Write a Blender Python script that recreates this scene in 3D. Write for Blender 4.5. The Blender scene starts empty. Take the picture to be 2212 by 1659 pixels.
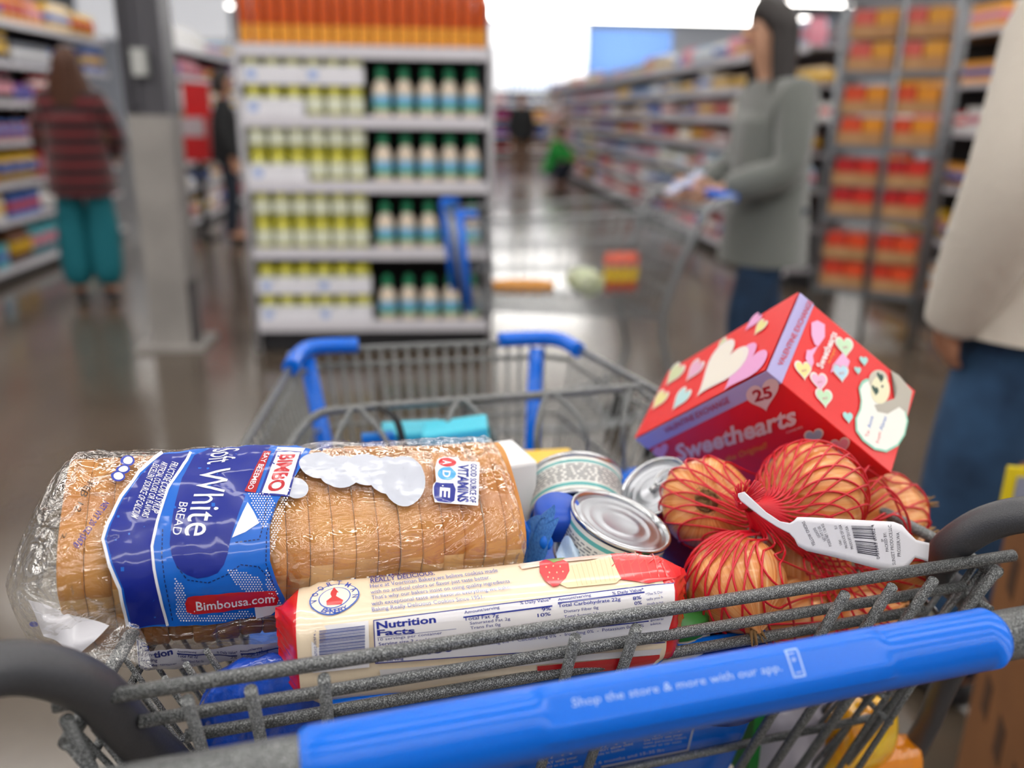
import bpy, bmesh, math, random
from mathutils import Vector, Matrix, Euler, Quaternion, noise
from mathutils.bvhtree import BVHTree
random.seed(11)
S = bpy.context.scene
COL = S.collection
PI = math.pi
rad = math.radians

# ------------------------------------------------------------------ camera
F_PX = 1850.0
CAM_H, PITCH, YAW, ROLL = 1.30, rad(17.6), rad(-5.0), rad(0.8)
def ray(px, py):
    x0, y0 = px - 1106, py - 829.5
    cr, sr = math.cos(ROLL), math.sin(ROLL)
    x, y = cr*x0 + sr*y0, -sr*x0 + cr*y0
    dy = F_PX*math.cos(PITCH) - y*math.sin(PITCH)
    dz = -(y*math.cos(PITCH) + F_PX*math.sin(PITCH))
    c, s = math.cos(YAW), math.sin(YAW)
    return Vector((c*x - s*dy, s*x + c*dy, dz))
EYE = Vector((0, 0, CAM_H))
def at(px, py, Z):                       # world point seen at a pixel, Z metres deep
    return EYE + ray(px, py)*(Z/F_PX)
fwd = ray(1106, 829.5).normalized()
right = (ray(1107, 829.5) - ray(1106, 829.5)).normalized()
upv = right.cross(fwd).normalized()
cam_d = bpy.data.cameras.new('camera'); cam = bpy.data.objects.new('camera', cam_d); COL.objects.link(cam)
m = Matrix((right, upv, -fwd)).transposed().to_4x4(); m.translation = EYE
cam.matrix_world = m
cam_d.sensor_width = 36; cam_d.lens = 36*F_PX/2212
cam_d.clip_start = 0.02; cam_d.clip_end = 200
cam_d.dof.use_dof = True; cam_d.dof.focus_distance = 0.60
cam_d.dof.aperture_fstop = (cam_d.lens/1000)/0.0100
S.camera = cam

# ------------------------------------------------------------------ light and exposure
S.view_settings.view_transform = 'Standard'; S.view_settings.look = 'None'
S.view_settings.gamma = 1; S.view_settings.use_curve_mapping = False
S.view_settings.exposure = 0.06
w = bpy.data.worlds.new('store_air'); S.world = w; w.use_nodes = True
w.node_tree.nodes['Background'].inputs[0].default_value = (0.90, 0.90, 0.93, 1)
w.node_tree.nodes['Background'].inputs[1].default_value = 0.06
STRIP_POWER = 12.0
S.cycles.use_denoising = True
S.cycles.max_bounces = 8; S.cycles.transparent_max_bounces = 16
S.cycles.sample_clamp_indirect = 6.0

# ------------------------------------------------------------------ materials
def lin(h):
    h = h.lstrip('#'); o = []
    for i in (0, 2, 4):
        c = int(h[i:i+2], 16)/255
        o.append(c/12.92 if c <= .04045 else ((c+.055)/1.055)**2.4)
    return (*o, 1)
MATS = {}
def M(name, hexc='#808080', rough=.5, metal=0, spec=.5, coat=0, noise_amt=0, nscale=20, bump=0, bscale=60, col2=None, emis=0, sheen=0, bdist=.002, stretch=None):
    if name in MATS: return MATS[name]
    m = bpy.data.materials.new(name); m.use_nodes = True; MATS[name] = m
    nt = m.node_tree; N = nt.nodes; L = nt.links; b = N['Principled BSDF']
    b.inputs['Base Color'].default_value = lin(hexc)
    b.inputs['Roughness'].default_value = rough; b.inputs['Metallic'].default_value = metal
    b.inputs['Specular IOR Level'].default_value = spec; b.inputs['Coat Weight'].default_value = coat
    b.inputs['Coat Roughness'].default_value = .08
    if sheen: b.inputs['Sheen Weight'].default_value = sheen
    tc = N.new('ShaderNodeTexCoord'); src = tc.outputs['Object']
    if stretch:
        mp = N.new('ShaderNodeMapping'); mp.inputs['Scale'].default_value = stretch
        L.new(src, mp.inputs[0]); src = mp.outputs[0]
    if noise_amt or col2:
        n = N.new('ShaderNodeTexNoise'); n.inputs['Scale'].default_value = nscale; n.inputs['Detail'].default_value = 5
        L.new(src, n.inputs['Vector'])
        r = N.new('ShaderNodeValToRGB'); r.color_ramp.elements[0].position = .35; r.color_ramp.elements[1].position = .65
        r.color_ramp.elements[0].color = lin(hexc); r.color_ramp.elements[1].color = lin(col2 or hexc)
        L.new(n.outputs['Fac'], r.inputs[0]); L.new(r.outputs[0], b.inputs['Base Color'])
    if bump:
        n2 = N.new('ShaderNodeTexNoise'); n2.inputs['Scale'].default_value = bscale; n2.inputs['Detail'].default_value = 6
        L.new(src, n2.inputs['Vector'])
        bp = N.new('ShaderNodeBump'); bp.inputs['Strength'].default_value = bump; bp.inputs['Distance'].default_value = bdist
        L.new(n2.outputs['Fac'], bp.inputs['Height']); L.new(bp.outputs[0], b.inputs['Normal'])
    if emis:
        b.inputs['Emission Color'].default_value = lin(hexc); b.inputs['Emission Strength'].default_value = emis
    return m
def speckle():
    m = M('hammered_grey', '#55585a', .33, .25, .6)
    nt = m.node_tree; N = nt.nodes; L = nt.links; b = N['Principled BSDF']
    tc = N.new('ShaderNodeTexCoord')
    n = N.new('ShaderNodeTexNoise'); n.inputs['Scale'].default_value = 1700; n.inputs['Detail'].default_value = 1
    L.new(tc.outputs['Object'], n.inputs['Vector'])
    r = N.new('ShaderNodeValToRGB'); e = r.color_ramp.elements
    e[0].position = .40; e[0].color = lin('#333536'); e[1].position = .56; e[1].color = lin('#6a6d6e')
    k = e.new(.66); k.color = lin('#c9cccc')
    L.new(n.outputs['Fac'], r.inputs[0]); L.new(r.outputs[0], b.inputs['Base Color'])
    bp = N.new('ShaderNodeBump'); bp.inputs['Strength'].default_value = .5; bp.inputs['Distance'].default_value = .0006
    L.new(n.outputs['Fac'], bp.inputs['Height']); L.new(bp.outputs[0], b.inputs['Normal'])
    return m
M_WIRE = speckle()
M_BLUE = M('blue_plastic', '#006ae0', .24, 0, .4, bump=.015, bscale=40)
def film(name, tint=(1, 1, 1, 1), gloss=.10, rough=.09, bump=.6, bscale=28, dist=.004, stretch=(1, 1, 1), milk=0.0):
    m = bpy.data.materials.new(name); m.use_nodes = True; MATS[name] = m
    nt = m.node_tree; N = nt.nodes; L = nt.links; N.clear()
    out = N.new('ShaderNodeOutputMaterial'); mix = N.new('ShaderNodeMixShader')
    tr = N.new('ShaderNodeBsdfTransparent'); tr.inputs[0].default_value = tint
    gl = N.new('ShaderNodeBsdfGlossy'); gl.inputs['Roughness'].default_value = rough
    lw = N.new('ShaderNodeLayerWeight'); lw.inputs['Blend'].default_value = .28
    mr = N.new('ShaderNodeMapRange'); mr.inputs['To Min'].default_value = gloss; mr.inputs['To Max'].default_value = .42
    tc = N.new('ShaderNodeTexCoord'); mp = N.new('ShaderNodeMapping'); mp.inputs['Scale'].default_value = stretch
    n = N.new('ShaderNodeTexNoise'); n.inputs['Scale'].default_value = bscale; n.inputs['Detail'].default_value = 3
    n.inputs['Distortion'].default_value = 2.2
    bp = N.new('ShaderNodeBump'); bp.inputs['Strength'].default_value = bump; bp.inputs['Distance'].default_value = dist
    L.new(tc.outputs['Object'], mp.inputs[0]); L.new(mp.outputs[0], n.inputs['Vector']); L.new(n.outputs['Fac'], bp.inputs['Height'])
    L.new(bp.outputs[0], gl.inputs['Normal']); L.new(lw.outputs['Fresnel'], mr.inputs[0])
    L.new(mr.outputs[0], mix.inputs[0]); L.new(tr.outputs[0], mix.inputs[1]); L.new(gl.outputs[0], mix.inputs[2])
    last = mix.outputs[0]
    if milk:
        df = N.new('ShaderNodeBsdfDiffuse'); df.inputs[0].default_value = (.85, .85, .88, 1)
        m2 = N.new('ShaderNodeMixShader'); m2.inputs[0].default_value = milk
        L.new(last, m2.inputs[1]); L.new(df.outputs[0], m2.inputs[2]); last = m2.outputs[0]
    L.new(last, out.inputs[0])
    return m

# ------------------------------------------------------------------ mesh helpers
class MB:
    def __init__(self): self.v = []; self.f = []; self.mi = []; self.smooth = []
    def add(self, vs, fs, mi=0, smooth=False):
        o = len(self.v); self.v += [Vector(p) for p in vs]
        self.f += [tuple(i+o for i in f) for f in fs]
        self.mi += [mi]*len(fs); self.smooth += [smooth]*len(fs); return self
    def box(self, c, s, rot=None, mi=0):
        c = Vector(c); h = Vector(s)/2; R = rot or Matrix.Identity(3)
        vs = [c + R @ Vector((x*h.x, y*h.y, z*h.z)) for x in (-1, 1) for y in (-1, 1) for z in (-1, 1)]
        return self.add(vs, [(0, 1, 3, 2), (4, 6, 7, 5), (0, 4, 5, 1), (2, 3, 7, 6), (0, 2, 6, 4), (1, 5, 7, 3)], mi)
    def tube(self, pts, r, n=10, mi=0, caps=True, closed=False, flat=1.0):
        pts = [Vector(p) for p in pts]; k = len(pts)
        rs = r if isinstance(r, (list, tuple)) else [r]*k
        vs = []; prev = None
        for i, p in enumerate(pts):
            if closed: t = (pts[(i+1) % k] - pts[i-1]).normalized()
            else: t = (pts[min(i+1, k-1)] - pts[max(i-1, 0)]).normalized()
            if prev is None:
                a = Vector((0, 0, 1)) if abs(t.z) < .9 else Vector((1, 0, 0))
                u = (a - t*a.dot(t)).normalized()
            else:
                u = prev - t*prev.dot(t)
                u = u.normalized() if u.length > 1e-6 else Vector((1, 0, 0))
            prev = u; w_ = t.cross(u)
            vs += [p + (u*math.cos(2*PI*j/n)*flat + w_*math.sin(2*PI*j/n))*rs[i] for j in range(n)]
        fs = []
        for i in range(k if closed else k-1):
            i2 = (i+1) % k
            for j in range(n): fs.append((i*n+j, i*n+(j+1) % n, i2*n+(j+1) % n, i2*n+j))
        self.add(vs, fs, mi, True)
        if caps and not closed:
            o = len(self.v) - len(vs)
            self.f += [tuple(o+j for j in range(n))[::-1], tuple(o+(k-1)*n+j for j in range(n))]
            self.mi += [mi]*2; self.smooth += [False]*2
        return self
    def lathe(self, prof, n=24, mi=0, M4=None, smooth=True, mis=None):
        M4 = M4 or Matrix.Identity(4); k = len(prof); vs = []
        for (r, z) in prof:
            vs += [M4 @ Vector((r*math.cos(2*PI*j/n), r*math.sin(2*PI*j/n), z)) for j in range(n)]
        fs = []; ml = []
        for i in range(k-1):
            for j in range(n):
                fs.append((i*n+j, i*n+(j+1) % n, (i+1)*n+(j+1) % n, (i+1)*n+j)); ml.append(mis[i] if mis else mi)
        o = len(self.v); self.add(vs, fs, mi, smooth)
        self.mi[-len(fs):] = ml
        return self
    def disc(self, r, z, n=24, M4=None, mi=0):
        M4 = M4 or Matrix.Identity(4)
        return self.add([M4 @ Vector((r*math.cos(2*PI*j/n), r*math.sin(2*PI*j/n), z)) for j in range(n)], [tuple(range(n))], mi)
    def grid(self, fn, nu, nv, mi=0, wrap_v=False, wrap_u=False, smooth=True):
        vs = [fn(i/(nu if wrap_u else nu), j/(nv)) for i in range(nu+(0 if wrap_u else 1)) for j in range(nv+(0 if wrap_v else 1))]
        cv = nv if wrap_v else nv+1; cu = nu if wrap_u else nu+1; fs = []
        for i in range(nu):
            for j in range(nv):
                i2 = (i+1) % cu; j2 = (j+1) % cv
                fs.append((i*cv+j, i2*cv+j, i2*cv+j2, i*cv+j2))
        return self.add(vs, fs, mi, smooth)
    def sphere(self, c, r, nu=16, nv=12, mi=0, M3=None):
        c = Vector(c); r = Vector(r) if not isinstance(r, (int, float)) else Vector((r, r, r)); M3 = M3 or Matrix.Identity(3)
        return self.grid(lambda a, b: c + M3 @ Vector((r.x*math.cos(2*PI*b)*math.sin(PI*a), r.y*math.sin(2*PI*b)*math.sin(PI*a), r.z*math.cos(PI*a))), nv, nu, mi, wrap_v=True)
    def mesh(self, name, mats, xf=None):
        me = bpy.data.meshes.new(name)
        vs = self.v if xf is None else [xf @ p for p in self.v]
        me.from_pydata([tuple(p) for p in vs], [], self.f); me.update()
        for m_ in (mats if isinstance(mats, (list, tuple)) else [mats]): me.materials.append(m_)
        for p, a, s_ in zip(me.polygons, self.mi, self.smooth): p.material_index = a; p.use_smooth = s_
        return me
def tag(o, label=None, cat=None, group=None, kind=None):
    if label: o['label'] = label
    if cat: o['category'] = cat
    if group: o['group'] = group
    if kind: o['kind'] = kind
    return o
def part(name, mb, mats, parent=None, label=None, xf=None):
    o = bpy.data.objects.new(name, mb.mesh(name, mats, xf)); COL.objects.link(o)
    if parent: o.parent = parent
    if label: o['label'] = label
    return o
def thing(name, label, cat, loc=(0, 0, 0), rot=None, group=None):
    o = bpy.data.objects.new(name, None); COL.objects.link(o); o.empty_display_size = .05
    if rot is None: o.location = loc
    else:
        m_ = rot.to_4x4(); m_.translation = Vector(loc); o.matrix_world = m_
    return tag(o, label, cat, group)
def struct(name, mb, mats): return tag(part(name, mb, mats), kind='structure')
def copy_tree(o, loc=None, rot=None, label=None, group=None, parent=None):
    c = o.copy(); COL.objects.link(c)
    if parent: c.parent = parent
    for ch in o.children: copy_tree(ch, parent=c)
    if loc is not None:
        m_ = (rot or Matrix.Identity(3)).to_4x4(); m_.translation = Vector(loc); c.matrix_world = m_
    if label: c['label'] = label
    if group: c['group'] = group
    return c
def bevel(o, w=.002, seg=2):
    m_ = o.modifiers.new('bevel', 'BEVEL'); m_.width = w; m_.segments = seg; m_.limit_method = 'ANGLE'; return o
def skin(name, nodes, edges, mat, parent=None, sub=2, label=None, root=None):
    """nodes: {name: ((x,y,z), r) or ((x,y,z), rx, ry)}"""
    keys = list(nodes); idx = {k: i for i, k in enumerate(keys)}
    me = bpy.data.meshes.new(name)
    me.from_pydata([nodes[k][0] for k in keys], [(idx[a], idx[b]) for a, b in edges], []); me.update()
    o = bpy.data.objects.new(name, me); COL.objects.link(o)
    md = o.modifiers.new('skin', 'SKIN'); md.use_smooth_shade = True
    if not me.skin_vertices:
        me.skin_vertices.new() if hasattr(me.skin_vertices, 'new') else None
    sl = me.skin_vertices[0].data
    for k in keys:
        r = nodes[k][1:]; sl[idx[k]].radius = (r[0], r[1] if len(r) > 1 else r[0]); sl[idx[k]].use_root = (idx[k] == (idx[root] if root else 0))
    sb = o.modifiers.new('sub', 'SUBSURF'); sb.levels = sub; sb.render_levels = sub
    bpy.context.view_layer.update()
    dg = bpy.context.evaluated_depsgraph_get()
    ev = o.evaluated_get(dg); m2 = bpy.data.meshes.new_from_object(ev, depsgraph=dg)
    o.modifiers.clear(); o.data = m2; m2.materials.clear(); m2.materials.append(mat)
    for p in m2.polygons: p.use_smooth = True
    if parent: o.parent = parent
    if label: o['label'] = label
    return o
def basis(z, xh=None):                   # rotation whose Z is z
    z = Vector(z).normalized(); xh = Vector(xh) if xh else (Vector((1, 0, 0)) if abs(z.x) < .9 else Vector((0, 1, 0)))
    x = (xh - z*xh.dot(z)).normalized(); y = z.cross(x)
    return Matrix((x, y, z)).transposed()
def smoothpath(pts, n=8):                # Catmull-Rom
    pts = [Vector(p) for p in pts]; P = [pts[0]*2-pts[1]] + pts + [pts[-1]*2-pts[-2]]; out = []
    for i in range(1, len(P)-2):
        for k in range(n):
            t = k/n; a, b, c, d = P[i-1], P[i], P[i+1], P[i+2]
            out.append(.5*((2*b)+(c-a)*t+(2*a-5*b+4*c-d)*t*t+(3*b-a-3*c+d)*t**3))
    out.append(pts[-1]); return out
# ------------------------------------------------------------------ the store shell
def floor_mat():
    m = M('polished_concrete', '#554a3f', .16, 0, .8); nt = m.node_tree; N = nt.nodes; L = nt.links; b = N['Principled BSDF']
    tc = N.new('ShaderNodeTexCoord')
    n = N.new('ShaderNodeTexNoise'); n.inputs['Scale'].default_value = .7; n.inputs['Detail'].default_value = 8; n.inputs['Roughness'].default_value = .65
    L.new(tc.outputs['Object'], n.inputs['Vector'])
    r = N.new('ShaderNodeValToRGB'); e = r.color_ramp.elements
    e[0].position = .3; e[0].color = lin('#43392f'); e[1].position = .7; e[1].color = lin('#62584c')
    L.new(n.outputs['Fac'], r.inputs[0]); L.new(r.outputs[0], b.inputs['Base Color'])
    mr = N.new('ShaderNodeMapRange'); mr.inputs['To Min'].default_value = .10; mr.inputs['To Max'].default_value = .26
    L.new(n.outputs['Fac'], mr.inputs[0]); L.new(mr.outputs[0], b.inputs['Roughness'])
    return m
struct('floor', MB().box((1, 16, -.05), (40, 60, .1)), floor_mat())
struct('ceiling', MB().box((1, 16, 5.55), (40, 60, .1)), M('ceiling_white', '#83868c', .9))
struct('wall_back', MB().box((1, 40, 2.75), (40, .2, 5.5)), M('wall_white', '#c3c8d2', .8))
struct('wall_left', MB().box((-15, 16, 2.75), (.2, 48, 5.5)), MATS['wall_white'])
struct('wall_right', MB().box((17, 16, 2.75), (.2, 48, 5.5)), MATS['wall_white'])
struct('wall_front', MB().box((1, -9, 2.75), (32, .2, 5.5)), MATS['wall_white'])
# long ceiling strip lights, rows across the store
m_lamp = M('lamp_tube', '#fffaf4', .5, emis=STRIP_POWER); m_white = M('white_enamel', '#e2e4e6', .4)
row = 0
for Y in (-5, -2.8, -.6, 1.6, 4.0, 7.0, 10.5, 15.5, 21, 26, 31, 36):  # closer rows near the cart are added, unseen, for streaks on the bag film
    for X in (-9, -3.5, 2, 7.5, 12.5):
        wmore = .34
        if row == 0:
            t = thing('ceiling_light', 'long white strip light hanging under the ceiling', 'ceiling light', (X, Y, 5.0), group='strip lights in rows under the ceiling')
            part('diffuser', MB().box((0, 0, 0), (4.9, .30, .05)), m_lamp, t)
            part('housing', MB().box((0, 0, .06), (5.0, .34, .07)).box((-1.8, 0, .28), (.02, .02, .4)).box((1.8, 0, .28), (.02, .02, .4)), m_white, t)
            proto_light = t; row = 1
        else: copy_tree(proto_light, (X, Y, 5.0))
# far end: white header wall, blue wall, dark opening
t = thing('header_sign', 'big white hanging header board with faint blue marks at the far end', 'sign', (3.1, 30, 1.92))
part('board', MB().box((.2, 0, 1.1), (3.3, .12, 2.2)), M('sign_white_glow', '#f2f4fa', .6, emis=.30), t)  # white board given a weak added glow to look brighter
part('hanger', MB().tube([(0, 0, 2.2), (0, 0, 3.6)], .02, 8), m_white, t)
mk = MB()
for i in range(9): mk.box((-.7+i*.17, -.065, .22+.03*(i % 3)), (.08, .01, .34-.04*(i % 2)))
part('blue_marks', mk, M('sign_blue', '#9fbfe8', .6), t)
part('dark_edge', MB().box((0, 0, -.05), (3.4, .14, .08)), M('dark_grey', '#4b4d50', .6), t)
tag(part('wall_panel', MB().box((6.6, 31, 2.9), (2.9, .1, 2.3)), M('wall_blue', '#6f9be2', .7)), 'pale blue wall panel high at the far end beside the white header board', 'wall panel')

t = thing('ceiling_light', 'very wide glowing light canopy hanging over the far end of the aisle', 'ceiling light', (5.6, 27.5, 3.95))
part('diffuser', MB().box((0, 0, .36), (8.0, .5, .66)), M('canopy_glow', '#fffdf8', .5, emis=14), t)
part('housing', MB().box((0, 0, .72), (8.1, .6, .06)).tube([(-3, 0, .7), (-3, 0, 1.6)], .02, 8).tube([(3, 0, .7), (3, 0, 1.6)], .02, 8), m_white, t)
t = thing('header_sign', 'white hanging header board above the far left aisle, beside the pillar', 'sign', (-6.2, 21, 2.75))
part('board', MB().box((0, 0, .8), (3.2, .12, 1.6)), MATS['sign_white_glow'], t); part('hanger', MB().tube([(0, 0, 1.6), (0, 0, 2.75)], .02, 8), m_white, t)  # board shares the white with the added glow
# ------------------------------------------------------------------ the shopping cart in front (cart frame: x along handle, y forward)
CO = Vector((0.1015, 0.484, 0)); CR = Matrix.Rotation(rad(11.33), 3, 'Z')
CI = CR.transposed()
def cart(p): return CI @ (Vector(p) - CO)
def cw(p): return CR @ Vector(p) + CO
wd = Vector((0, .37, -.93)).normalized(); wn = Vector((1, 0, 0)).cross(wd)      # rear wall: downwards, normal
if wn.y < 0: wn = -wn
def wall(x, s, off=0): return Vector((x, 0, .982)) + wd*s + wn*off
CART = thing('shopping_cart', 'grey wire shopping cart with blue handle, loaded with bread, cookies and onions, nearest the viewer', 'shopping cart', CO, CR)
g = MB()
g.tube([wall(-.325, 0), wall(.34, 0)], .0046, 14)
g.tube([wall(-.285, .031), wall(.31, .031)], .0041, 14)
g.tube([wall(-.262, .055), wall(.285, .055)], .0041, 14)
g.tube([wall(-.27, .222), wall(.31, .222)], .0036, 10)
g.tube([wall(-.26, .31), wall(.31, .31)], .0036, 10)
g.tube([wall(-.25, .40), wall(.30, .40)], .0036, 10)
for x in (-.318, -.255, -.220, -.178, -.018, .025, .186, .226, .262, .320):
    k = 1 if x not in (.262,) else .98
    g.tube([wall(x, .003, -.0083), wall(x*.93, .44, -.0078)], .0039, 12)
part('rear_grid', g, M_WIRE, CART)
# blue seat panel with a safety sign, just inside the rear wall
pn = MB()
n_ = 12
def panelpt(x, s, off): return wall(x, s, off)
out = [(-.172, .068), (.150, .068), (.176, .17), (.183, .27), (.183, .36), (-.17, .36)]
A_ = [panelpt(x, s, .007) for x, s in out]; B_ = [panelpt(x, s, .012) for x, s in out]
k = len(out)
pn.add(A_+B_, [tuple(range(k)), tuple(range(k, 2*k))[::-1]] + [(i, k+i, k+(i+1) % k, (i+1) % k) for i in range(k)])
pn.tube([wall(-.172, .066, .010), wall(.150, .066, .010)], .0042, 10)
pn.tube([wall(.150, .066, .010), wall(.176, .17, .010), wall(.183, .27, .010), wall(.183, .36, .010)], .0035, 10)
PANEL = part('seat_panel', pn, M_BLUE, CART, 'blue plastic seat panel with white safety print')
# handle
hy, hz = -.105, 1.0
part('handle_bar', MB().tube([(-.36, hy, hz), (.36, hy, hz)], .0150, 24), M_WIRE, CART)
HR = .0180
def grip_r(x, a):                         # a: angle, 0 = +y, 90 = up
    r = HR
    e = min(1, max(0, (x+.079)/.006), 1)*min(1, max(0, (.131-x)/.006))
    if e > 0:
        da = (a - 128 + 180) % 360 - 180  # pad looks up and back, to the shopper
        if abs(da) < 52:
            flat = min(.0194, .0178/max(.2, math.cos(rad(da))))
            r = HR*(1-e) + e*max(HR*.985, flat)
    d = min(x+.195, .214-x)
    if d < .004: r -= (.004-d)*.55
    return r
def grip_pt(x, a, off=0):
    r = grip_r(x, a) + off
    return Vector((x, hy + r*math.cos(rad(a)), hz + r*math.sin(rad(a))))
xs = sorted(set([-.195, -.194, -.192, -.19] + [-.18+.01*i for i in range(40)] + [-.079, -.076, -.073, .125, .128, .131, .210, .212, .2135, .214]))
xs = [x for x in xs if x <= .214]
gm = MB(); na = 120
gm.add([grip_pt(x, 360*j/na) for x in xs for j in range(na)], [(i*na+j, i*na+(j+1) % na, (i+1)*na+(j+1) % na, (i+1)*na+j) for i in range(len(xs)-1) for j in range(na)], 0, True)
gm.add([grip_pt(xs[0], 360*j/na) for j in range(na)], [tuple(range(na))]); gm.add([grip_pt(xs[-1], 360*j/na) for j in range(na)], [tuple(range(na))])
GRIP = part('handle_grip', gm, M_BLUE, CART, 'blue plastic handle grip with white print')
# curved frame arms at both ends of the handle, down to the chassis
armR = smoothpath([(.345, hy, hz), (.375, -.085, 1.012), (.375, -.045, 1.024), (.335, -.018, 1.026), (.312, .002, 1.012), (.300, .020, .985), (.318, .040, .962)], 6)
m_arm = M('arm_grey', '#414246', .38, .2, noise_amt=1, nscale=1500, col2='#4f5054', bump=.2, bscale=900)
part('frame_arm', MB().tube(armR, .0135, 16), m_arm, CART)
up_ = [Vector((.316, .036, .968)), Vector((.325, .05, .940)), cart(at(2110, 1330, .735)), cart(at(2040, 1480, .80)), cart(at(1950, 1659, .88)), Vector((.335, .20, .30)), Vector((.30, .14, .28))]
part('rear_upright', MB().tube(smoothpath(up_, 6), .0115, 14), m_arm, CART)
armL = smoothpath([(-.345, hy, hz), (-.385, -.080, 1.006), (-.375, -.042, 1.020), (-.340, -.016, 1.020), (-.308, .002, .990), (-.292, .030, .93), (-.272, .06, .86), (-.26, .10, .74), (-.27, .13, .55), (-.27, .16, .30)], 6)
part('frame_arm', MB().tube(armL, .0145, 16), m_arm, CART)
# basket: side rims taper towards the nose
RL, RR = Vector((-.322, 0, .955)), Vector((.330, 0, .968))
FL, FR = Vector((-.160, .858, .932)), Vector((.286, .842, .932))
NL, NR = Vector((-.128, .902, .932)), Vector((.250, .872, .932))
BL, BR, BFL, BFR = Vector((-.21, .16, .54)), Vector((.24, .16, .54)), Vector((-.10, .80, .60)), Vector((.22, .80, .60))
for (a, b, c_, d, nm) in ((RL, FL, BL, BFL, 'side_grid'), (RR, FR, BR, BFR, 'side_grid')):
    g = MB(); dn = Vector((0, 0, -.032))
    g.tube([a, b], .0048, 12); g.tube([a+dn, b+dn], .0030, 8)
    for f in (.35, .7): g.tube([a.lerp(c_, f), b.lerp(d, f)], .0030, 8)
    for i in range(34):
        t_ = (i+.5)/34; g.tube([a.lerp(b, t_), c_.lerp(d, t_)], .0021, 6)
    part(nm, g, M_WIRE, CART)
g = MB(); g.tube(smoothpath([FL, NL, NR, FR], 5), .0052, 12); dn = Vector((0, 0, -.026))
g.tube([FL+dn, NL+dn, NR+dn, FR+dn], .0042, 8)
for f in (.35, .7, 1.0): g.tube([FL.lerp(BFL, f), NL.lerp(BFL, f), NR.lerp(BFR, f), FR.lerp(BFR, f)], .0030, 8)
for i in range(19):
    t_ = i/18; g.tube([NL.lerp(NR, t_), BFL.lerp(BFR, t_)], .0026, 6)
part('front_grid', g, M_WIRE, CART)
g = MB()
for i in range(14): t_ = i/13; g.tube([BL.lerp(BR, t_), BFL.lerp(BFR, t_)], .0025, 6)
for i in range(12): t_ = i/11; g.tube([BL.lerp(BFL, t_), BR.lerp(BFR, t_)], .0025, 6)
part('bottom_grid', g, M_WIRE, CART)
g = MB(); gR = MB()                       # wires of the corner panels beside the rear wall
for i in range(7):
    t_ = i/6; g.tube([Vector((-.322+.012*i, .012*i, .955)), Vector((-.24+.012*i, .10+.02*i, .62))], .0024, 6)
    gR.tube([Vector((.33, .012*i+.01, .965)), Vector((.262, .09+.018*i, .62))], .0026, 6)
for z_ in (.90, .80, .70):
    f = (.955-z_)/.335
    g.tube([Vector((-.322+.082*f, .10*f, z_)), Vector((-.25+.082*f, .07+.14*f, z_))], .0024, 6)
    gR.tube([Vector((.33-.068*f, .10*f, z_)), Vector((.33-.068*f, .08+.14*f, z_))], .0026, 6)
part('corner_grid', g, M_WIRE, CART); part('corner_grid', gR, M_WIRE, CART)
# blue corner bumpers and posts at the nose
for nm, pts in (('corner_bumper', [(-.168, .800, .936), (-.155, .860, .937), (-.128, .902, .938), (-.058, .900, .938)]), ('corner_bumper', [(.282, .795, .936), (.276, .850, .937), (.248, .874, .938), (.172, .880, .938)])):
    part(nm, MB().tube(smoothpath(pts, 6), .0125, 14), M_BLUE, CART)
for p, q in (((-.140, .895, .922), (-.098, .80, .62)), ((.236, .872, .922), (.205, .80, .62))):
    part('corner_post', MB().tube([p, Vector(p).lerp(Vector(q), .5), q], .0125, 12), M_BLUE, CART)
# child seat back: bent bar and hoops
g = MB()
g.tube(smoothpath([(-.205, .490, .900), (-.178, .515, .928), (-.150, .536, .950), (-.110, .540, .955), (.03, .539, .955), (.147, .535, .955), (.275, .533, .957)], 6), .0052, 12)
for cx in (-.100, .030, .147, .263):
    for lw, s_ in ((.0033, 1),):
        hoop = [(cx-.034, .44, .70), (cx-.034, .475, .87), (cx-.033, .488, .925), (cx-.008, .531, .954), (cx+.006, .531, .954), (cx+.030, .488, .925), (cx+.031, .475, .87), (cx+.031, .44, .70)]
        g.tube(smoothpath(hoop, 5), lw, 10)
for z_ in (.80, .72): g.tube([(-.20, .46-(.9-z_)*.2, z_), (.27, .46-(.9-z_)*.2, z_)], .003, 8)
part('seat_back', g, M_WIRE, CART)
part('seat_shelf', MB().box((.02, .27, .862), (.50, .42, .006)), M_BLUE, CART, 'blue plastic fold-out shelf')
st = MB().tube(smoothpath([(-.075, .532, .958), (-.055, .515, .945), (-.048, .50, .90), (-.052, .495, .86)], 6), .0062, 10, flat=.4)
part('safety_strap', st, M('black_webbing', '#17181a', .7), CART)
part('buckle', MB().box((-.079, .505, .918), (.038, .014, .030)), M('buckle_blue', '#1474c8', .4), CART)
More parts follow.
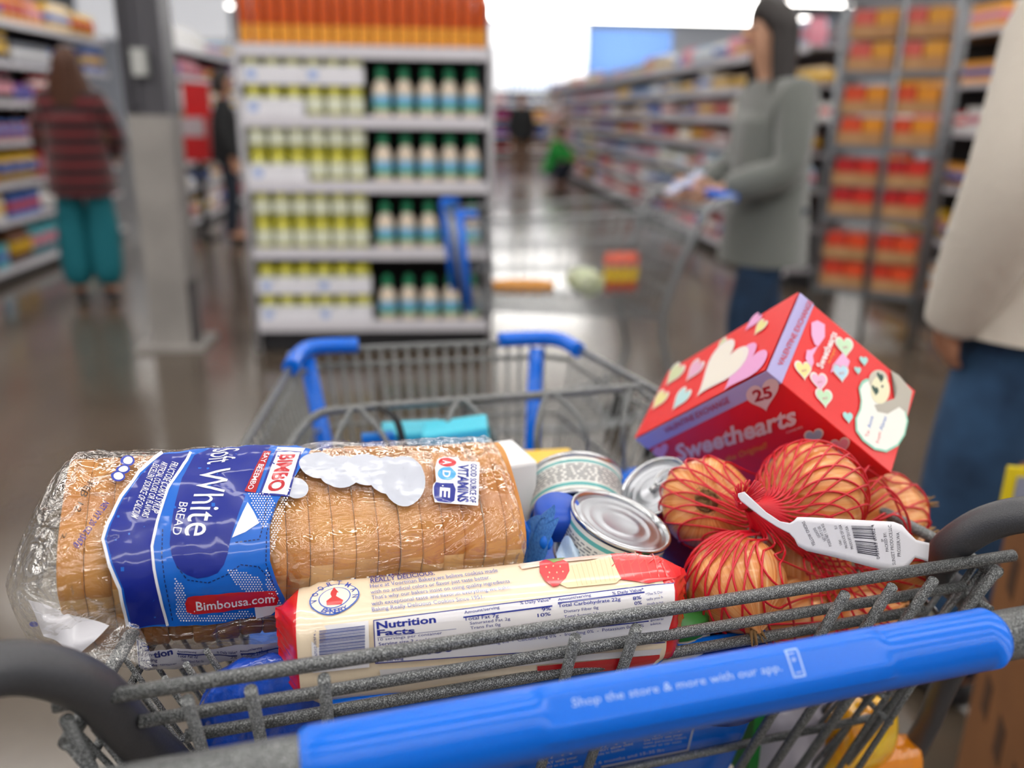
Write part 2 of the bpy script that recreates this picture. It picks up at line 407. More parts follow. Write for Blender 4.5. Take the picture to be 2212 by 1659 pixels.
# chassis
g = MB()
for sx in (-1, 1):
    g.tube(smoothpath([(.02+sx*.27, .12, .32), (.02+sx*.26, .1, .16), (.03+sx*.22, .45, .14), (.05+sx*.16, .84, .14)], 5), .012, 10)
    g.tube([(.03+sx*.2, .5, .14), (.03+sx*.17, .5, .56)], .010, 8)
g.tube([(-.23, .12, .16), (.28, .12, .16)], .010, 8); g.tube([(-.11, .84, .14), (.21, .84, .14)], .010, 8)
for i in range(8): g.tube([(-.18+.06*i, .13, .17), (-.10+.045*i, .83, .15)], .003, 6)
part('chassis', g, M_WIRE, CART)
m_rub = M('black_rubber', '#161616', .6)
for (x, y) in ((-.23, .12), (.28, .12), (-.11, .84), (.21, .84)):
    wv = MB().lathe([(.0, -.014), (.055, -.014), (.062, -.008), (.062, .008), (.055, .014), (0, .014)], 20, 0, Matrix.Translation((x, y, .062)) @ Matrix.Rotation(PI/2, 4, 'Y'))
    wv.box((x-.02, y, .10), (.004, .03, .09)).box((x+.02, y, .10), (.004, .03, .09)).box((x, y, .145), (.046, .04, .01))
    part('caster', wv, m_rub, CART)
# ------------------------------------------------------------------ sliced bread in its bag
BP, BQ = at(160, 1198, .615), at(1080, 1130, .715)
bx = (BQ-BP).normalized(); bw = bx.cross(Vector((0, 0, 1))).normalized(); bu = bw.cross(bx)
if bw.y > 0: bw = -bw; 
bu = bu if bu.z > 0 else -bu
BM = Matrix((bx, -bw, bu)).transposed(); BLEN = (BQ-BP).length
def b_local(p): return BM.transposed() @ (Vector(p)-BP)
def sect(a, half=.0620, n=3.2, rot=30):
    t = rad(a-rot); return half/((abs(math.cos(t))**n+abs(math.sin(t))**n)**(1/n))*(1+.10*math.exp(-(((a % 360)-138)/32)**2))
NECK = b_local(at(1122, 1160, .695)); TIPL = b_local(at(16, 1262, .585))
def nz(x, y, z, s): return noise.noise(Vector((x*s, y*s, z*s)))
def bag(u, a, off=0.0):
    """bag surface: u metres from the loaf's left end, a degrees from the top towards the shopper"""
    r = sect(a)+.0028
    c = Vector((u, 0, 0)); k = 1.0
    sag = .007*math.exp(-((a-142)/22)**2)*min(1, max(0, (u-.01)/.04))
    if u < 0.012:
        t = min(1, (0.012-u)/.075); e = t*t*(3-2*t)
        k = (1-t**2.2)*.93+.07; c = Vector((u, TIPL.y*e, TIPL.z*e))
        c.x = .012 + (TIPL.x-.012)*t
    elif u > BLEN-.012:
        t = min(1, (u-(BLEN-.012))/.055); e = t*t*(3-2*t)
        k = (1-t**2.0)*.86+.14; c = Vector((u, NECK.y*e, NECK.z*e)); c.x = BLEN-.012 + (NECK.x-BLEN+.012)*t
    wr = nz(u, math.cos(rad(a))*.05, math.sin(rad(a))*.05, 34)*.0022 + nz(u*3+5, math.cos(rad(a))*.04, math.sin(rad(a))*.04, 60)*.0007
    q1 = abs(nz(u*.7+1.3, math.cos(rad(a+u*260))*.075, math.sin(rad(a+u*260))*.075, 30)); q2 = abs(nz(u+7, math.cos(rad(a-u*420))*.08, math.sin(rad(a-u*420))*.08, 52))
    wr += max(0, 1-q1*7)**2*.0006 + max(0, 1-q2*6)**2*.0004
    edge = max(0, 1-min(abs(u-0), abs(u-BLEN))/.06)
    wr += edge*nz(u*1.5, math.cos(rad(a))*.12, math.sin(rad(a))*.12, 60)*.003
    rr = (r+sag)*k + wr*(.3+.7*k) + off
    return c + Vector((0, -math.sin(rad(a)), math.cos(rad(a))))*rr
BREAD = thing('bread_loaf', 'sliced white bread in a clear bag with blue print, across the cart', 'bread', BP, BM)
m_crown = M('crust_brown', '#bd762c', .6, noise_amt=1, nscale=14, col2='#dca057', bump=.15, bscale=260)
m_side = M('crust_pale', '#dca25c', .65, noise_amt=1, nscale=16, col2='#ecc58a', bump=.2, bscale=260)
m_crumb = M('bread_crumb', '#efdcb4', .9, bump=.5, bscale=300)
NS = 20
for i in range(NS):
    mb = MB(); th = BLEN/NS; x0 = i*th+.0002; x1 = (i+1)*th-.0002
    dy, dz, ra = random.uniform(-.0014, .0014), random.uniform(-.0014, .0014), random.uniform(-.8, .8)
    seam = 84+random.uniform(-5, 5)+(0 if i > 9 else 4)
    n_ = 72; rings = []
    for (x, k) in ((x0, .975), (x0+.0014, 1.0), (x1-.0014, 1.0), (x1, .975)):
        ring = []
        for j in range(n_):
            a = 360*j/n_; r = sect(a+ra)*k-.0022
            if seam < a < 172: r *= .955 if seam+4 < a else .975
            ring.append(Vector((x, -math.sin(rad(a))*r+dy, math.cos(rad(a))*r+dz)))
        rings.append(ring)
    vs = [p for r in rings for p in r]; fs = []; ml = []
    for q in range(3):
        for j in range(n_):
            a = 360*(j+.5)/n_; fs.append((q*n_+j, q*n_+(j+1) % n_, (q+1)*n_+(j+1) % n_, (q+1)*n_+j)); ml.append(1 if seam < a < 122 else 0)
    mb.add(vs, fs, 0, True); mb.mi = ml
    mb.add(rings[0], [tuple(range(n_))], 2); mb.add(rings[3], [tuple(range(n_))[::-1]], 2)
    part('slice', mb, [m_crown, m_side, m_crumb], BREAD)
M_FILM = film('clear_bag_film', gloss=.11, rough=.045, bump=1.0, bscale=20, dist=.010, stretch=(.6, 1.6, 1.6))
fm = MB().grid(lambda i, j: bag(-.063+(BLEN+.106)*i, 360*j), 320, 230, wrap_v=True)
FILM = part('bag_film', fm, M_FILM, BREAD)
# gathered blue tail of the bag with its tie
m_den = M('print_blue', '#0a63c4', .3, coat=.6, noise_amt=1, nscale=420, col2='#3f8be0')
tail = MB(); T0 = NECK; T1 = b_local(at(1162, 1178, .672))
def tailpt(i, j):
    t = i; a = 2*PI*j; c = T0.lerp(T1, t)
    rz = (.007+.007*math.sin(min(1, t*1.3)*PI*.5)); pl = 1+.13*math.sin(a*7+t*3)+.05*math.sin(a*13)
    d1 = Vector((.25, -.25, 1)).normalized(); d2 = Vector((.2, -1, -.2)).normalized()
    return c + d1*math.cos(a)*rz*2.1*pl*(.45+.75*t) + d2*math.sin(a)*rz*.8*pl
tail.grid(tailpt, 14, 84, wrap_v=True)
TAIL = part('gathered_tail', tail, m_den, BREAD, 'bright blue gathered bag tail')
tb = MB(); c0 = b_local(at(1180, 1172, .668)); tb.sphere(c0, (.0055, .0055, .006), 14, 10)
tb.tube([T0+Vector((0, 0, .016)), T0+Vector((.004, -.010, .010)), T0+Vector((.004, -.013, -.004)), T0+Vector((0, -.01, -.016))], .0022, 8)
part('bag_tie', tb, M_BLUE, BREAD)
# white printed end fold of the bag hanging at the left end
fl = MB(); quad = [at(60, 1296, .572), at(236, 1352, .560), at(172, 1414, .556), at(95, 1372, .563)]
q = [b_local(p) for p in quad]; FOLDQ = list(q)
def flap(i, j):
    p = q[0].lerp(q[1], i).lerp(q[3].lerp(q[2], i), j)
    return p + Vector((0, -.004*math.sin(PI*i)*math.sin(PI*j)+.0012*math.sin(9*i+5*j), 0))
fl.grid(flap, 14, 10)
END_FLAP = part('end_fold', fl, M('print_white', '#dcdce4', .35, coat=.5), BREAD, 'white printed end fold')
fl2 = MB(); quad2 = [b_local(at(*p)) for p in ((60, 1290, .576), (300, 1345, .565), (330, 1438, .552), (172, 1418, .556))]
fl2.grid(lambda i, j: quad2[0].lerp(quad2[1], i).lerp(quad2[3].lerp(quad2[2], i), j)+Vector((0, .003*math.sin(11*i+7*j), 0)), 20, 14)
part('loose_film', fl2, film('loose_film', gloss=.10, rough=.12, bump=.8, bscale=40, dist=.004, milk=.06), BREAD)

# ------------------------------------------------------------------ wafer cookie pack
KO = at(640, 1352, .545); KX = (at(1468, 1268, .590)-KO).normalized(); KY = (at(655, 1266, .592)-KO); KY = (KY-KX*KY.dot(KX)).normalized(); KZ = KX.cross(KY)
KM = Matrix((KX, KY, KZ)).transposed(); 
KL, KD, KH = .2560, .064, .068
COOK = thing('cookie_package', 'long beige and red package of strawberry wafer cookies leaning on the rear wires', 'cookies', KO-KZ*KH, KM)
def kp(x, y, z): return Vector((x, y, z+KH))     # local: origin front top left edge
def ksec(x, j):
    n = 5.0 if .01 < x < KL-.01 else 3.2; a = 2*PI*j
    f = 1.0
    if x < 0: f = max(.05, 1-(-x/.016)**1.2)
    if x > KL: f = max(.05, 1-((x-KL)/.018)**1.2)
    hy_, hz_ = KD/2, KH/2
    c, s_ = math.cos(a), math.sin(a); k = (abs(c)**n*1.0+abs(s_)**n)**(-1/n)*1.0
    y = hy_*c*k*f; z = hz_*s_*k*(1-.18*(1-f))
    cr = (1-f)*.003*math.sin(z*900+x*300)
    return Vector((x, KD/2+y+cr, -KH/2+z))
kxs = [-.016, -.014, -.011, -.008, -.004, -.001, .002, .006]+[.012+i*(KL-.024)/30 for i in range(31)]+[KL-.006, KL-.002, KL+.001, KL+.004, KL+.008, KL+.012, KL+.016, KL+.018]
cm = MB(); nj = 96
vs = [kp(*ksec(x, j/nj)) + Vector((0, 1, 0))*nz(x, j*.01, 2, 25)*.0006 for x in kxs for j in range(nj)]
fs = []; ml = []
for i in range(len(kxs)-1):
    for j in range(nj):
        fs.append((i*nj+j, i*nj+(j+1) % nj, (i+1)*nj+(j+1) % nj, (i+1)*nj+j)); ml.append(1 if kxs[i] < -.002 or kxs[i+1] > KL-.004 else 0)
cm.add(vs, fs, 0, True); cm.mi = ml
m_beige = M('wrapper_beige', '#f1dfc3', .28, coat=.8, bump=.30, bscale=38, bdist=.004); m_redfilm = M('wrapper_red', '#d8141c', .25, coat=.7, bump=.35, bscale=60, bdist=.003)
PACK = part('wrapper', cm, [m_beige, m_redfilm], COOK)

# ------------------------------------------------------------------ valentine candy box
sc = .72/.8
vO = at(1655, 800, .72)
va, vb, vc = Vector((.0556, .0733, .0586)), Vector((-.0798, .1656, -.1315)), Vector((.1278, -.0174, -.0995))
va.normalize(); vb = (vb-va*vb.dot(va)).normalized(); vc0 = va.cross(vb); vc = vc0 if vc0.dot(vc) > 0 else -vc0
VA, VB, VC = .109*sc, .226*sc, .163*sc
# local frame: X = -vb.. right-handed basis (vb, va, vc) or (va, vb, vc)
VMm = Matrix((va, vb, vc)).transposed(); vsgn = 1
if VMm.determinant() < 0: VMm = Matrix((va, vb, vc)).transposed(); vsgn = -1
CANDY = thing('candy_box', 'red valentine candy box with lavender rim tilted on top of the onions', 'box', vO)
def vp(a, b, c): return va*a + vb*b + vc*c        # offsets from the near top corner
m_vr = M('card_red', '#ee2226', .4, coat=.1); m_vl = M('card_lavender', '#b7b0e4', .45)
bm_ = MB(); w0 = .018
def slab(mb, a0, a1, b0, b1, c0_, c1, mi=0):
    vs = [vp(a, b, c) for a in (a0, a1) for b in (b0, b1) for c in (c0_, c1)]
    mb.add(vs, [(0, 1, 3, 2), (4, 6, 7, 5), (0, 4, 5, 1), (2, 3, 7, 6), (0, 2, 6, 4), (1, 5, 7, 3)], mi)
slab(bm_, 0, VA, 0, VB, w0, VC); BODY = bevel(part('carton', bm_, m_vr, CANDY), .0008)
bm2 = MB(); slab(bm2, -.0004, VA+.0004, -.0004, VB+.0004, .0008, w0); RIM = bevel(part('lid_rim', bm2, m_vl, CANDY, 'lavender rim with red lettering'), .0006)
bm3 = MB()                                       # lid flap sprung open a little along the right edge
def lid(i, j):
    a = VA*i*1.0; b = VB*j
    return vp(a, b, -.0004) + va*0 - vc*(.0022*math.sin(PI*min(1, i*1.0))*(1-j)*0 + .0008)
bm3.grid(lid, 6, 12); bm3.grid(lambda i, j: lid(i, j)+vc*.0012, 6, 12)
LID = part('lid', bm3, m_vr, CANDY)

# ------------------------------------------------------------------ cans
m_tin = M('bright_tin', '#c8cacd', .22, 1.0, bump=.05, bscale=40); m_tin2 = M('tin_lid', '#b9bcc2', .28, 1.0)
m_lblw = M('can_label_white', '#e6e6e2', .4, coat=.3); m_teal = M('can_label_teal', '#5fb3b3', .4); m_navy = M('can_navy', '#1b2550', .35)
def can(name, label, c, n, r, h, mats, group=None, ring=False, xh=None, bands=(.1, .18, .8, .9)):
    """c = centre of the end that faces n; body runs away from n"""
    R_ = basis(n, xh); t = thing(name, label, 'can', Vector(c), R_, group)
    e = .0022
    body = MB().lathe([(r, -h+.002)]+[(r-.0005, -h+.004)]+[(r-.0008, -h+.004+(h-.008)*k/10) for k in range(11)]+[(r-.0005, -.004)], 48)
    part('can_wall', body, mats[0], t)
    lab = MB(); zz = [-h+.0045+(h-.009)*k for k in (0, bands[0], bands[1], bands[2], bands[3], 1)]
    lab.lathe([(r-.0003, z) for z in zz], 48, mis=[0, 1, 0, 1, 2])
    part('paper_label', lab, [mats[1], mats[2], mats[1]] if len(mats) > 2 else [mats[1]]*3, t)
    if name == 'tuna_can':
        tx = MB(); rr_ = random.Random(5)
        for row_ in range(7):
            z = -h+.0045+(h-.009)*(.26+.075*row_); a = 0
            while a < 6.2:
                da = rr_.uniform(.05, .22)
                tx.add([Vector(((r+.0001)*math.cos(a+da*q_), (r+.0001)*math.sin(a+da*q_), z+dz)) for q_ in (0, .5, 1) for dz in (-.0006, .0006)], [(0, 2, 3, 1), (2, 4, 5, 3)])
                a += da+.05
        part('fine_print', tx, M('ink_grey', '#85898f', .5), t)
    rim = MB().lathe([(r-.0008, -.004), (r+.0012, -.003), (r+.0014, -.0005), (r+.0006, .0006), (r-.0012, .0002), (r-.0022, -.003)], 48)
    rim2 = MB().lathe([(r-.0008, -h+.004), (r+.0012, -h+.003), (r+.0014, -h+.0005), (r+.0006, -h-.0006), (r-.0012, -h), (r-.0022, -h+.003)], 48)
    part('rim', rim, m_tin, t); part('rim', rim2, m_tin, t)
    prof = [(r-.0020, -.0030), (r-.0050, -.0032), (r-.0062, -.0018), (r-.0085, -.0020), (r*.70, -.0034), (r*.66, -.0024), (r*.60, -.0034), (r*.44, -.0034), (r*.40, -.0026), (r*.34, -.0034), (0, -.0034)]
    ld = MB().lathe(prof, 48); part('base', MB().lathe([(r-.002, -h+.003), (r*.8, -h+.0035), (0, -h+.003)], 48), m_tin2, t)
    part('lid', ld, mats[3] if len(mats) > 3 else m_tin2, t)
    if ring:
        rg = MB().tube([(r*.40+r*.26*math.cos(a), r*.20*math.sin(a), .0002) for a in [2*PI*k/20 for k in range(20)]], .0013, 8, closed=True, flat=.7)
        rg.tube([(r*.12, 0, -.001), (-r*.1, 0, -.0012)], .0028, 8, flat=.4)
        part('pull_ring', rg, m_tin, t)
    return t
def ndir(px, py, dx, dy, th):            # normal from its direction in view (right, up) and tilt off the view line
    V = -ray(px, py).normalized(); R_ = right; U_ = upv
    v = R_*dx + U_*dy; v = (v - V*v.dot(V)).normalized()
    return V*math.cos(rad(th)) + v*math.sin(rad(th))
m_shaded_end = M('can_end_shaded', '#2a3358', .25, .8)  # shadow on the can's end put into its colour
can('tuna_can', 'wide low can with white and teal label tipped forward, beside the white carton', at(1247, 1122, .775), ndir(1247, 1122, .05, -1, 57), .0430, .044, [m_tin, m_lblw, m_teal, m_shaded_end])
can('tuna_can', 'low can with its ridged lid up and teal-edged label, just behind the cookie package', at(1342, 1122, .690), ndir(1342, 1122, .40, .92, 64), .0415, .045, [m_tin, m_lblw, m_teal])
can('soup_can', 'red can lying with its silver pull-ring lid towards the viewer, between tuna can and onion', at(1408, 1052, .770), ndir(1408, 1052, -.62, .78, 52), .0345, .10, [m_tin, M('can_label_red', '#a8121c', .4, coat=.3), MATS['can_label_red']], ring=True, xh=(1, .2, .5))
can('vegetable_can', 'cream coloured can end with rings under the onions by the right rear corner', at(1945, 1330, .72), ndir(1945, 1330, .35, .75, 46), .034, .045, [m_tin, MATS['can_label_red'], MATS['can_label_red'], M('cream_lacquer', '#cfc8b4', .4, .3)])
# ------------------------------------------------------------------ onions
def onion_mat():
    m = M('onion_skin', '#d98b4a', .34, coat=.25); nt = m.node_tree; N = nt.nodes; L = nt.links; b = N['Principled BSDF']
    tc = N.new('ShaderNodeTexCoord'); gi = N.new('ShaderNodeObjectInfo')
    sx = N.new('ShaderNodeSeparateXYZ'); L.new(tc.outputs['Object'], sx.inputs[0])
    at2 = N.new('ShaderNodeMath'); at2.operation = 'ARCTAN2'; L.new(sx.outputs[1], at2.inputs[0]); L.new(sx.outputs[0], at2.inputs[1])
    cb = N.new('ShaderNodeCombineXYZ'); mu = N.new('ShaderNodeMath'); mu.operation = 'MULTIPLY'; mu.inputs[1].default_value = 9
    L.new(at2.outputs[0], mu.inputs[0]); L.new(mu.outputs[0], cb.inputs[0]); L.new(sx.outputs[2], cb.inputs[1]); L.new(gi.outputs['Random'], cb.inputs[2])
    n = N.new('ShaderNodeTexNoise'); n.inputs['Scale'].default_value = 1.6; n.inputs['Detail'].default_value = 6; L.new(cb.outputs[0], n.inputs['Vector'])
    r = N.new('ShaderNodeValToRGB'); e = r.color_ramp.elements
    e[0].position = .3; e[0].color = lin('#d2742f'); e[1].position = .68; e[1].color = lin('#f6c48a'); k = e.new(.5); k.color = lin('#e89f5a')
    L.new(n.outputs['Fac'], r.inputs[0]); L.new(r.outputs[0], b.inputs['Base Color'])
    return m
m_on = onion_mat(); m_root = M('dry_root', '#8a6a42', .9)
def make_onion(c, R0, axis, label, root_up=False, group='yellow onions in the red net'):
    t = thing('onion', label, 'onion', c, basis(axis), group if group else None)
    prof = []
    for k in range(25):
        th = PI*k/24; r = R0*math.sin(th); z = -R0*.93*math.cos(th)
        if th > 2.5: z += R0*.22*((th-2.5)/.64)**1.5
        prof.append((max(r, .0001), z))
    mb = MB().lathe(prof, 40)
    mb.v = [p + p.normalized()*(.0011*math.sin(5*math.atan2(p.y, p.x)+c[0]*90)+nz(p.x+c[0], p.y, p.z, 40)*.0016) for p in mb.v]
    part('bulb', mb, m_on, t)
    tp = MB()
    for k in range(9):
        a = random.random()*6.28; q_ = random.uniform(.001, .005)
        tp.tube([(q_*.8*math.cos(a), q_*.8*math.sin(a), R0*1.02), (q_*math.cos(a)*1.6, q_*math.sin(a)*1.6, R0*1.13), (q_*2.6*math.cos(a), q_*2.6*math.sin(a), R0*1.13+random.uniform(.004, .012))], [.0025, .0014, .0005], 5)
    part('dry_stem', tp, m_root, t)
    rt = MB().lathe([(.0001, -R0*.90), (.008, -R0*.905), (.0095, -R0*.935), (.0001, -R0*.955)], 14)
    for k in range(46):
        a = random.random()*6.28; q_ = random.uniform(0, .009); s_ = Vector((q_*math.cos(a), q_*math.sin(a), -R0*.94))
        rt.tube([s_, s_+Vector((math.cos(a)*.003, math.sin(a)*.003, -.0028)), s_+Vector((math.cos(a+1)*.005, math.sin(a+1)*.005, -.002))], .00035, 4)
    part('root_tuft', rt, m_root, t)
    return t
ONI = [  # px, py, Z, radius px, axis towards stem, label
    (1528, 1088, .735, 99, (.30, .80, -.45), 'onion with a brown root tuft, left in the red net beside the pull-ring can'),
    (1752, 1068, .715, 113, (1, .35, -.1), 'biggest onion in the red net, directly under the candy box'),
    (1590, 1262, .665, 108, (.1, -.75, -.30), 'onion at the front of the red net, right of the cookie package'),
    (1905, 1112, .80, 92, (.95, .1, .2), 'onion in the back of the red net, under the candy box\'s right corner'),
    (1938, 1212, .755, 84, (.6, .3, .5), 'onion at the far right of the red net, behind the white tag'),
    (1735, 1215, .745, 96, (0, .3, .9), 'onion hidden in shade in the middle of the red net, below the knot and tag'),
    (1700, 1345, .715, 100, (-.8, -.5, .2), 'low onion in the red net behind the rear wires, left of the bottom pair'),
    (1862, 1338, .735, 98, (.5, -.4, .6), 'low onion in the red net behind the rear wires, near the cream can end'),
]
onion_pts = []
for (px, py, Z, rp, ax_, lb) in ONI:
    c = at(px, py, Z); R0 = rp/F_PX*Z; onion_pts.append((c, R0))
    make_onion(c, R0, ax_, lb)
# net: strands gathered at the knot and wrapped round the onions
KNOT = at(1604, 1082, .650)
cen = sum((c for c, r in onion_pts), Vector())/len(onion_pts)
def outer(d):                             # distance from the heap centre to the outside along d
    best = .030
    for c, r in onion_pts:
        oc = cen - c; b_ = oc.dot(d); disc = b_*b_-(oc.length_squared-(r*1.02)**2)
        if disc > 0: best = max(best, -b_+math.sqrt(disc))
    return best
kd = (KNOT-cen); kr = kd.length; kd.normalize(); kB = basis(kd)
NS_ = 38; NT = 74; phis = [rad(2+i*158/NT) for i in range(NT+1)]
rt_ = {}
def radius(th, ph):
    key = (round(th % (2*PI), 3), round(ph, 3))
    if key not in rt_:
        d = kB @ Vector((math.sin(ph)*math.cos(th), math.sin(ph)*math.sin(th), math.cos(ph)))
        rt_[key] = outer(d)
    return rt_[key]
def strand(k, s_):
    raw = []
    for i, ph in enumerate(phis):
        th = 2*PI*k/NS_ + s_*(2*PI/NS_)*i*.21*.5
        raw.append((th, ph, radius(th, ph)))
    rr = [q[2] for q in raw]
    sm = []
    for i in range(len(rr)):              # the net spans hollows
        best = rr[i]
        for a in range(max(0, i-16), i+1):
            for b in range(i, min(len(rr), i+17)):
                if b > a:
                    # chord in polar form
                    pa, pb = phis[a], phis[b]; x0, y0 = rr[a]*math.cos(pa), rr[a]*math.sin(pa); x1, y1 = rr[b]*math.cos(pb), rr[b]*math.sin(pb)
                    cx, cy = math.cos(phis[i]), math.sin(phis[i]); den = cx*(y1-y0)-cy*(x1-x0)
                    if abs(den) > 1e-9:
                        t = (x0*(y1-y0)-y0*(x1-x0))/den
                        if t > best and t < .16: best = t*.5+best*.5 if t > best*1.15 else t
        sm.append(best)
    pts = []
    for (th, ph, r), s2 in zip(raw, sm):
        e = max(0, 1-ph/rad(24)); e = e*e
        d = kB @ Vector((math.sin(ph)*math.cos(th), math.sin(ph)*math.sin(th), math.cos(ph)))
        pts.append(cen + d*((s2+.0012)*(1-e)+kr*e))
    return pts
NET = thing('onion_net', 'red plastic net bag gathered in a knot with a white tag, around the yellow onions', 'net bag', KNOT)
nm = MB()
for k in range(NS_):
    for s_ in (-1, 1): nm.tube([p-KNOT for p in strand(k, s_)], .00095, 5, caps=False)
part('netting', nm, M('net_red', '#d3122a', .35, coat=.3), NET)
kn = MB().sphere((0, 0, 0), (.006, .006, .0075), 12, 8)
for k in range(26):
    a = k*2.4; kn.tube([(0, 0, 0), Vector((math.cos(a)*.006, -.004, math.sin(a)*.006+.004)), Vector((math.cos(a)*.012+.002, -.006, math.sin(a)*.010+.010))], .0008, 4)
part('knot', kn, MATS['net_red'], NET)
# ------------------------------------------------------------------ white tag on the net
def tagZ(px): return .628 + (px-1600)/400*.012 - .010*math.sin((px-1600)/400*PI)
def tag_pt(px, py): return at(px, py, tagZ(px)) - KNOT
top = [(1594, 1066), (1608, 1062), (1625, 1078), (1655, 1106), (1685, 1126), (1706, 1130), (1716, 1124), (1722, 1117), (1740, 1117), (1800, 1120), (1870, 1124), (1930, 1127), (1948, 1134), (1962, 1150), (1978, 1166), (2007, 1173)]
bot = [(1594, 1072), (1600, 1082), (1615, 1094), (1645, 1117), (1678, 1138), (1705, 1152), (1716, 1164), (1724, 1180), (1742, 1190), (1800, 1203), (1870, 1222), (1928, 1236), (1950, 1237), (1962, 1222), (1976, 1204), (2004, 1213)]
tg = MB(); nrow = 6
tpts = []
for (a, b) in zip(top, bot):
    for j in range(nrow+1):
        f = j/nrow; px, py = a[0]+(b[0]-a[0])*f, a[1]+(b[1]-a[1])*f; tpts.append(tag_pt(px, py))
tg.add(tpts, [(i*(nrow+1)+j, (i+1)*(nrow+1)+j, (i+1)*(nrow+1)+j+1, i*(nrow+1)+j+1) for i in range(len(top)-1) for j in range(nrow)], 0, True)
TAG = part('paper_tag', tg, M('tag_white', '#e9e8ee', .5), NET, 'white paper tag with printed text and barcode')
sm_ = TAG.modifiers.new('thick', 'SOLIDIFY'); sm_.thickness = .0004
# ------------------------------------------------------------------ the rest of the groceries
def wbox(name, label, cat, corner_c, size, rotm, mats, extra=None, group=None, bv=.003):
    t = thing(name, label, cat, corner_c, rotm, group)
    bevel(part('carton', MB().box((0, 0, 0), size), mats, t), bv); return t
RZ = lambda d: Matrix.Rotation(rad(d), 3, 'Z')
t = wbox('milk_carton', 'white carton with a red corner standing right behind the bread', 'carton', at(1076, 1108, .80), (.052, .06, .12), RZ(18), M('carton_white', '#ecedef', .35, coat=.3))
part('red_panel', MB().box((-.018, -.0305, .0), (.016, .002, .119)), M('carton_red', '#cf2b35', .4), t)
t = wbox('yellow_box', 'small yellow and white box behind the seat back, right of the white carton', 'box', at(1178, 1062, 1.02), (.068, .05, .09), RZ(5), M('box_yellow', '#f0c23c', .4))
part('white_panel', MB().box((0.002, -.0265, .006), (.045, .002, .062)), M('box_white', '#f3efe6', .4), t)
t = wbox('tissue_box', 'plain sky blue box behind the bread, the left-hand one of two', 'box', at(893, 990, 1.08), (.075, .05, .085), RZ(6), M('box_cyan', '#45c3dd', .4))
t = wbox('tissue_box', 'sky blue box with a white oval behind the bread, the right-hand one of two', 'box', at(995, 1000, 1.04), (.078, .05, .10), RZ(-2)@Matrix.Rotation(rad(-8), 3, 'Y'), MATS['box_cyan'])
part('white_oval', MB().lathe([(0.0001, 0), (.026, 0)], 28, 0, Matrix.Translation((0, -.0262, .008)) @ Matrix.Rotation(PI/2, 4, 'X') @ Matrix.Scale(.6, 4, (0, 1, 0))), MATS['box_white'], t)
# bottle with blue cap
t = thing('bottle', 'clear bottle with a round blue cap between the bread and the tuna cans', 'bottle', at(1196, 1190, .72), basis((.02, -.25, .95)))
part('cap', MB().lathe([(0.0001, .050), (.017, .050), (.0195, .047), (.0195, .028), (.018, .026)], 28), M('cap_blue', '#1650c0', .35), t)
part('bottle_body', MB().lathe([(.015, .027), (.016, .022), (.028, .012), (.034, -.01), (.034, -.09), (.0001, -.09)], 28), film('clear_plastic', tint=(.8, .86, .95, 1), gloss=.12, rough=.06, bump=.5, milk=.12), t)
t = thing('shrink_wrap', 'loose pale blue plastic wrap poking up behind the cookie package', 'plastic wrap', at(1250, 1196, .66))
w_ = MB().grid(lambda i, j: Vector((-.016+.030*i, .012*j+.004*math.sin(9*i), -.012+.018*j*math.sin(PI*min(1, i+.15))+.003*math.sin(13*i+4*j))), 16, 8)
part('wrap', w_, M('wrap_blue', '#b9d2ee', .2, coat=.8, bump=.5, bscale=90), t)
# blue glossy pouch standing at the rear wall under the bread
t = thing('blue_pouch', 'glossy dark blue plastic pouch under the bread, behind the left rear wires', 'pouch', cw((-.215, .075, .875)), CR)
def pouch(i, j):
    a = 2*PI*j; x = (-.045+.12*i); e = (1-abs(2*i-1)**6)
    return Vector((x+.003*math.sin(a*5), -.008+math.cos(a)*.020*e+.002*math.sin(40*i+a*3), .02+.052*math.sin(a)*(e*.85+.15)))
part('pouch_film', MB().grid(pouch, 36, 36, wrap_v=True), M('pouch_blue', '#0b4bc0', .16, coat=.9, bump=.9, bscale=45, bdist=.006), t)
t = thing('glass_jar', 'jar with a green lid showing low between the cookie package and the onions', 'jar', cw((.085, .06, .885)))
part('jar_lid', MB().lathe([(.0001, .012), (.026, .012), (.029, .009), (.029, 0)], 28, 0, Matrix.Translation((0, 0, .045))), M('lid_green', '#2f7a35', .4), t)
part('jar_body', MB().lathe([(.0001, 0), (.030, .002), (.031, .038), (.027, .046)], 28), M('jar_cream', '#e6e0cf', .3), t)
t = thing('tub', 'round blue tub lying in front of the onions under the handle', 'tub', cw((.12, .045, .895)))
part('tub_lid', MB().lathe([(.0001, .020), (.040, .020), (.046, .016), (.046, .008), (.043, .006)], 36), M('tub_blue', '#173f9e', .3), t)
part('tub_body', MB().lathe([(.043, .006), (.038, -.028), (.0001, -.028)], 36), MATS['tub_blue'], t)
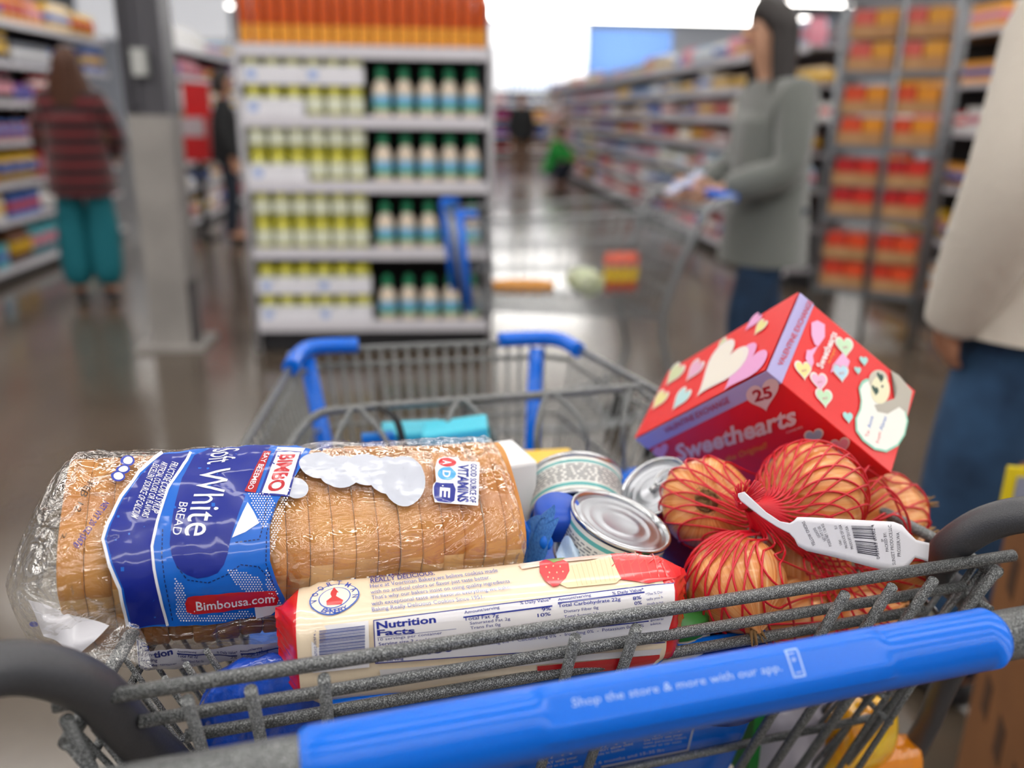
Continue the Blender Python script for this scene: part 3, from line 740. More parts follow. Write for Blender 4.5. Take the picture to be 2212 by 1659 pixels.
# groceries down in the main basket, seen through the rear wires on the right
m_pk = M('wrap_white', '#c9c4cf', .3, coat=.5, bump=.4, bscale=30, bdist=.004)
def pillow(name, label, cat, c, size, R_, mat, group=None):
    t = thing(name, label, cat, c, R_, group); sx, sy, sz = size
    part('pack', MB().grid(lambda i, j: Vector((sx*(i-.5), sy*.5*math.cos(2*PI*j)*(1-abs(2*i-1)**4)**.5*.98, sz*.5*math.sin(2*PI*j)*(1-.25*abs(2*i-1)**3)*(1+.03*math.sin(30*i)))), 26, 28, wrap_v=True), mat, t)
    return t
pillow('paper_pack', 'greyish white wrapped pack in the basket below the handle, beside the striped snack box', 'pack', at(1745, 1600, .86), (.13, .07, .15), RZ(20), m_pk)
pillow('candy_bag', 'shiny yellow and orange candy bag in the basket under the handle\'s right end', 'bag of candy', at(1848, 1592, .84), (.085, .05, .085), RZ(15), M('bag_orange', '#f0930e', .15, coat=.9, noise_amt=1, nscale=26, col2='#ffd21f', bump=.5, bscale=40, bdist=.006))
pillow('candy_bag', 'orange bag at the bottom edge of view in the basket, below the yellow candy bag', 'bag of candy', at(1912, 1650, .86), (.07, .05, .06), RZ(5), M('bag_orange2', '#e58a10', .25, coat=.6))
t = thing('snack_box', 'box striped green, red and yellow just right of the blue seat panel', 'box', at(1655, 1560, .86), RZ(10))
for k, (c_, w_) in enumerate((('#1d8a35', .012), ('#c2182a', .009), ('#f2d714', .026), ('#f4f1e4', .014))):
    x_ = (-.028, -.0175, 0, .020)[k]; part('side_band', MB().box((x_, 0, 0), (w_, .06, .09)), M('snack_%s' % ('green', 'red', 'yellow', 'cream')[k], c_, .35), t)
wbox('brown_box', 'brown box deep in the basket under the snack box', 'box', cw((.17, .36, .615)), (.14, .10, .12), CR, M('box_brown', '#6a4a34', .7))
pillow('tomato_pack', 'pale pack with pink print deep in the basket by the seat panel edge', 'pack', cw((.10, .30, .64)), (.12, .09, .14), CR, M('pack_pink', '#c79c92', .35, noise_amt=1, nscale=30, col2='#e6dcd2'))
# ------------------------------------------------------------------ shelving
m_sh = M('shelf_grey', '#a7a6ab', .4); m_shd = M('shelf_back_dark', '#1c1b1d', .7); m_rail = M('price_rail', '#d9d7de', .35)
m_kick = M('kick_dark', '#26262a', .6)
def bay(name, label, loc, rotz, W, levels, depth=.42, H=2.0, group=None, rail=.045, back=None):
    """shelf bay, front face at local y=0 looking to -y, x from 0 to W"""
    t = thing(name, label, 'shelf unit', loc, RZ(rotz), group)
    part('back_panel', MB().box((W/2, depth+.01, H/2), (W, .02, H)), back or m_shd, t)
    part('kick_plate', MB().box((W/2, depth/2+.03, levels[0]/2-.01), (W, depth-.02, max(.02, levels[0]-.03))), m_kick, t)
    for x in (.015, W-.015): part('upright', MB().box((x, depth-.01, H/2), (.03, .03, H)), m_sh, t)
    for z in levels:
        s_ = part('shelf', MB().box((W/2, depth/2, z-.012), (W-.004, depth-.004, .022)), m_sh, t)
        part('price_rail', MB().box((W/2, -.006, z-.018), (W-.006, .010, rail)), m_rail, s_)
    return t
def copy_bay(b, loc, rotz, label=None): return copy_tree(b, loc, RZ(rotz), label)
# product prototypes (local: centred in x, base at z=0, front at y=0, going back to +y)
PROTO = {}
def pmat(c, c2, key):
    k = 'pack_'+c+c2
    if k in MATS: return MATS[k]
    m = M(k, c, .4, coat=.2); nt = m.node_tree; N = nt.nodes; L = nt.links; b = N['Principled BSDF']
    tc = N.new('ShaderNodeTexCoord'); sp = N.new('ShaderNodeSeparateXYZ'); L.new(tc.outputs['Generated'], sp.inputs[0])
    r = N.new('ShaderNodeValToRGB'); r.color_ramp.interpolation = 'CONSTANT'; e = r.color_ramp.elements
    e[0].position = 0; e[0].color = lin(c); e[1].position = .32; e[1].color = lin(c2); k_ = e.new(.66); k_.color = lin(c)
    L.new(sp.outputs[2], r.inputs[0]); L.new(r.outputs[0], b.inputs['Base Color'])
    return m
def product(kind, w_, h_, d_, c, c2):
    key = (kind, round(w_, 3), round(h_, 3), c, c2)
    if key in PROTO: return PROTO[key]
    mat = pmat(c, c2, key); mb = MB()
    if kind == 'carton':
        mb.box((0, d_/2, h_/2), (w_, d_, h_)); mats = [mat]
    elif kind == 'bag':
        mb.grid(lambda i, j: Vector((w_*.5*math.cos(2*PI*j)*(1-.12*(2*i-1)**4), d_/2+d_*.5*math.sin(2*PI*j)*(1-abs(2*i-1)**5), h_*i)), 8, 14, wrap_v=True); mats = [mat]
    elif kind == 'jar':
        r_ = w_/2; T = Matrix.Translation((0, r_, 0))
        mb.lathe([(.0001, 0), (r_*.96, 0), (r_, .01), (r_, h_*.78), (r_*.84, h_*.85)], 16, 0, T).lathe([(r_*.88, h_*.84), (r_*.9, h_), (.0001, h_)], 16, 1, T); mats = [mat, M('lid_'+c2, c2, .35)]
    elif kind == 'bottle':
        r_ = w_/2; T = Matrix.Translation((0, r_, 0))
        mb.lathe([(.0001, 0), (r_*.96, 0), (r_, .01), (r_, h_*.62), (r_*.42, h_*.80), (r_*.38, h_*.86)], 16, 0, T).lathe([(r_*.44, h_*.85), (r_*.44, h_), (.0001, h_)], 16, 1, T); mats = [mat, M('lid_'+c2, c2, .35)]
    me = mb.mesh(kind, mats); PROTO[key] = me
    return me
CN = {'#c62a2f': 'red', '#e9a13a': 'orange', '#e3b521': 'yellow', '#2f63b8': 'blue', '#8a4aa0': 'purple', '#ececea': 'white', '#5f9f52': 'green', '#d98a9c': 'pink', '#7b4a2c': 'brown', '#d9bd92': 'tan', '#a8c3dd': 'pale blue', '#c8ccb8': 'pale green', '#39353a': 'black', '#3aa7b5': 'teal', '#b98f8f': 'dusty rose', '#a6483f': 'brick red'}
ORD = ['bottom', 'second', 'third', 'fourth', 'fifth', 'sixth', 'top']
def place(kind, me, loc, rotz, label, group):
    o = bpy.data.objects.new(kind, me); COL.objects.link(o)
    o.location = loc; o.rotation_euler = (0, 0, rad(rotz))
    return tag(o, label, {'carton': 'carton', 'bag': 'bag', 'jar': 'jar', 'bottle': 'bottle'}[kind], group)
def fill(bayloc, rotz, W, levels, pal, where, wr=(.13, .24), gap=.012, depth=.42, top_h=.28, fixed=None, skip=0.0, hfac=(.62, .86)):
    R_ = RZ(rotz)
    for li, z in enumerate(levels):
        hmax = (levels[li+1]-z-.06) if li+1 < len(levels) else top_h
        x = .02
        while x < W-.1:
            kind = random.choice(['carton', 'carton', 'bag', 'jar', 'bottle', 'bag'])
            c = random.choice(pal[li % len(pal)] if isinstance(pal[0], (list, tuple)) else pal); c2 = random.choice(['#ececea', '#e3b521', '#c62a2f', '#2f63b8', '#d98a9c'])
            w_ = random.choice([.75, 1.0]) * wr[1] if kind in ('carton', 'bag') else wr[0]
            w_ = round(w_, 2); h_ = round(hmax*random.choice(hfac), 2); n_ = random.choice([2, 3])
            for q in range(n_):
                if x+w_ > W-.01: x += .04; break
                if random.random() > skip:
                    me = product(kind, w_, h_, min(.3, w_*1.1), c, c2)
                    p = Vector(bayloc) + R_ @ Vector((x+w_/2, .02, z)); lb = f"{CN[c]} {kind} on the {ORD[li]} shelf of {where}"
                    place(kind, me, p, rotz, lb, f"{CN[c]} {kind} rows on the {ORD[li]} shelf of {where}")
                x += w_+gap
# endcap display in the middle
EL = [.17, .575, .93, 1.26, 1.60]
EX, EW, EY = -1.00, 1.27, 4.72
ec = bay('endcap_shelf', 'grey end display shelf full of yellow jars, green-capped bottles and orange bottles', (EX, EY, 0), 0, EW, EL, .40, 2.15, rail=.062)
for x in (-.012, EW+.012): part('side_post', MB().tube([(x, .0, .0), (x, .0, 1.62)], .016, 8), m_sh, ec)
part('side_panel', MB().box((.0, .2, .95), (.01, .4, 1.75)), m_sh, ec); part('side_panel', MB().box((EW, .2, .95), (.01, .4, 1.75)), m_sh, ec)
def bottle_thing(label, group, loc, h, r, body, cap, lab, l0=.16, l1=.46):
    t = thing('bottle', label, 'bottle', loc, None, group)
    part('bottle_body', MB().lathe([(.0001, 0), (r*.94, 0), (r, .01), (r, h*.52), (r*.86, h*.62), (r*.5, h*.74), (r*.42, h*.78)], 18), body, t)
    part('cap', MB().lathe([(r*.52, h*.76), (r*.52, h*.93), (r*.36, h), (.0001, h)], 16), cap, t)
    part('label', MB().lathe([(r*1.01, h*l0), (r*1.015, h*l1)], 18), lab, t); return t
m_cream = M('dressing_cream', '#e6d6c2', .3, coat=.3); m_gcap = M('cap_green', '#0f7f55', .4); m_lblb = M('label_blue_green', '#8fc7d8', .4)
b_nt = m_lblb.node_tree
_tc = b_nt.nodes.new('ShaderNodeTexCoord'); _sp = b_nt.nodes.new('ShaderNodeSeparateXYZ'); _r = b_nt.nodes.new('ShaderNodeValToRGB'); _r.color_ramp.interpolation = 'CONSTANT'
_r.color_ramp.elements[0].color = lin('#4fa56a'); _r.color_ramp.elements[1].position = .33; _r.color_ramp.elements[1].color = lin('#7dbbe0')
b_nt.links.new(_tc.outputs['Generated'], _sp.inputs[0]); b_nt.links.new(_sp.outputs[2], _r.inputs[0]); b_nt.links.new(_r.outputs[0], b_nt.nodes['Principled BSDF'].inputs['Base Color'])
first = None
for li in range(4):
    z = EL[li]
    for q in range(5):
        lb = f"cream dressing bottle with green cap, row on the {ORD[li]} shelf of the middle end display"
        loc = (EX+.71+q*.118, EY+.055+.012*(q % 2), z)
        if first is None: first = bottle_thing(lb, lb.replace('bottle with', 'bottles with'), loc, .255, .047, m_cream, m_gcap, m_lblb)
        else: copy_tree(first, loc, None, lb, lb.replace('bottle with', 'bottles with'))
ob = bottle_thing('tall orange bottle in the row on top of the middle end display', 'orange bottles on top of the middle end display', (EX+.035, EY+.05, EL[4]), .46, .029, M('orange_sauce', '#d2560f', .25, coat=.5), M('cap_orange', '#e2641a', .4), M('label_amber', '#f0a53a', .4), .04, .23)
for q in range(1, 19): copy_tree(ob, (EX+.035+q*.0665, EY+.05, EL[4]))
def jar_thing(label, group, loc, h, r):
    t = thing('jar', label, 'jar', loc, None, group)
    part('jar_glass', MB().lathe([(.0001, 0), (r*.95, 0), (r, .006), (r, h*.74), (r*.82, h*.83)], 18), M('pickle_jar', '#b5b45a', .3, coat=.4), t)
    part('lid', MB().lathe([(r*.88, h*.82), (r*.9, h), (.0001, h)], 18), M('lid_yellow', '#d6cf2c', .4), t)
    part('label', MB().lathe([(r*1.01, h*.2), (r*1.01, h*.62)], 18), M('label_pale', '#e4e8d4', .45), t); return t
jp = None
tray_p = None
for li in range(4):
    hh = (.155, .155, .16, .165)[li]
    for lv in range(2):
        for q in range(6):
            lb = f"yellow-lidded jar, {'upper' if lv else 'lower'} layer, {ORD[li]} shelf of the middle end display"
            loc = (EX+.058+q*.103, EY+.05, EL[li]+lv*.160+.004)
            if jp is None: jp = jar_thing(lb, lb.replace('jar,', 'jars,'), loc, .152, .047)
            else: copy_tree(jp, loc, None, lb, lb.replace('jar,', 'jars,'))
        for q in range(2):
            if (li, lv, q) in ((3, 0, 1), (2, 0, 1), (2, 1, 0), (2, 1, 1), (1, 0, 0), (1, 0, 1), (1, 1, 0), (1, 1, 1)): continue
            lb = f"white tray box around {'upper' if lv else 'lower'} jars, {('left', 'right')[q]} half, {ORD[li]} shelf of end display"
            loc = (EX+.160+q*.309, EY+.05, EL[li]+lv*.160)
            if tray_p is None:
                tray_p = thing('tray_box', lb, 'tray', loc)
                part('tray', MB().box((0, -.0505, .046), (.305, .004, .09)).box((0, 0, .002), (.305, .1, .003)).box((-.1525, 0, .046), (.003, .1, .09)).box((.1525, 0, .046), (.003, .1, .09)), M('tray_white', '#e9e9f0', .5), tray_p)
                part('blue_emblem', MB().lathe([(.0001, 0), (.026, 0)], 18, 0, Matrix.Translation((-.1, -.0532, .05)) @ Matrix.Rotation(PI/2, 4, 'X')), M('emblem_blue', '#9fb6e6', .5), tray_p)
            else: copy_tree(tray_p, loc, None, lb)
# left run near, left run far, right run, right near run
G1 = [.11, .46, .73, 1.04, 1.33, 1.62, 1.92]
palL = [['#2f63b8', '#3aa7b5', '#7b4a2c', '#c62a2f'], ['#ececea', '#3aa7b5', '#c62a2f', '#2f63b8'], ['#c62a2f', '#e3b521', '#d98a9c', '#c62a2f'], ['#c62a2f', '#a6483f', '#c62a2f'], ['#39353a', '#8a4aa0', '#ececea', '#e9a13a'], ['#39353a', '#39353a', '#2f63b8', '#7b4a2c'], ['#e3b521', '#e9a13a', '#e9a13a', '#e3b521']]
bL = None
m_sh2 = m_sh
for i in range(4):
    loc = (-3.28, 4.6+i*1.2, 0); lb = f"dark backed shelf bay of the near left aisle, number {i+1} going back".replace(f", number {i+1} going back", (', nearest', ', second back', ', third back', ', farthest')[i])
    if bL is None: bL = bay('shelf_bay', lb, loc, 90, 1.2, G1, .42, 2.1)
    else: copy_bay(bL, loc, 90, lb)
    fill(loc, 90, 1.2, G1, palL, 'the near left aisle', wr=(.13, .22), top_h=.26)
palF = [['#b98f8f', '#a6483f', '#ececea', '#2f63b8'], ['#ececea', '#39353a', '#b98f8f'], ['#c8ccb8', '#ececea', '#b98f8f'], ['#a6483f', '#2f63b8', '#ececea'], ['#ececea', '#a8c3dd', '#e3b521'], ['#a8c3dd', '#d98a9c', '#c62a2f', '#8a4aa0'], ['#ececea', '#a8c3dd', '#d98a9c']]
for i in range(5):
    loc = (-2.72, 9.6+i*1.8, 0)
    if i == 0: bF = bay('shelf_bay', 'shelf bay far along the left aisle behind the pillar', loc, 90, 1.8, G1, .42, 2.1, 'far left aisle shelf bays')
    else: copy_bay(bF, loc, 90)
    fill(loc, 90, 1.8, G1, palF, 'the far left aisle', wr=(.20, .34), top_h=.24)
palR = [['#a6483f', '#b98f8f', '#ececea', '#d98a9c'], ['#b98f8f', '#2f63b8', '#ececea', '#c8ccb8'], ['#c8ccb8', '#b98f8f', '#a8c3dd'], ['#a6483f', '#a6483f', '#b98f8f', '#d9bd92'], ['#2f63b8', '#b98f8f', '#d9bd92', '#ececea'], ['#d9bd92', '#a8c3dd', '#b98f8f', '#ececea'], ['#a8c3dd', '#ececea', '#d98a9c', '#a8c3dd']]
GR = [.14, .46, .76, 1.03, 1.28, 1.53, 1.80]
for i in range(9):
    loc = (2.72, 6.5+(i+1)*1.8, 0)
    if i == 0: bR = bay('shelf_bay', 'pale shelf bay of the long right-hand aisle', loc, -90, 1.8, GR, .42, 2.0, 'long right aisle shelf bays', rail=.06, back=M('shelf_back_pale', '#8b8688', .7))
    else: copy_bay(bR, loc, -90)
    fill(loc, -90, 1.8, GR, palR, 'the long right-hand aisle', wr=((.14, .24) if i < 3 else (.24, .40)), top_h=.22)
# near right unit behind the wire rack: orange and white packs on black shelves
G3 = [.14, .50, .86, 1.22, 1.52, 1.84]
palO = [['#e9a13a'], ['#e9a13a', '#e3b521'], ['#ececea', '#e9a13a'], ['#ececea', '#c62a2f'], ['#e9a13a', '#e9a13a'], ['#e9a13a', '#ececea']]
for i in range(2):
    loc = (3.42, 4.0+(i+1)*1.3, 0); lb = 'black shelf bay of orange packs behind the wire rack, ' + ('nearer one' if i == 0 else 'farther one')
    if i == 0: b3 = bay('shelf_bay', lb, loc, -90, 1.3, G3, .42, 2.1, rail=.03)
    else: copy_bay(b3, loc, -90, lb)
    fill(loc, -90, 1.3, G3, palO, 'the black unit behind the wire rack', wr=(.13, .26), top_h=.25, hfac=(.5, .62))
# far end unit across the aisle
loc = (0.6, 27, 0); bE = bay('shelf_unit', 'low far shelf unit of orange and purple goods across the aisle end', loc, 0, 3.6, [.14, .6, 1.05, 1.5], .5, 1.9)
fill(loc, 0, 3.6, [.14, .6, 1.05, 1.5], [['#39353a', '#7b4a2c'], ['#2f63b8', '#b98f8f'], ['#e9a13a', '#d98a9c', '#8a4aa0', '#e3b521'], ['#ececea', '#d9bd92']], 'the far unit across the aisle', wr=(.3, .4), top_h=.3)
# ------------------------------------------------------------------ wire rack with display cases
RK = thing('wire_rack', 'grey wire rack stacked with cases of red and orange goods, right of the woman', 'wire rack', (2.62, 4.98, 0), RZ(-38))
m_rk = M('rack_grey', '#7e8287', .35, .5); rw, rd = .58, .34
g = MB()
for (x, y) in ((-rw/2, -rd/2), (rw/2, -rd/2), (-rw/2, rd/2), (rw/2, rd/2), (0.02, -rd/2)):
    g.tube([(x, y, .0), (x, y, 2.15)], .016, 10)
part('posts', g, m_rk, RK)
RKL = [.30, .73, 1.13, 1.53, 1.93]
for z in RKL:
    g = MB()
    for y in (-rd/2, rd/2): g.box((0, y, z), (rw, .018, .035))
    for x in (-rw/2, rw/2): g.box((x, 0, z), (.018, rd, .035))
    for q in range(9): g.tube([(-rw/2+rw*(q+.5)/9, -rd/2, z), (-rw/2+rw*(q+.5)/9, rd/2, z)], .003, 6)
    part('wire_shelf', g, m_rk, RK)
g = MB()
for x in (-rw/2, rw/2):
    for q in range(10): g.tube([(x, -rd/2+rd*q/9, .30), (x, -rd/2+rd*q/9, 1.93)], .0022, 6)
for z in [.36+.08*k for k in range(20)]: g.tube([(rw/2, -rd/2, z), (rw/2, rd/2, z)], .0022, 6)
part('side_mesh', g, m_rk, RK)
m_card = M('cardboard', '#b98d62', .8, noise_amt=1, nscale=9, col2='#a87b50')
case_p = None; R_ = RZ(-38)
for li, z in enumerate(RKL[:4]):
    for lv in range(2):
        for q in range(2):
            lb = f"cardboard case of {('red', 'red', 'orange', 'pink')[li]} packets on wire rack, {ORD[li]} shelf, {'upper' if lv else 'lower'} {('left', 'right')[q]}"
            p = Vector((2.62, 4.98, 0)) + R_ @ Vector((-.132+q*.264, -.02, z+.02+lv*.17))
            t = thing('display_case', lb, 'case', p, R_)
            part('case', MB().box((0, -.135, .035), (.25, .004, .07)).box((0, .135, .05), (.25, .004, .1)).box((-.123, 0, .05), (.004, .27, .10)).box((.123, 0, .05), (.004, .27, .10)).box((0, 0, .002), (.246, .27, .004)), m_card, t)
            cols = (('#c8381e', '#d9481c'), ('#b3161c', '#c9261c'), ('#d0481f', '#d98a1c'), ('#c8584c', '#d0902c'))[li]
            for s_ in range(2): bevel(part('packet', MB().box((-.061+s_*.122, 0, .077), (.116, .255, .144)), M('packet_'+cols[s_], cols[s_], .45), t), .01)
# ------------------------------------------------------------------ pillar
m_con = M('pillar_grey', '#8b8784', .6, noise_amt=1, nscale=4, col2='#9b9793'); m_pd = M('pillar_dark', '#55545a', .5)
t = thing('steel_pillar', 'steel pillar, dark grey above a pale grey lower wrap, left of the end display', 'pillar', (-1.50, 4.92, 0))
part('lower_wrap', MB().box((0, 0, .63), (.215, .22, 1.26)), m_con, t)
part('upper_column', MB().box((-.10, 0, 3.38), (.02, .22, 4.24)).box((.10, 0, 3.38), (.02, .22, 4.24)).box((0, -.04, 3.38), (.20, .02, 4.24)).box((-.06, -.06, 3.4), (.03, .03, 4.2)), m_pd, t)
part('switch_box', MB().box((-.02, -.075, 1.52), (.07, .06, .13)), M('switch_white', '#b9bbb8', .5), t)
part('base_plate', MB().box((0, 0, .012), (.36, .36, .024)), m_con, t)
part('corner_guard', MB().box((.115, -.03, .20), (.014, .16, .36)), M('guard_dark', '#2a2224', .5), t)
# red display and cardboard box
t = thing('display_stand', 'red cardboard display stand in the left aisle beside the person in a dark jacket', 'display stand', (-2.42, 9.25, 0), RZ(0))
part('stand_post', MB().box((0, 0, .40), (.06, .06, .8)).box((0, 0, .01), (.3, .3, .02)), m_kick, t)
part('bin', MB().box((0, 0, 1.0), (.30, .26, .42)), M('display_red', '#c40d14', .5), t)
hd = MB().box((0, .1, 1.36), (.26, .04, .36)); part('header', hd, MATS['display_red'], t)
part('pale_panel', MB().box((0, -.132, 1.12), (.22, .006, .18)), M('panel_grey', '#b9aeb4', .5), t)
t = thing('cardboard_box', 'brown cardboard shipping box with dark printed marks, lower right corner', 'cardboard box', (1.16, 1.02, 0), RZ(-24))
bevel(part('carton', MB().box((0, 0, .36), (.50, .46, .72)), M('cardboard_dark', '#8a5a30', .8, noise_amt=1, nscale=5, col2='#7c4f29'), t), .006)
part('seam_tape', MB().box((-.02, 0, .7205), (.05, .46, .001)), M('tape_brown', '#9c6a3c', .35), t)
m_ib = M('ink_brown', '#4a2e18', .8)
for k in range(3):
    for (zz) in (.30, .55): part('print_mark', MB().box((-.2505, -.12+.12*k, zz), (.001, .05, .075)), m_ib, t); part('print_mark', MB().box((-.14+.12*k, -.2305, zz), (.045, .001, .07)), m_ib, t)
t = thing('price_card', 'yellow and grey card beside the jeans at the right edge of view', 'card', at(2204, 1050, 1.28), RZ(-15))
part('card', MB().box((0, 0, 0), (.045, .006, .06)), M('card_yellow', '#e6cf1d', .5), t); part('grey_print', MB().box((.006, -.004, -.004), (.028, .002, .04)), M('print_grey', '#8c93a8', .5), t)
# ------------------------------------------------------------------ people
m_skin = M('skin', '#c08a6c', .5); m_skin2 = M('skin_light', '#d2a184', .5)
def V(a): return Vector(a)
def hand_nodes(nd, ed, wrist, key, d, side, curl=.5, s=1.0, r=.0085):
    """palm and five fingers; d = hand direction, side = thumb direction"""
    d = V(d).normalized(); side = (V(side)-d*V(side).dot(d)).normalized(); nrm = d.cross(side)
    pm = V(wrist)+d*.045*s; nd['pm'+key] = (tuple(pm), .030*s, .016*s); ed.append((wrist_key[key], 'pm'+key))
    for f in range(4):
        o = side*(.030-.020*f)*s; L_ = (.070, .078, .072, .056)[f]*s
        a = V(wrist)+d*.082*s+o; b = a+(d*math.cos(curl)+nrm*math.sin(curl))*L_*.5; c = b+(d*math.cos(curl*2)+nrm*math.sin(curl*2))*L_*.5
        for i, (p, rr) in enumerate(((a, r*1.05), (b, r), (c, r*.8))):
            nd[f'f{f}{i}{key}'] = (tuple(p), rr*s)
        ed += [('pm'+key, f'f{f}0{key}'), (f'f{f}0{key}', f'f{f}1{key}'), (f'f{f}1{key}', f'f{f}2{key}')]
    a = V(wrist)+d*.03*s+side*.032*s; b = a+(d*.6+side*.55+nrm*.3).normalized()*.035*s; c = b+(d*.85+side*.1+nrm*.4).normalized()*.028*s
    for i, (p, rr) in enumerate(((a, r*1.3), (b, r*1.1), (c, r*.9))): nd[f't{i}{key}'] = (tuple(p), rr*s)
    ed += [('pm'+key, 't0'+key), ('t0'+key, 't1'+key), ('t1'+key, 't2'+key)]
wrist_key = {'L': 'wrL', 'R': 'wrR'}
def person(name, label, loc, rotz, J, H=1.0, skinm=None, top=None, bottom=None, shoes=None, hairm=None, hair='long', top_r=1.0, hem=.84, stripes=None, female=True, face=True, fit=1.0, hair_len=.5, group=None, legw=1.0, hair_w=1.0, sleeve=.90):
    """J overrides joint positions; faces local -y; x to the person's left is +x"""
    t = thing(name, label, 'person', loc, RZ(rotz), group); S_ = H
    j = {'pel': (0, 0, .93), 'sp': (0, 0, 1.08), 'ch': (0, .0, 1.27), 'nk': (0, .005, 1.44), 'hd0': (0, -.01, 1.52), 'hd1': (0, -.012, 1.60), 'hd2': (0, 0, 1.67),
         'shL': (.165, 0, 1.37), 'elL': (.215, .02, 1.10), 'wrL': (.21, -.05, .86), 'shR': (-.165, 0, 1.37), 'elR': (-.215, .02, 1.10), 'wrR': (-.21, -.05, .86),
         'hpL': (.09, 0, .90), 'knL': (.10, -.02, .50), 'anL': (.10, .02, .09), 'toL': (.11, -.14, .035), 'hpR': (-.09, 0, .90), 'knR': (-.10, -.02, .50), 'anR': (-.10, .02, .09), 'toR': (-.11, -.14, .035)}
    j.update(J); j = {k: V(v)*S_ for k, v in j.items()}
    R_ = {'pel': (.135, .10), 'sp': (.115, .085), 'ch': (.135, .10), 'nk': (.050, .052), 'hd0': (.060, .070), 'hd1': (.072, .088), 'hd2': (.060, .070),
          'sh': (.055, .055), 'el': (.040, .040), 'wr': (.027, .024), 'hp': (.085, .085), 'kn': (.055, .055), 'an': (.038, .040), 'to': (.036, .026)}
    nd = {k: (tuple(v), *(q*S_ for q in R_[k if k in R_ else k[:2]])) for k, v in j.items()}
    ed = [('pel', 'sp'), ('sp', 'ch'), ('ch', 'nk'), ('nk', 'hd0'), ('hd0', 'hd1'), ('hd1', 'hd2')]
    for s_ in 'LR': ed += [('ch', 'sh'+s_), ('sh'+s_, 'el'+s_), ('el'+s_, 'wr'+s_), ('pel', 'hp'+s_), ('hp'+s_, 'kn'+s_), ('kn'+s_, 'an'+s_), ('an'+s_, 'to'+s_)]
    for s_, sd in (('L', -1), ('R', 1)):
        dr = (j['wr'+s_]-j['el'+s_]).normalized(); hand_nodes(nd, ed, j['wr'+s_], s_, dr, (sd*.3, -1, .1), .35, S_)
    skin('body', nd, ed, skinm or m_skin, t, 2, root='pel')
    tr = top_r
    cn = {}; hemz = hem*S_
    sub = lambda a, b, f: a.lerp(b, f)
    pel, sp, ch, nk = j['pel'], j['sp'], j['ch'], j['nk']
    hp = sub(j['hpL'], j['hpR'], .5); hemp = hp + (pel-sp).normalized()*max(0, (hp.z-hemz)) if hemz < hp.z else pel
    cn['hem'] = (tuple(hemp), .172*tr*S_, .140*tr*S_); cn['pel'] = (tuple(pel), .158*tr*S_, .122*tr*S_); cn['sp'] = (tuple(sp), .145*tr*S_, .115*tr*S_)
    cn['ch'] = (tuple(ch), .165*tr*S_, .125*tr*S_); cn['col'] = (tuple(sub(ch, nk, .85)), .068*S_, .066*S_)
    ce = [('hem', 'pel'), ('pel', 'sp'), ('sp', 'ch'), ('ch', 'col')]
    if (hemp-pel).length < .02: cn.pop('hem'); ce = ce[1:]
    else: cn['hem2'] = (tuple(hemp+(hemp-pel).normalized()*.018), .172*tr*S_, .140*tr*S_); ce.append(('hem', 'hem2'))
    for s_ in 'LR':
        sh, el, wr = j['sh'+s_], j['el'+s_], j['wr'+s_]
        cn['sh'+s_] = (tuple(sh), .078*tr*S_); cn['el'+s_] = (tuple(el), .066*tr*S_); cn['cu'+s_] = (tuple(sub(el, wr, sleeve)), .046*tr*S_); cn['cv'+s_] = (tuple(sub(el, wr, sleeve+.05)), .044*tr*S_); ce.append(('cu'+s_, 'cv'+s_))
        cn['mu'+s_] = (tuple(sub(sh, el, .5)), .070*tr*S_); cn['fo'+s_] = (tuple(sub(el, wr, .6)), .062*tr*S_)
        ce += [('ch', 'sh'+s_), ('sh'+s_, 'mu'+s_), ('mu'+s_, 'el'+s_), ('el'+s_, 'fo'+s_), ('fo'+s_, 'cu'+s_)]
    to_ = skin('top', cn, ce, top, t, 2, root='ch')
    ax_ = [sub(ch, nk, .25), ch, sub(ch, sp, .5), sp, pel, hemp if hemz < hp.z else pel+(pel-sp)*.2]
    rx_ = [.135, .160, .160, .158, .172, .182]; ry_ = [.085, .118, .125, .128, .140, .150]
    def lower(i, k_):
        f = i*5; n_ = min(4, int(f)); g_ = f-n_; c_ = ax_[n_].lerp(ax_[n_+1], g_); a_ = 2*PI*k_
        fold = 1+.018*math.sin(a_*5+f*2)*f/5
        return c_ + V((math.cos(a_)*(rx_[n_]*(1-g_)+rx_[n_+1]*g_)*tr*S_*fold, math.sin(a_)*(ry_[n_]*(1-g_)+ry_[n_+1]*g_)*tr*S_*fold, 0))
    lm = MB().grid(lower, 30, 40, wrap_v=True).mesh('lower', top)
    bmj = bmesh.new(); bmj.from_mesh(to_.data); bmj.from_mesh(lm); bmj.to_mesh(to_.data); bmj.free(); bpy.data.meshes.remove(lm)
    pn_ = {'pel': (tuple(pel-V((0, 0, .03))), .108*S_, .100*S_), 'hpL': (tuple(j['hpL']), .094*S_*fit), 'hpR': (tuple(j['hpR']), .094*S_*fit)}; pe = [('pel', 'hpL'), ('pel', 'hpR')]
    for s_ in 'LR':
        kn, an, hp_ = j['kn'+s_], j['an'+s_], j['hp'+s_]
        pn_['th'+s_] = (tuple(sub(hp_, kn, .5)), .088*S_*fit); pn_['kn'+s_] = (tuple(kn), .074*S_*fit*legw); pn_['ca'+s_] = (tuple(sub(kn, an, .5)), .072*S_*fit*legw); pn_['an'+s_] = (tuple(sub(kn, an, 1.0)), .066*S_*fit*legw)
        pe += [('hp'+s_, 'th'+s_), ('th'+s_, 'kn'+s_), ('kn'+s_, 'ca'+s_), ('ca'+s_, 'an'+s_)]
    skin('trousers', pn_, pe, bottom, t, 2, root='pel')
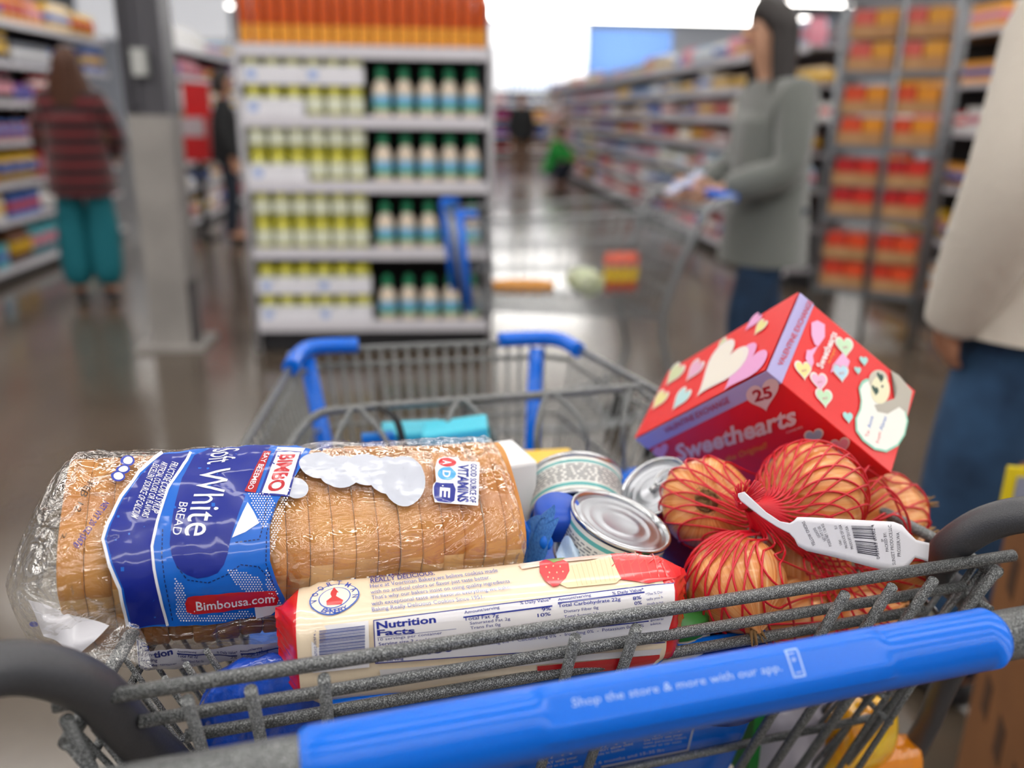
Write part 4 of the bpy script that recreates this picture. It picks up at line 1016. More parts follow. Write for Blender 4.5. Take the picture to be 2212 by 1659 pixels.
    for s_ in 'LR':
        an, to = j['an'+s_], j['to'+s_]; hl = an+(an-to).normalized()*.03; hl.z = an.z-.045*S_
        skin('shoe', {'h': ((hl.x, hl.y, hl.z), .042*S_, .036*S_), 'm': (tuple(sub(hl, to, .55)), .044*S_, .034*S_), 't': (tuple(to+(to-an).normalized()*.02*S_*0+V((0, 0, .002))), .040*S_, .026*S_)}, [('h', 'm'), ('m', 't')], shoes or M('shoe_dark', '#232327', .5), t, 2)
    hc = j['hd1']; HM = hairm or M('hair_dark', '#1f1512', .55)
    fd = (j['hd0']-j['nk']); back = V((0, 1, 0))
    hb = MB(); nlen = hair_len*S_
    def hp_fn(i, k_):
        a = 2*PI*k_; th = PI*.5*min(1, i/.42)
        c, s_ = math.cos(a), math.sin(a)
        if i <= .42:
            r = .098*S_*math.sin(th); z = .112*S_*math.cos(th)
            front = max(0, -s_)
            p = hc+V((r*c*.92, r*s_*1.12+.008*S_, z+.006*S_))
            p += V((0, .030*S_*front*math.sin(th), .045*S_*front*math.sin(th)))
            return p
        f = (i-.42)/.58; front = max(0, -s_-.3)/.7
        p = hc+V((.090*S_*c*(1+.25*f*(nlen > .2)+(hair_w-1)*f), .110*S_*s_*(1-.1*f)+.008*S_, .006*S_-nlen*f))
        p += V((0, .030*S_*front+front*(.125+.03*f)*S_*min(1, f*5), .045*S_*front*(1-f)))
        return p + V((.004*math.sin(a*9), .004*math.cos(a*11), 0))*S_
    hb.grid(hp_fn, 26, 40, wrap_v=True)
    hcO = part('hair', hb, HM, t)
    if face:
        hd = hc + V((0, -.074*S_, 0)); m_lip = M('lips', '#9c4f4a', .5); m_eye = M('eye_dark', '#20140f', .3)
        fb = MB().sphere(hd+V((0, -.012*S_, -.012*S_)), V((.012, .020, .022))*S_, 10, 8)
        part('nose', fb, skinm or m_skin, t)
        for sx in (-1, 1):
            part('eye', MB().sphere(hd+V((sx*.030*S_, -.002, .014*S_)), V((.013, .009, .007))*S_, 10, 6), m_eye, t)
            part('ear', MB().sphere(hc+V((sx*.076*S_, .01*S_, -.005*S_)), V((.010, .020, .030))*S_, 10, 8), skinm or m_skin, t)
        part('mouth', MB().sphere(hd+V((0, -.002*S_, -.046*S_)), V((.022, .010, .006))*S_, 10, 6), m_lip, t)
    return t, j
def knit(name, c1, c2, sc):
    m = M(name, c1, .95, sheen=.4, bump=.9, bscale=160, bdist=.004); nt = m.node_tree; N = nt.nodes; L = nt.links
    tc = N.new('ShaderNodeTexCoord'); wv = N.new('ShaderNodeTexWave'); wv.bands_direction = 'Z'; wv.inputs['Scale'].default_value = sc; wv.inputs['Distortion'].default_value = .6
    L.new(tc.outputs['Object'], wv.inputs['Vector']); r = N.new('ShaderNodeValToRGB'); r.color_ramp.elements[0].position = .45; r.color_ramp.elements[1].position = .6
    r.color_ramp.elements[0].color = lin(c1); r.color_ramp.elements[1].color = lin(c2)
    L.new(wv.outputs['Color'], r.inputs[0]); L.new(r.outputs[0], N['Principled BSDF'].inputs['Base Color']); return m
m_fuzz = M('grey_fleece', '#6c706c', .95, sheen=.6, bump=1, bscale=120, bdist=.006)
m_jean = M('jeans_blue', '#142942', .85, noise_amt=1, nscale=7, col2='#213f60', bump=.3, bscale=300)
m_jean2 = M('jeans_washed', '#1a3350', .85, noise_amt=1, nscale=8, col2='#31557a', bump=.3, bscale=300)
# woman in a grey coat, facing left, pushing a cart and looking at her phone
wl = at(1660, 500, 3.45); WL = Vector((wl.x-.02, wl.y, 0))
WOM, wj = person('person', 'woman with long dark hair in a fuzzy grey coat and jeans, holding a phone', WL, -84, {
    'nk': (0, -.03, 1.45), 'hd0': (0, -.055, 1.52), 'hd1': (0, -.062, 1.60), 'hd2': (0, -.045, 1.67), 'ch': (0, -.01, 1.28),
    'elL': (.22, -.03, 1.10), 'wrL': (.12, -.25, 1.03), 'elR': (-.22, -.03, 1.10), 'wrR': (-.12, -.25, 1.03),
    'knL': (.09, -.10, .50), 'anL': (.10, .02, .09), 'toL': (.10, -.13, .035), 'knR': (-.09, .08, .50), 'anR': (-.10, .24, .11), 'toR': (-.10, .10, .035)}, 1.0,
    m_skin2, m_fuzz, m_jean, None, M('hair_black', '#1b1210', .5), top_r=1.12, hem=.74, fit=1.05, hair_len=.44, hair_w=1.45)
pc = WL + RZ(-84) @ (V((.04, -.37, 1.05))*1.0)
t = thing('phone', 'pale phone held in the hands of the woman in the grey coat', 'phone', pc, RZ(-84) @ Matrix.Rotation(rad(30), 3, 'X'))
bevel(part('phone_body', MB().box((0, 0, 0), (.075, .155, .009)), M('phone_pale', '#b9c3e4', .3, coat=.5), t), .003)
# man in a cream sweatshirt, close on the right
ML = Vector((1.275, 1.62, 0))
person('person', 'person in a cream sweatshirt and washed blue jeans standing close at the right edge', ML, 200, {
    'elR': (-.30, .03, 1.12), 'wrR': (-.31, -.05, .90), 'elL': (.26, .04, 1.12), 'wrL': (.235, -.04, .90),
    'hpL': (.10, 0, .90), 'hpR': (-.10, 0, .90), 'knL': (.12, -.04, .50), 'knR': (-.11, -.02, .50)}, 1.06,
    m_skin, M('sweatshirt_cream', '#cfc7bb', .9, sheen=.3, bump=.5, bscale=40, bdist=.006), m_jean2, None, M('hair_brown_short', '#2a1c14', .6), top_r=1.30, hem=.84, fit=1.2, hair_len=.05, legw=1.15, sleeve=1.18)
# woman with long auburn hair in a striped red sweater and teal trousers
person('person', 'woman seen from behind with long auburn hair, striped dark red sweater and teal trousers', (-2.40, 6.15, 0), 186, {
    'elL': (.25, -.06, 1.12), 'wrL': (.20, -.26, 1.02), 'elR': (-.24, -.06, 1.12), 'wrR': (-.18, -.26, 1.02)}, .97,
    m_skin, knit('striped_red_knit', '#241016', '#6c2226', 3.2), M('trousers_teal', '#0a6f7c', .8), None, M('hair_auburn', '#4a2710', .6), top_r=1.25, hem=.76, fit=1.12, hair_len=.50, face=True, legw=1.45, hair_w=2.5)
person('person', 'person in a dark jacket and dark jeans beside the red stand in the left aisle', (-2.08, 9.0, 0), 100, {'wrL': (.16, -.28, 1.05), 'elL': (.23, 0, 1.1)}, .97,
    m_skin, M('jacket_black', '#17191c', .8), M('jeans_dark', '#1d2633', .85), None, None, hair_len=.12, top_r=1.1)
person('person', 'person in a black jacket and brown trousers standing far down the right-hand aisle', (1.60, 17.0, 0), 10, {}, .97,
    m_skin, MATS['jacket_black'], M('trousers_brown', '#6a4524', .85), None, None, hair_len=.08, top_r=1.25, hem=.82)
person('person', 'person in a green top crouching far down the right-hand aisle', (2.14, 16.0, 0), 60, {
    'pel': (0, .10, .30), 'sp': (0, .06, .46), 'ch': (0, -.03, .66), 'nk': (0, -.08, .84), 'hd0': (0, -.10, .91), 'hd1': (0, -.11, .99), 'hd2': (0, -.10, 1.06),
    'shL': (.165, -.05, .76), 'elL': (.20, -.20, .56), 'wrL': (.14, -.38, .50), 'shR': (-.165, -.05, .76), 'elR': (-.20, -.20, .56), 'wrR': (-.14, -.38, .50),
    'hpL': (.10, .06, .28), 'knL': (.14, -.30, .42), 'anL': (.12, -.06, .09), 'toL': (.13, -.22, .035), 'hpR': (-.10, .06, .28), 'knR': (-.14, -.30, .42), 'anR': (-.12, -.06, .09), 'toR': (-.13, -.22, .035)}, 1.0,
    m_skin, M('top_green', '#1f9a3c', .8), MATS['jeans_dark'], None, None, hair_len=.10, top_r=1.1, hem=.3)
# ------------------------------------------------------------------ the woman's cart, seen from the side (nose to the left)
C2 = thing('shopping_cart', 'grey wire shopping cart with blue corner posts, pushed by the grey-coated woman', 'shopping cart', (WL.x-.38, WL.y-.10, 0), RZ(97))
m_w2 = M('cart_grey', '#8e9295', .35, .5)
def quadgrid(mb, a, b, c_, d, nu, nv, r):
    a, b, c_, d = V(a), V(b), V(c_), V(d)
    for i in range(nu+1): mb.tube([a.lerp(b, i/nu), d.lerp(c_, i/nu)], r, 5)
    for i in range(nv+1): mb.tube([a.lerp(d, i/nv), b.lerp(c_, i/nv)], r*1.3, 5)
T = [(-.28, 0, .98), (.28, 0, .98), (.22, .88, .94), (-.22, .88, .94)]; B_ = [(-.22, .14, .58), (.22, .14, .58), (.16, .82, .62), (-.16, .82, .62)]
for nm, (i, k_) in (('side_grid', (1, 2)), ('side_grid', (3, 0)), ('front_grid', (2, 3)), ('rear_grid', (0, 1))):
    mb = MB(); quadgrid(mb, T[i], T[k_], B_[k_], B_[i], 20 if nm == 'side_grid' else 12, 4, .0028); mb.tube([T[i], T[k_]], .006, 8); part(nm, mb, m_w2, C2)
mb = MB(); quadgrid(mb, B_[0], B_[1], B_[2], B_[3], 12, 12, .0022); part('bottom_grid', mb, m_w2, C2)
part('handle_bar', MB().tube([(-.27, -.09, 1.02), (.27, -.09, 1.02)], .016, 14), M_BLUE, C2, 'blue handle')
mb = MB()
for sx in (-1, 1):
    mb.tube(smoothpath([(sx*.27, -.09, 1.02), (sx*.28, .02, .96), (sx*.25, .14, .60), (sx*.24, .10, .30), (sx*.22, .30, .17), (sx*.17, .80, .15)], 5), .013, 10)
mb.tube([(-.17, .80, .15), (.17, .80, .15)], .011, 8); mb.tube([(-.22, .3, .17), (.22, .3, .17)], .011, 8)
for q in range(8): mb.tube([(-.18+.05*q, .28, .18), (-.14+.04*q, .80, .16)], .003, 6)
part('chassis', mb, m_w2, C2)
for p, q in (((-.22, .885, .97), (-.19, .85, .62)), ((.22, .885, .97), (.19, .85, .62))):
    part('corner_post', MB().tube([p, q], .014, 10), M_BLUE, C2); part('corner_bumper', MB().tube([(p[0], p[1]-.06, .965), p, (p[0]*.6, p[1]+.004, .965)], .013, 10), M_BLUE, C2)
for (x, y) in ((-.22, .12), (.22, .12), (-.17, .80), (.17, .80)):
    wv = MB().lathe([(.0001, -.014), (.055, -.014), (.062, -.008), (.062, .008), (.055, .014), (.0001, .014)], 20, 0, Matrix.Translation((x, y, .062)) @ Matrix.Rotation(PI/2, 4, 'Y'))
    wv.box((x-.02, y, .10), (.004, .03, .09)).box((x+.02, y, .10), (.004, .03, .09)).box((x, y, .145), (.046, .04, .01)); part('caster', wv, m_rub, C2)
RC2 = RZ(97); c2w = lambda p: Vector((WL.x-.38, WL.y-.10, 0)) + RC2 @ Vector(p)
pillow('orange_bag', 'long orange bag of goods in the woman\'s cart, towards its nose', 'bag', c2w((.04, .60, .66)), (.24, .10, .06), RC2 @ RZ(80), M('bag_amber', '#e2951c', .4))
pillow('greens_bag', 'pale green bag of goods in the middle of the woman\'s cart', 'bag', c2w((.02, .36, .68)), (.20, .14, .10), RC2, M('bag_green', '#b7c88c', .4, coat=.4, noise_amt=1, nscale=20, col2='#dfe4c8'))
t = thing('snack_pouch', 'yellow and red pouch at the rear of the woman\'s cart', 'pouch', c2w((-.05, .24, .64)), RC2 @ RZ(-90))
part('pouch', MB().grid(lambda i, j: Vector((.07*math.cos(2*PI*j)*(1-.1*(2*i-1)**4), .03*math.sin(2*PI*j)*(1-abs(2*i-1)**5), .16*i)), 10, 18, wrap_v=True), pmat('#d8522c', '#e8c02a', 'p'), t)
# ------------------------------------------------------------------ printed graphics, in surface coordinates
# kinds: T text (baseline start, end, cap height), P polygon, H heart, E ellipse
INKS = ['#0668d2', '#0b2390', '#eef0f8', '#0b1f5e', '#c8141e', '#2437a8', '#3a2a22', '#2a3fb0', '#c2202c', '#b51825', '#c9cedb', '#d8303a', '#52aee6', '#dcdce8', '#1f2d80', '#1c2a86', '#3a67c8', '#f5ead6', '#f7eee0', '#2450b8', '#d42a34', '#4b62b4', '#e3262b', '#f2cfc0', '#f0d9b0', '#e2c48f', '#f04a42', '#e02f35', '#f6b99a', '#8fae4e', '#f1eff2', '#27408f', '#d9d7da', '#c21621', '#c0355a', '#e8242a', '#e9d3d6', '#b01224', '#f0d5da', '#f09a1e', '#f4ece6', '#a9bfd8', '#ef9ab4', '#e6dcc4', '#ecd28a', '#e6a6c8', '#bcd0e6', '#f4e79a', '#bfe6e8', '#d9dfae', '#efb2d2', '#cfd6a0', '#f0e493', '#efa8dc', '#f6efe2', '#d8324e', '#f3b3df', '#fbeef0', '#f59a23', '#f6ea9c', '#c46a7a', '#f2b8d8', '#c9ebc4', '#cfeec8', '#bfe0f2', '#a8e0dc', '#8fd6bd', '#f6f6ef', '#b9b3a6', '#f2ecc8', '#cfc9b8', '#10463a', '#e04a50', '#3a74c8', '#a8c8f8', '#b9c3dc', '#3b3848']
PRINT = {}
PRINT['bag'] = [
 ('P','',[0.0611,-4.3,0.0473,14.1,0.0374,31.1,0.0309,47.0,0.0282,56.2,0.0323,68.2,0.0384,81.6,0.0407,106.1,0.0472,110.1,0.0764,110.9,0.0974,111.3,0.1377,109.9,0.1425,98.0,0.1374,87.5,0.1323,73.4,0.1327,56.2,0.1392,40.1,0.1533,21.1,0.1619,6.0,0.1661,-1.7,0.1557,-7.1,0.1286,-6.7,0.0926,-6.5],0,1,0,0),
 ('P','',[0.0618,-2.5,0.0492,15.7,0.0391,31.9,0.0329,47.7,0.0304,56.5,0.0345,68.3,0.0406,81.7,0.043,105.7,0.0472,109.5,0.0653,108.6,0.0618,86.8,0.0593,73.6,0.0578,61.7,0.0606,48.5,0.0666,26.8,0.0783,4.2,0.0806,-3.2],1,2,0,0),
 ('P','',[0.0606,-6.7,0.0463,13.2,0.0477,15.3,0.0622,-3.2],2,3,0,0),
 ('P','',[0.0466,12.8,0.0364,30.9,0.038,32.1,0.0484,14.5],2,3,0,0),
 ('P','',[0.0367,30.3,0.0298,46.8,0.0317,47.9,0.0385,31.1],2,3,0,0),
 ('P','',[0.03,46.2,0.0271,56.1,0.029,56.8,0.0319,47.0],2,3,0,0),
 ('P','',[0.0271,55.9,0.0315,68.6,0.0333,68.3,0.029,55.7],2,3,0,0),
 ('P','',[0.0312,68.1,0.0376,82.2,0.0395,81.6,0.033,67.6],2,3,0,0),
 ('P','',[0.0374,81.3,0.0398,106.5,0.0418,106.4,0.0393,81.1],2,3,0,0),
 ('P','',[0.0799,-3.4,0.0773,4.0,0.079,5.2,0.0817,-2.0],2,3,0,0),
 ('P','',[0.0777,3.0,0.0657,26.5,0.0672,27.8,0.0793,4.6],2,3,0,0),
 ('P','',[0.0659,26.1,0.0597,48.5,0.0613,49.1,0.0676,26.8],2,3,0,0),
 ('P','',[0.0598,48.0,0.0569,61.7,0.0586,62.2,0.0615,48.4],2,3,0,0),
 ('P','',[0.0569,61.4,0.0584,73.9,0.0601,73.9,0.0586,61.4],2,3,0,0),
 ('P','',[0.0584,73.4,0.061,87.3,0.0627,86.9,0.06,73.2],2,3,0,0),
 ('P','',[0.0609,86.6,0.0645,109.9,0.0662,109.6,0.0626,86.2],2,3,0,0),
 ('P','',[0.0833,0.8,0.0943,-5.8,0.1373,-6.3,0.1276,16.3,0.1178,33.9,0.1116,49.3,0.1074,59.8,0.1051,68.2,0.1026,73.4,0.0984,77.5,0.0931,78.9,0.0858,79.5,0.0794,77.4,0.0732,73.4,0.0701,67.3,0.0687,61.1,0.0694,51.9,0.0709,40.9,0.0757,18.7],1,2,0,0),
 ('P','',[0.1189,39.4,0.1227,46.3,0.1261,53.2,0.1168,57.8,0.108,60.3,0.1134,50.0],2,3,0,0),
 ('P','',[0.1217,99.7,0.141,101.6,0.1329,109.4,0.1229,111.7],2,3,0,0),
 ('P','',[0.1419,-5.1,0.1622,-3.5,0.1497,17.2,0.1407,13.1,0.1379,5.2],2,2,0,0),
 ('P','',[0.1195,32.9,0.1204,32.8,0.1205,33.7,0.1196,33.8],2,3,0,0),
 ('P','',[0.1214,33.1,0.1223,33.1,0.1224,34.0,0.1215,34.1],2,3,0,0),
 ('P','',[0.1232,33.4,0.1242,33.3,0.1243,34.3,0.1234,34.3],2,3,0,0),
 ('P','',[0.1251,33.6,0.126,33.6,0.1261,34.5,0.1252,34.6],2,3,0,0),
 ('P','',[0.127,33.9,0.1279,33.8,0.128,34.7,0.1271,34.8],2,3,0,0),
 ('P','',[0.1289,34.1,0.1298,33.9,0.1299,34.7,0.129,34.9],2,3,0,0),
 ('P','',[0.1308,34.1,0.1317,34.0,0.1318,34.9,0.1309,35.0],2,3,0,0),
 ('P','',[0.1326,34.3,0.1336,34.2,0.1337,35.1,0.1328,35.1],2,3,0,0),
 ('P','',[0.1204,34.7,0.1213,34.7,0.1214,35.6,0.1205,35.7],2,3,0,0),
 ('P','',[0.1222,35.0,0.1232,34.9,0.1233,35.9,0.1224,35.9],2,3,0,0),
 ('P','',[0.1241,35.3,0.125,35.2,0.1251,36.1,0.1242,36.2],2,3,0,0),
 ('P','',[0.126,35.5,0.1269,35.4,0.127,36.2,0.1261,36.4],2,3,0,0),
 ('P','',[0.1279,35.6,0.1288,35.5,0.1289,36.3,0.128,36.5],2,3,0,0),
 ('P','',[0.1297,35.7,0.1307,35.6,0.1308,36.4,0.1299,36.6],2,3,0,0),
 ('P','',[0.1316,35.8,0.1325,35.7,0.1327,36.6,0.1317,36.7],2,3,0,0),
 ('P','',[0.1335,36.0,0.1344,36.0,0.1345,36.9,0.1336,36.9],2,3,0,0),
 ('P','',[0.1213,36.7,0.1222,36.7,0.1223,37.7,0.1214,37.7],2,3,0,0),
 ('P','',[0.1231,37.0,0.124,36.8,0.1241,37.8,0.1232,37.9],2,3,0,0),
 ('P','',[0.125,37.1,0.1259,36.9,0.126,37.8,0.1251,38.0],2,3,0,0),
 ('P','',[0.1269,37.2,0.1278,37.1,0.1279,38.0,0.127,38.1],2,3,0,0),
 ('P','',[0.1287,37.3,0.1297,37.2,0.1298,38.0,0.1289,38.2],2,3,0,0),
 ('P','',[0.1306,37.4,0.1315,37.3,0.1316,38.2,0.1307,38.3],2,3,0,0),
 ('P','',[0.1325,37.6,0.1334,37.5,0.1335,38.4,0.1326,38.4],2,3,0,0),
 ('P','',[0.1344,37.8,0.1353,37.8,0.1354,38.6,0.1345,38.7],2,3,0,0),
 ('P','',[0.1221,38.6,0.123,38.5,0.1232,39.3,0.1222,39.4],2,3,0,0),
 ('P','',[0.124,38.7,0.1249,38.5,0.125,39.4,0.1241,39.5],2,3,0,0),
 ('P','',[0.1259,38.8,0.1268,38.7,0.1269,39.6,0.126,39.6],2,3,0,0),
 ('P','',[0.1277,39.0,0.1286,38.9,0.1288,39.7,0.1278,39.8],2,3,0,0),
 ('P','',[0.1296,39.1,0.1305,38.9,0.1306,39.8,0.1297,39.9],2,3,0,0),
 ('P','',[0.1315,39.1,0.1324,39.0,0.1325,40.0,0.1316,40.1],2,3,0,0),
 ('P','',[0.1333,39.3,0.1343,39.3,0.1344,40.2,0.1335,40.3],2,3,0,0),
 ('P','',[0.1352,39.6,0.1361,39.5,0.1362,40.3,0.1353,40.4],2,3,0,0),
 ('P','',[0.1211,40.1,0.122,40.0,0.1222,40.9,0.1213,40.9],2,3,0,0),
 ('P','',[0.123,40.2,0.1239,40.1,0.124,40.9,0.1231,41.0],2,3,0,0),
 ('P','',[0.1249,40.2,0.1258,40.2,0.1259,41.0,0.125,41.1],2,3,0,0),
 ('P','',[0.1267,40.4,0.1276,40.4,0.1278,41.2,0.1268,41.2],2,3,0,0),
 ('P','',[0.1286,40.6,0.1295,40.5,0.1296,41.3,0.1287,41.4],2,3,0,0),
 ('P','',[0.1305,40.8,0.1314,40.7,0.1315,41.5,0.1306,41.6],2,3,0,0),
 ('P','',[0.1323,40.9,0.1332,40.9,0.1334,41.7,0.1324,41.8],2,3,0,0),
 ('P','',[0.1342,41.1,0.1351,41.0,0.1352,42.0,0.1343,42.0],2,3,0,0),
 ('P','',[0.1361,41.3,0.137,41.1,0.1371,42.0,0.1362,42.2],2,3,0,0),
 ('P','',[0.122,41.8,0.1229,41.6,0.123,42.5,0.1221,42.6],2,3,0,0),
 ('P','',[0.1239,41.8,0.1248,41.7,0.1249,42.5,0.124,42.6],2,3,0,0),
 ('P','',[0.1257,41.9,0.1266,41.8,0.1268,42.7,0.1259,42.8],2,3,0,0),
 ('P','',[0.1276,42.1,0.1285,42.0,0.1286,42.9,0.1277,42.9],2,3,0,0),
 ('P','',[0.1295,42.2,0.1304,42.1,0.1305,43.0,0.1296,43.1],2,3,0,0),
 ('P','',[0.1313,42.4,0.1322,42.3,0.1323,43.1,0.1314,43.2],2,3,0,0),
 ('P','',[0.1332,42.6,0.1341,42.5,0.1342,43.4,0.1333,43.4],2,3,0,0),
 ('P','',[0.135,42.8,0.136,42.8,0.1361,43.6,0.1352,43.6],2,3,0,0),
 ('P','',[0.1229,43.4,0.1238,43.2,0.1239,44.1,0.123,44.2],2,3,0,0),
 ('P','',[0.1247,43.4,0.1256,43.3,0.1258,44.2,0.1249,44.3],2,3,0,0),
 ('P','',[0.1266,43.6,0.1275,43.5,0.1276,44.4,0.1267,44.4],2,3,0,0),
 ('P','',[0.1284,43.8,0.1294,43.7,0.1295,44.5,0.1286,44.6],2,3,0,0),
 ('P','',[0.1303,43.9,0.1312,43.8,0.1313,44.7,0.1304,44.8],2,3,0,0),
 ('P','',[0.1322,44.1,0.1331,44.0,0.1332,44.8,0.1323,44.9],2,3,0,0),
 ('P','',[0.134,44.3,0.1349,44.2,0.135,45.0,0.1341,45.1],2,3,0,0),
 ('P','',[0.1237,44.9,0.1247,44.8,0.1248,45.6,0.1239,45.7],2,3,0,0),
 ('P','',[0.1256,45.1,0.1265,45.0,0.1266,45.8,0.1257,45.8],2,3,0,0),
 ('P','',[0.1274,45.3,0.1283,45.2,0.1285,46.0,0.1276,46.0],2,3,0,0),
 ('P','',[0.1293,45.5,0.1302,45.4,0.1303,46.1,0.1294,46.2],2,3,0,0),
 ('P','',[0.1312,45.6,0.1321,45.5,0.1322,46.3,0.1313,46.3],2,3,0,0),
 ('P','',[0.133,45.7,0.1339,45.7,0.134,46.4,0.1331,46.5],2,3,0,0),
 ('P','',[0.1246,46.4,0.1255,46.4,0.1256,47.1,0.1247,47.2],2,3,0,0),
 ('P','',[0.1265,46.6,0.1274,46.5,0.1275,47.3,0.1266,47.4],2,3,0,0),
 ('P','',[0.1283,46.8,0.1292,46.7,0.1293,47.5,0.1284,47.5],2,3,0,0),
 ('P','',[0.1302,46.9,0.1311,46.8,0.1312,47.6,0.1303,47.7],2,3,0,0),
 ('P','',[0.132,47.1,0.1329,47.0,0.133,47.7,0.1321,47.8],2,3,0,0),
 ('P','',[0.1339,47.2,0.1348,47.2,0.1349,47.9,0.134,48.0],2,3,0,0),
 ('P','',[0.1255,47.9,0.1264,47.9,0.1265,48.6,0.1256,48.7],2,3,0,0),
 ('P','',[0.1273,48.1,0.1282,48.0,0.1284,48.8,0.1275,48.9],2,3,0,0),
 ('P','',[0.1292,48.3,0.1301,48.2,0.1302,48.9,0.1293,49.0],2,3,0,0),
 ('P','',[0.131,48.4,0.1319,48.3,0.1321,49.1,0.1312,49.1],2,3,0,0),
 ('P','',[0.1329,48.5,0.1338,48.5,0.1339,49.2,0.133,49.3],2,3,0,0),
 ('P','',[0.1264,49.4,0.1272,49.4,0.1274,50.1,0.1265,50.2],2,3,0,0),
 ('P','',[0.1282,49.6,0.1291,49.5,0.1292,50.3,0.1283,50.3],2,3,0,0),
 ('P','',[0.13,49.7,0.1309,49.7,0.1311,50.4,0.1302,50.5],2,3,0,0),
 ('P','',[0.1319,49.9,0.1328,49.8,0.1329,50.5,0.132,50.6],2,3,0,0),
 ('P','',[0.1254,50.8,0.1263,50.7,0.1264,51.4,0.1255,51.5],2,3,0,0),
 ('P','',[0.1272,50.9,0.1281,50.9,0.1282,51.6,0.1273,51.7],2,3,0,0),
 ('P','',[0.1291,51.1,0.1299,51.0,0.1301,51.7,0.1292,51.8],2,3,0,0),
 ('P','',[0.1309,51.2,0.1318,51.1,0.1319,51.9,0.131,51.9],2,3,0,0),
 ('P','',[0.1262,52.2,0.1271,52.2,0.1272,52.9,0.1264,52.9],2,3,0,0),
 ('P','',[0.1281,52.4,0.129,52.3,0.1291,53.0,0.1282,53.1],2,3,0,0),
 ('P','',[0.1299,52.5,0.1308,52.4,0.1309,53.2,0.13,53.2],2,3,0,0),
 ('P','',[0.1271,53.6,0.128,53.6,0.1281,54.3,0.1272,54.4],2,3,0,0),
 ('P','',[0.1289,53.8,0.1298,53.7,0.1299,54.4,0.129,54.5],2,3,0,0),
 ('P','',[0.1308,53.9,0.1317,53.8,0.1318,54.5,0.1309,54.6],2,3,0,0),
 ('P','',[0.128,55.0,0.1288,55.0,0.129,55.7,0.1281,55.7],2,3,0,0),
 ('P','',[0.1298,55.2,0.1307,55.1,0.1308,55.8,0.1299,55.9],2,3,0,0),
 ('P','',[0.1047,76.1,0.1056,76.0,0.1057,76.6,0.1048,76.7],2,3,0,0),
 ('P','',[0.1065,76.2,0.1073,76.2,0.1075,76.8,0.1066,76.8],2,3,0,0),
 ('P','',[0.1083,76.4,0.1091,76.3,0.1093,76.9,0.1084,77.0],2,3,0,0),
 ('P','',[0.11,76.5,0.1109,76.4,0.111,77.0,0.1102,77.1],2,3,0,0),
 ('P','',[0.1056,77.3,0.1064,77.2,0.1066,77.8,0.1057,77.9],2,3,0,0),
 ('P','',[0.1073,77.4,0.1082,77.4,0.1083,78.0,0.1075,78.0],2,3,0,0),
 ('P','',[0.1091,77.6,0.11,77.5,0.1101,78.1,0.1093,78.2],2,3,0,0),
 ('P','',[0.1109,77.7,0.1118,77.6,0.1119,78.3,0.111,78.3],2,3,0,0),
 ('P','',[0.1127,77.8,0.1136,77.7,0.1137,78.3,0.1128,78.4],2,3,0,0),
 ('P','',[0.1145,77.9,0.1153,77.8,0.1155,78.5,0.1146,78.5],2,3,0,0),
 ('P','',[0.1163,78.0,0.1171,78.0,0.1173,78.6,0.1164,78.7],2,3,0,0),
 ('P','',[0.1064,78.5,0.1073,78.4,0.1074,79.1,0.1066,79.1],2,3,0,0),
 ('P','',[0.1082,78.6,0.1091,78.6,0.1092,79.3,0.1083,79.3],2,3,0,0),
 ('P','',[0.11,78.8,0.1109,78.8,0.111,79.5,0.1101,79.5],2,3,0,0),
 ('P','',[0.1118,79.0,0.1126,78.9,0.1128,79.6,0.1119,79.6],2,3,0,0),
 ('P','',[0.1136,79.1,0.1144,79.0,0.1146,79.6,0.1137,79.7],2,3,0,0),
 ('P','',[0.1154,79.2,0.1162,79.1,0.1164,79.8,0.1155,79.8],2,3,0,0),
 ('P','',[0.1171,79.4,0.118,79.3,0.1182,80.0,0.1173,80.0],2,3,0,0),
 ('P','',[0.1189,79.5,0.1198,79.5,0.12,80.1,0.1191,80.2],2,3,0,0),
 ('P','',[0.1073,79.7,0.1081,79.7,0.1083,80.4,0.1074,80.4],2,3,0,0),
 ('P','',[0.1091,80.0,0.1099,80.0,0.1101,80.6,0.1092,80.7],2,3,0,0),
 ('P','',[0.1108,80.2,0.1117,80.1,0.1119,80.8,0.111,80.9],2,3,0,0),
 ('P','',[0.1126,80.3,0.1135,80.2,0.1136,80.9,0.1128,81.0],2,3,0,0),
 ('P','',[0.1144,80.4,0.1153,80.3,0.1154,81.0,0.1146,81.0],2,3,0,0),
 ('P','',[0.1162,80.5,0.1171,80.5,0.1172,81.2,0.1164,81.2],2,3,0,0),
 ('P','',[0.118,80.7,0.1189,80.6,0.119,81.3,0.1182,81.4],2,3,0,0),
 ('P','',[0.1198,80.8,0.1207,80.8,0.1208,81.5,0.12,81.5],2,3,0,0),
 ('P','',[0.1216,81.0,0.1225,81.0,0.1227,81.7,0.1218,81.7],2,3,0,0),
 ('P','',[0.1235,81.2,0.1243,81.2,0.1245,81.9,0.1236,81.9],2,3,0,0),
 ('P','',[0.1081,81.1,0.109,81.1,0.1091,81.8,0.1083,81.8],2,3,0,0),
 ('P','',[0.1099,81.4,0.1108,81.3,0.1109,82.0,0.1101,82.0],2,3,0,0),
 ('P','',[0.1117,81.5,0.1126,81.4,0.1127,82.1,0.1118,82.2],2,3,0,0),
 ('P','',[0.1135,81.6,0.1144,81.5,0.1145,82.2,0.1136,82.3],2,3,0,0),
 ('P','',[0.1153,81.7,0.1162,81.7,0.1163,82.4,0.1154,82.4],2,3,0,0),
 ('P','',[0.1171,81.9,0.118,81.8,0.1181,82.5,0.1172,82.6],2,3,0,0),
 ('P','',[0.1189,82.0,0.1198,82.0,0.1199,82.7,0.119,82.7],2,3,0,0),
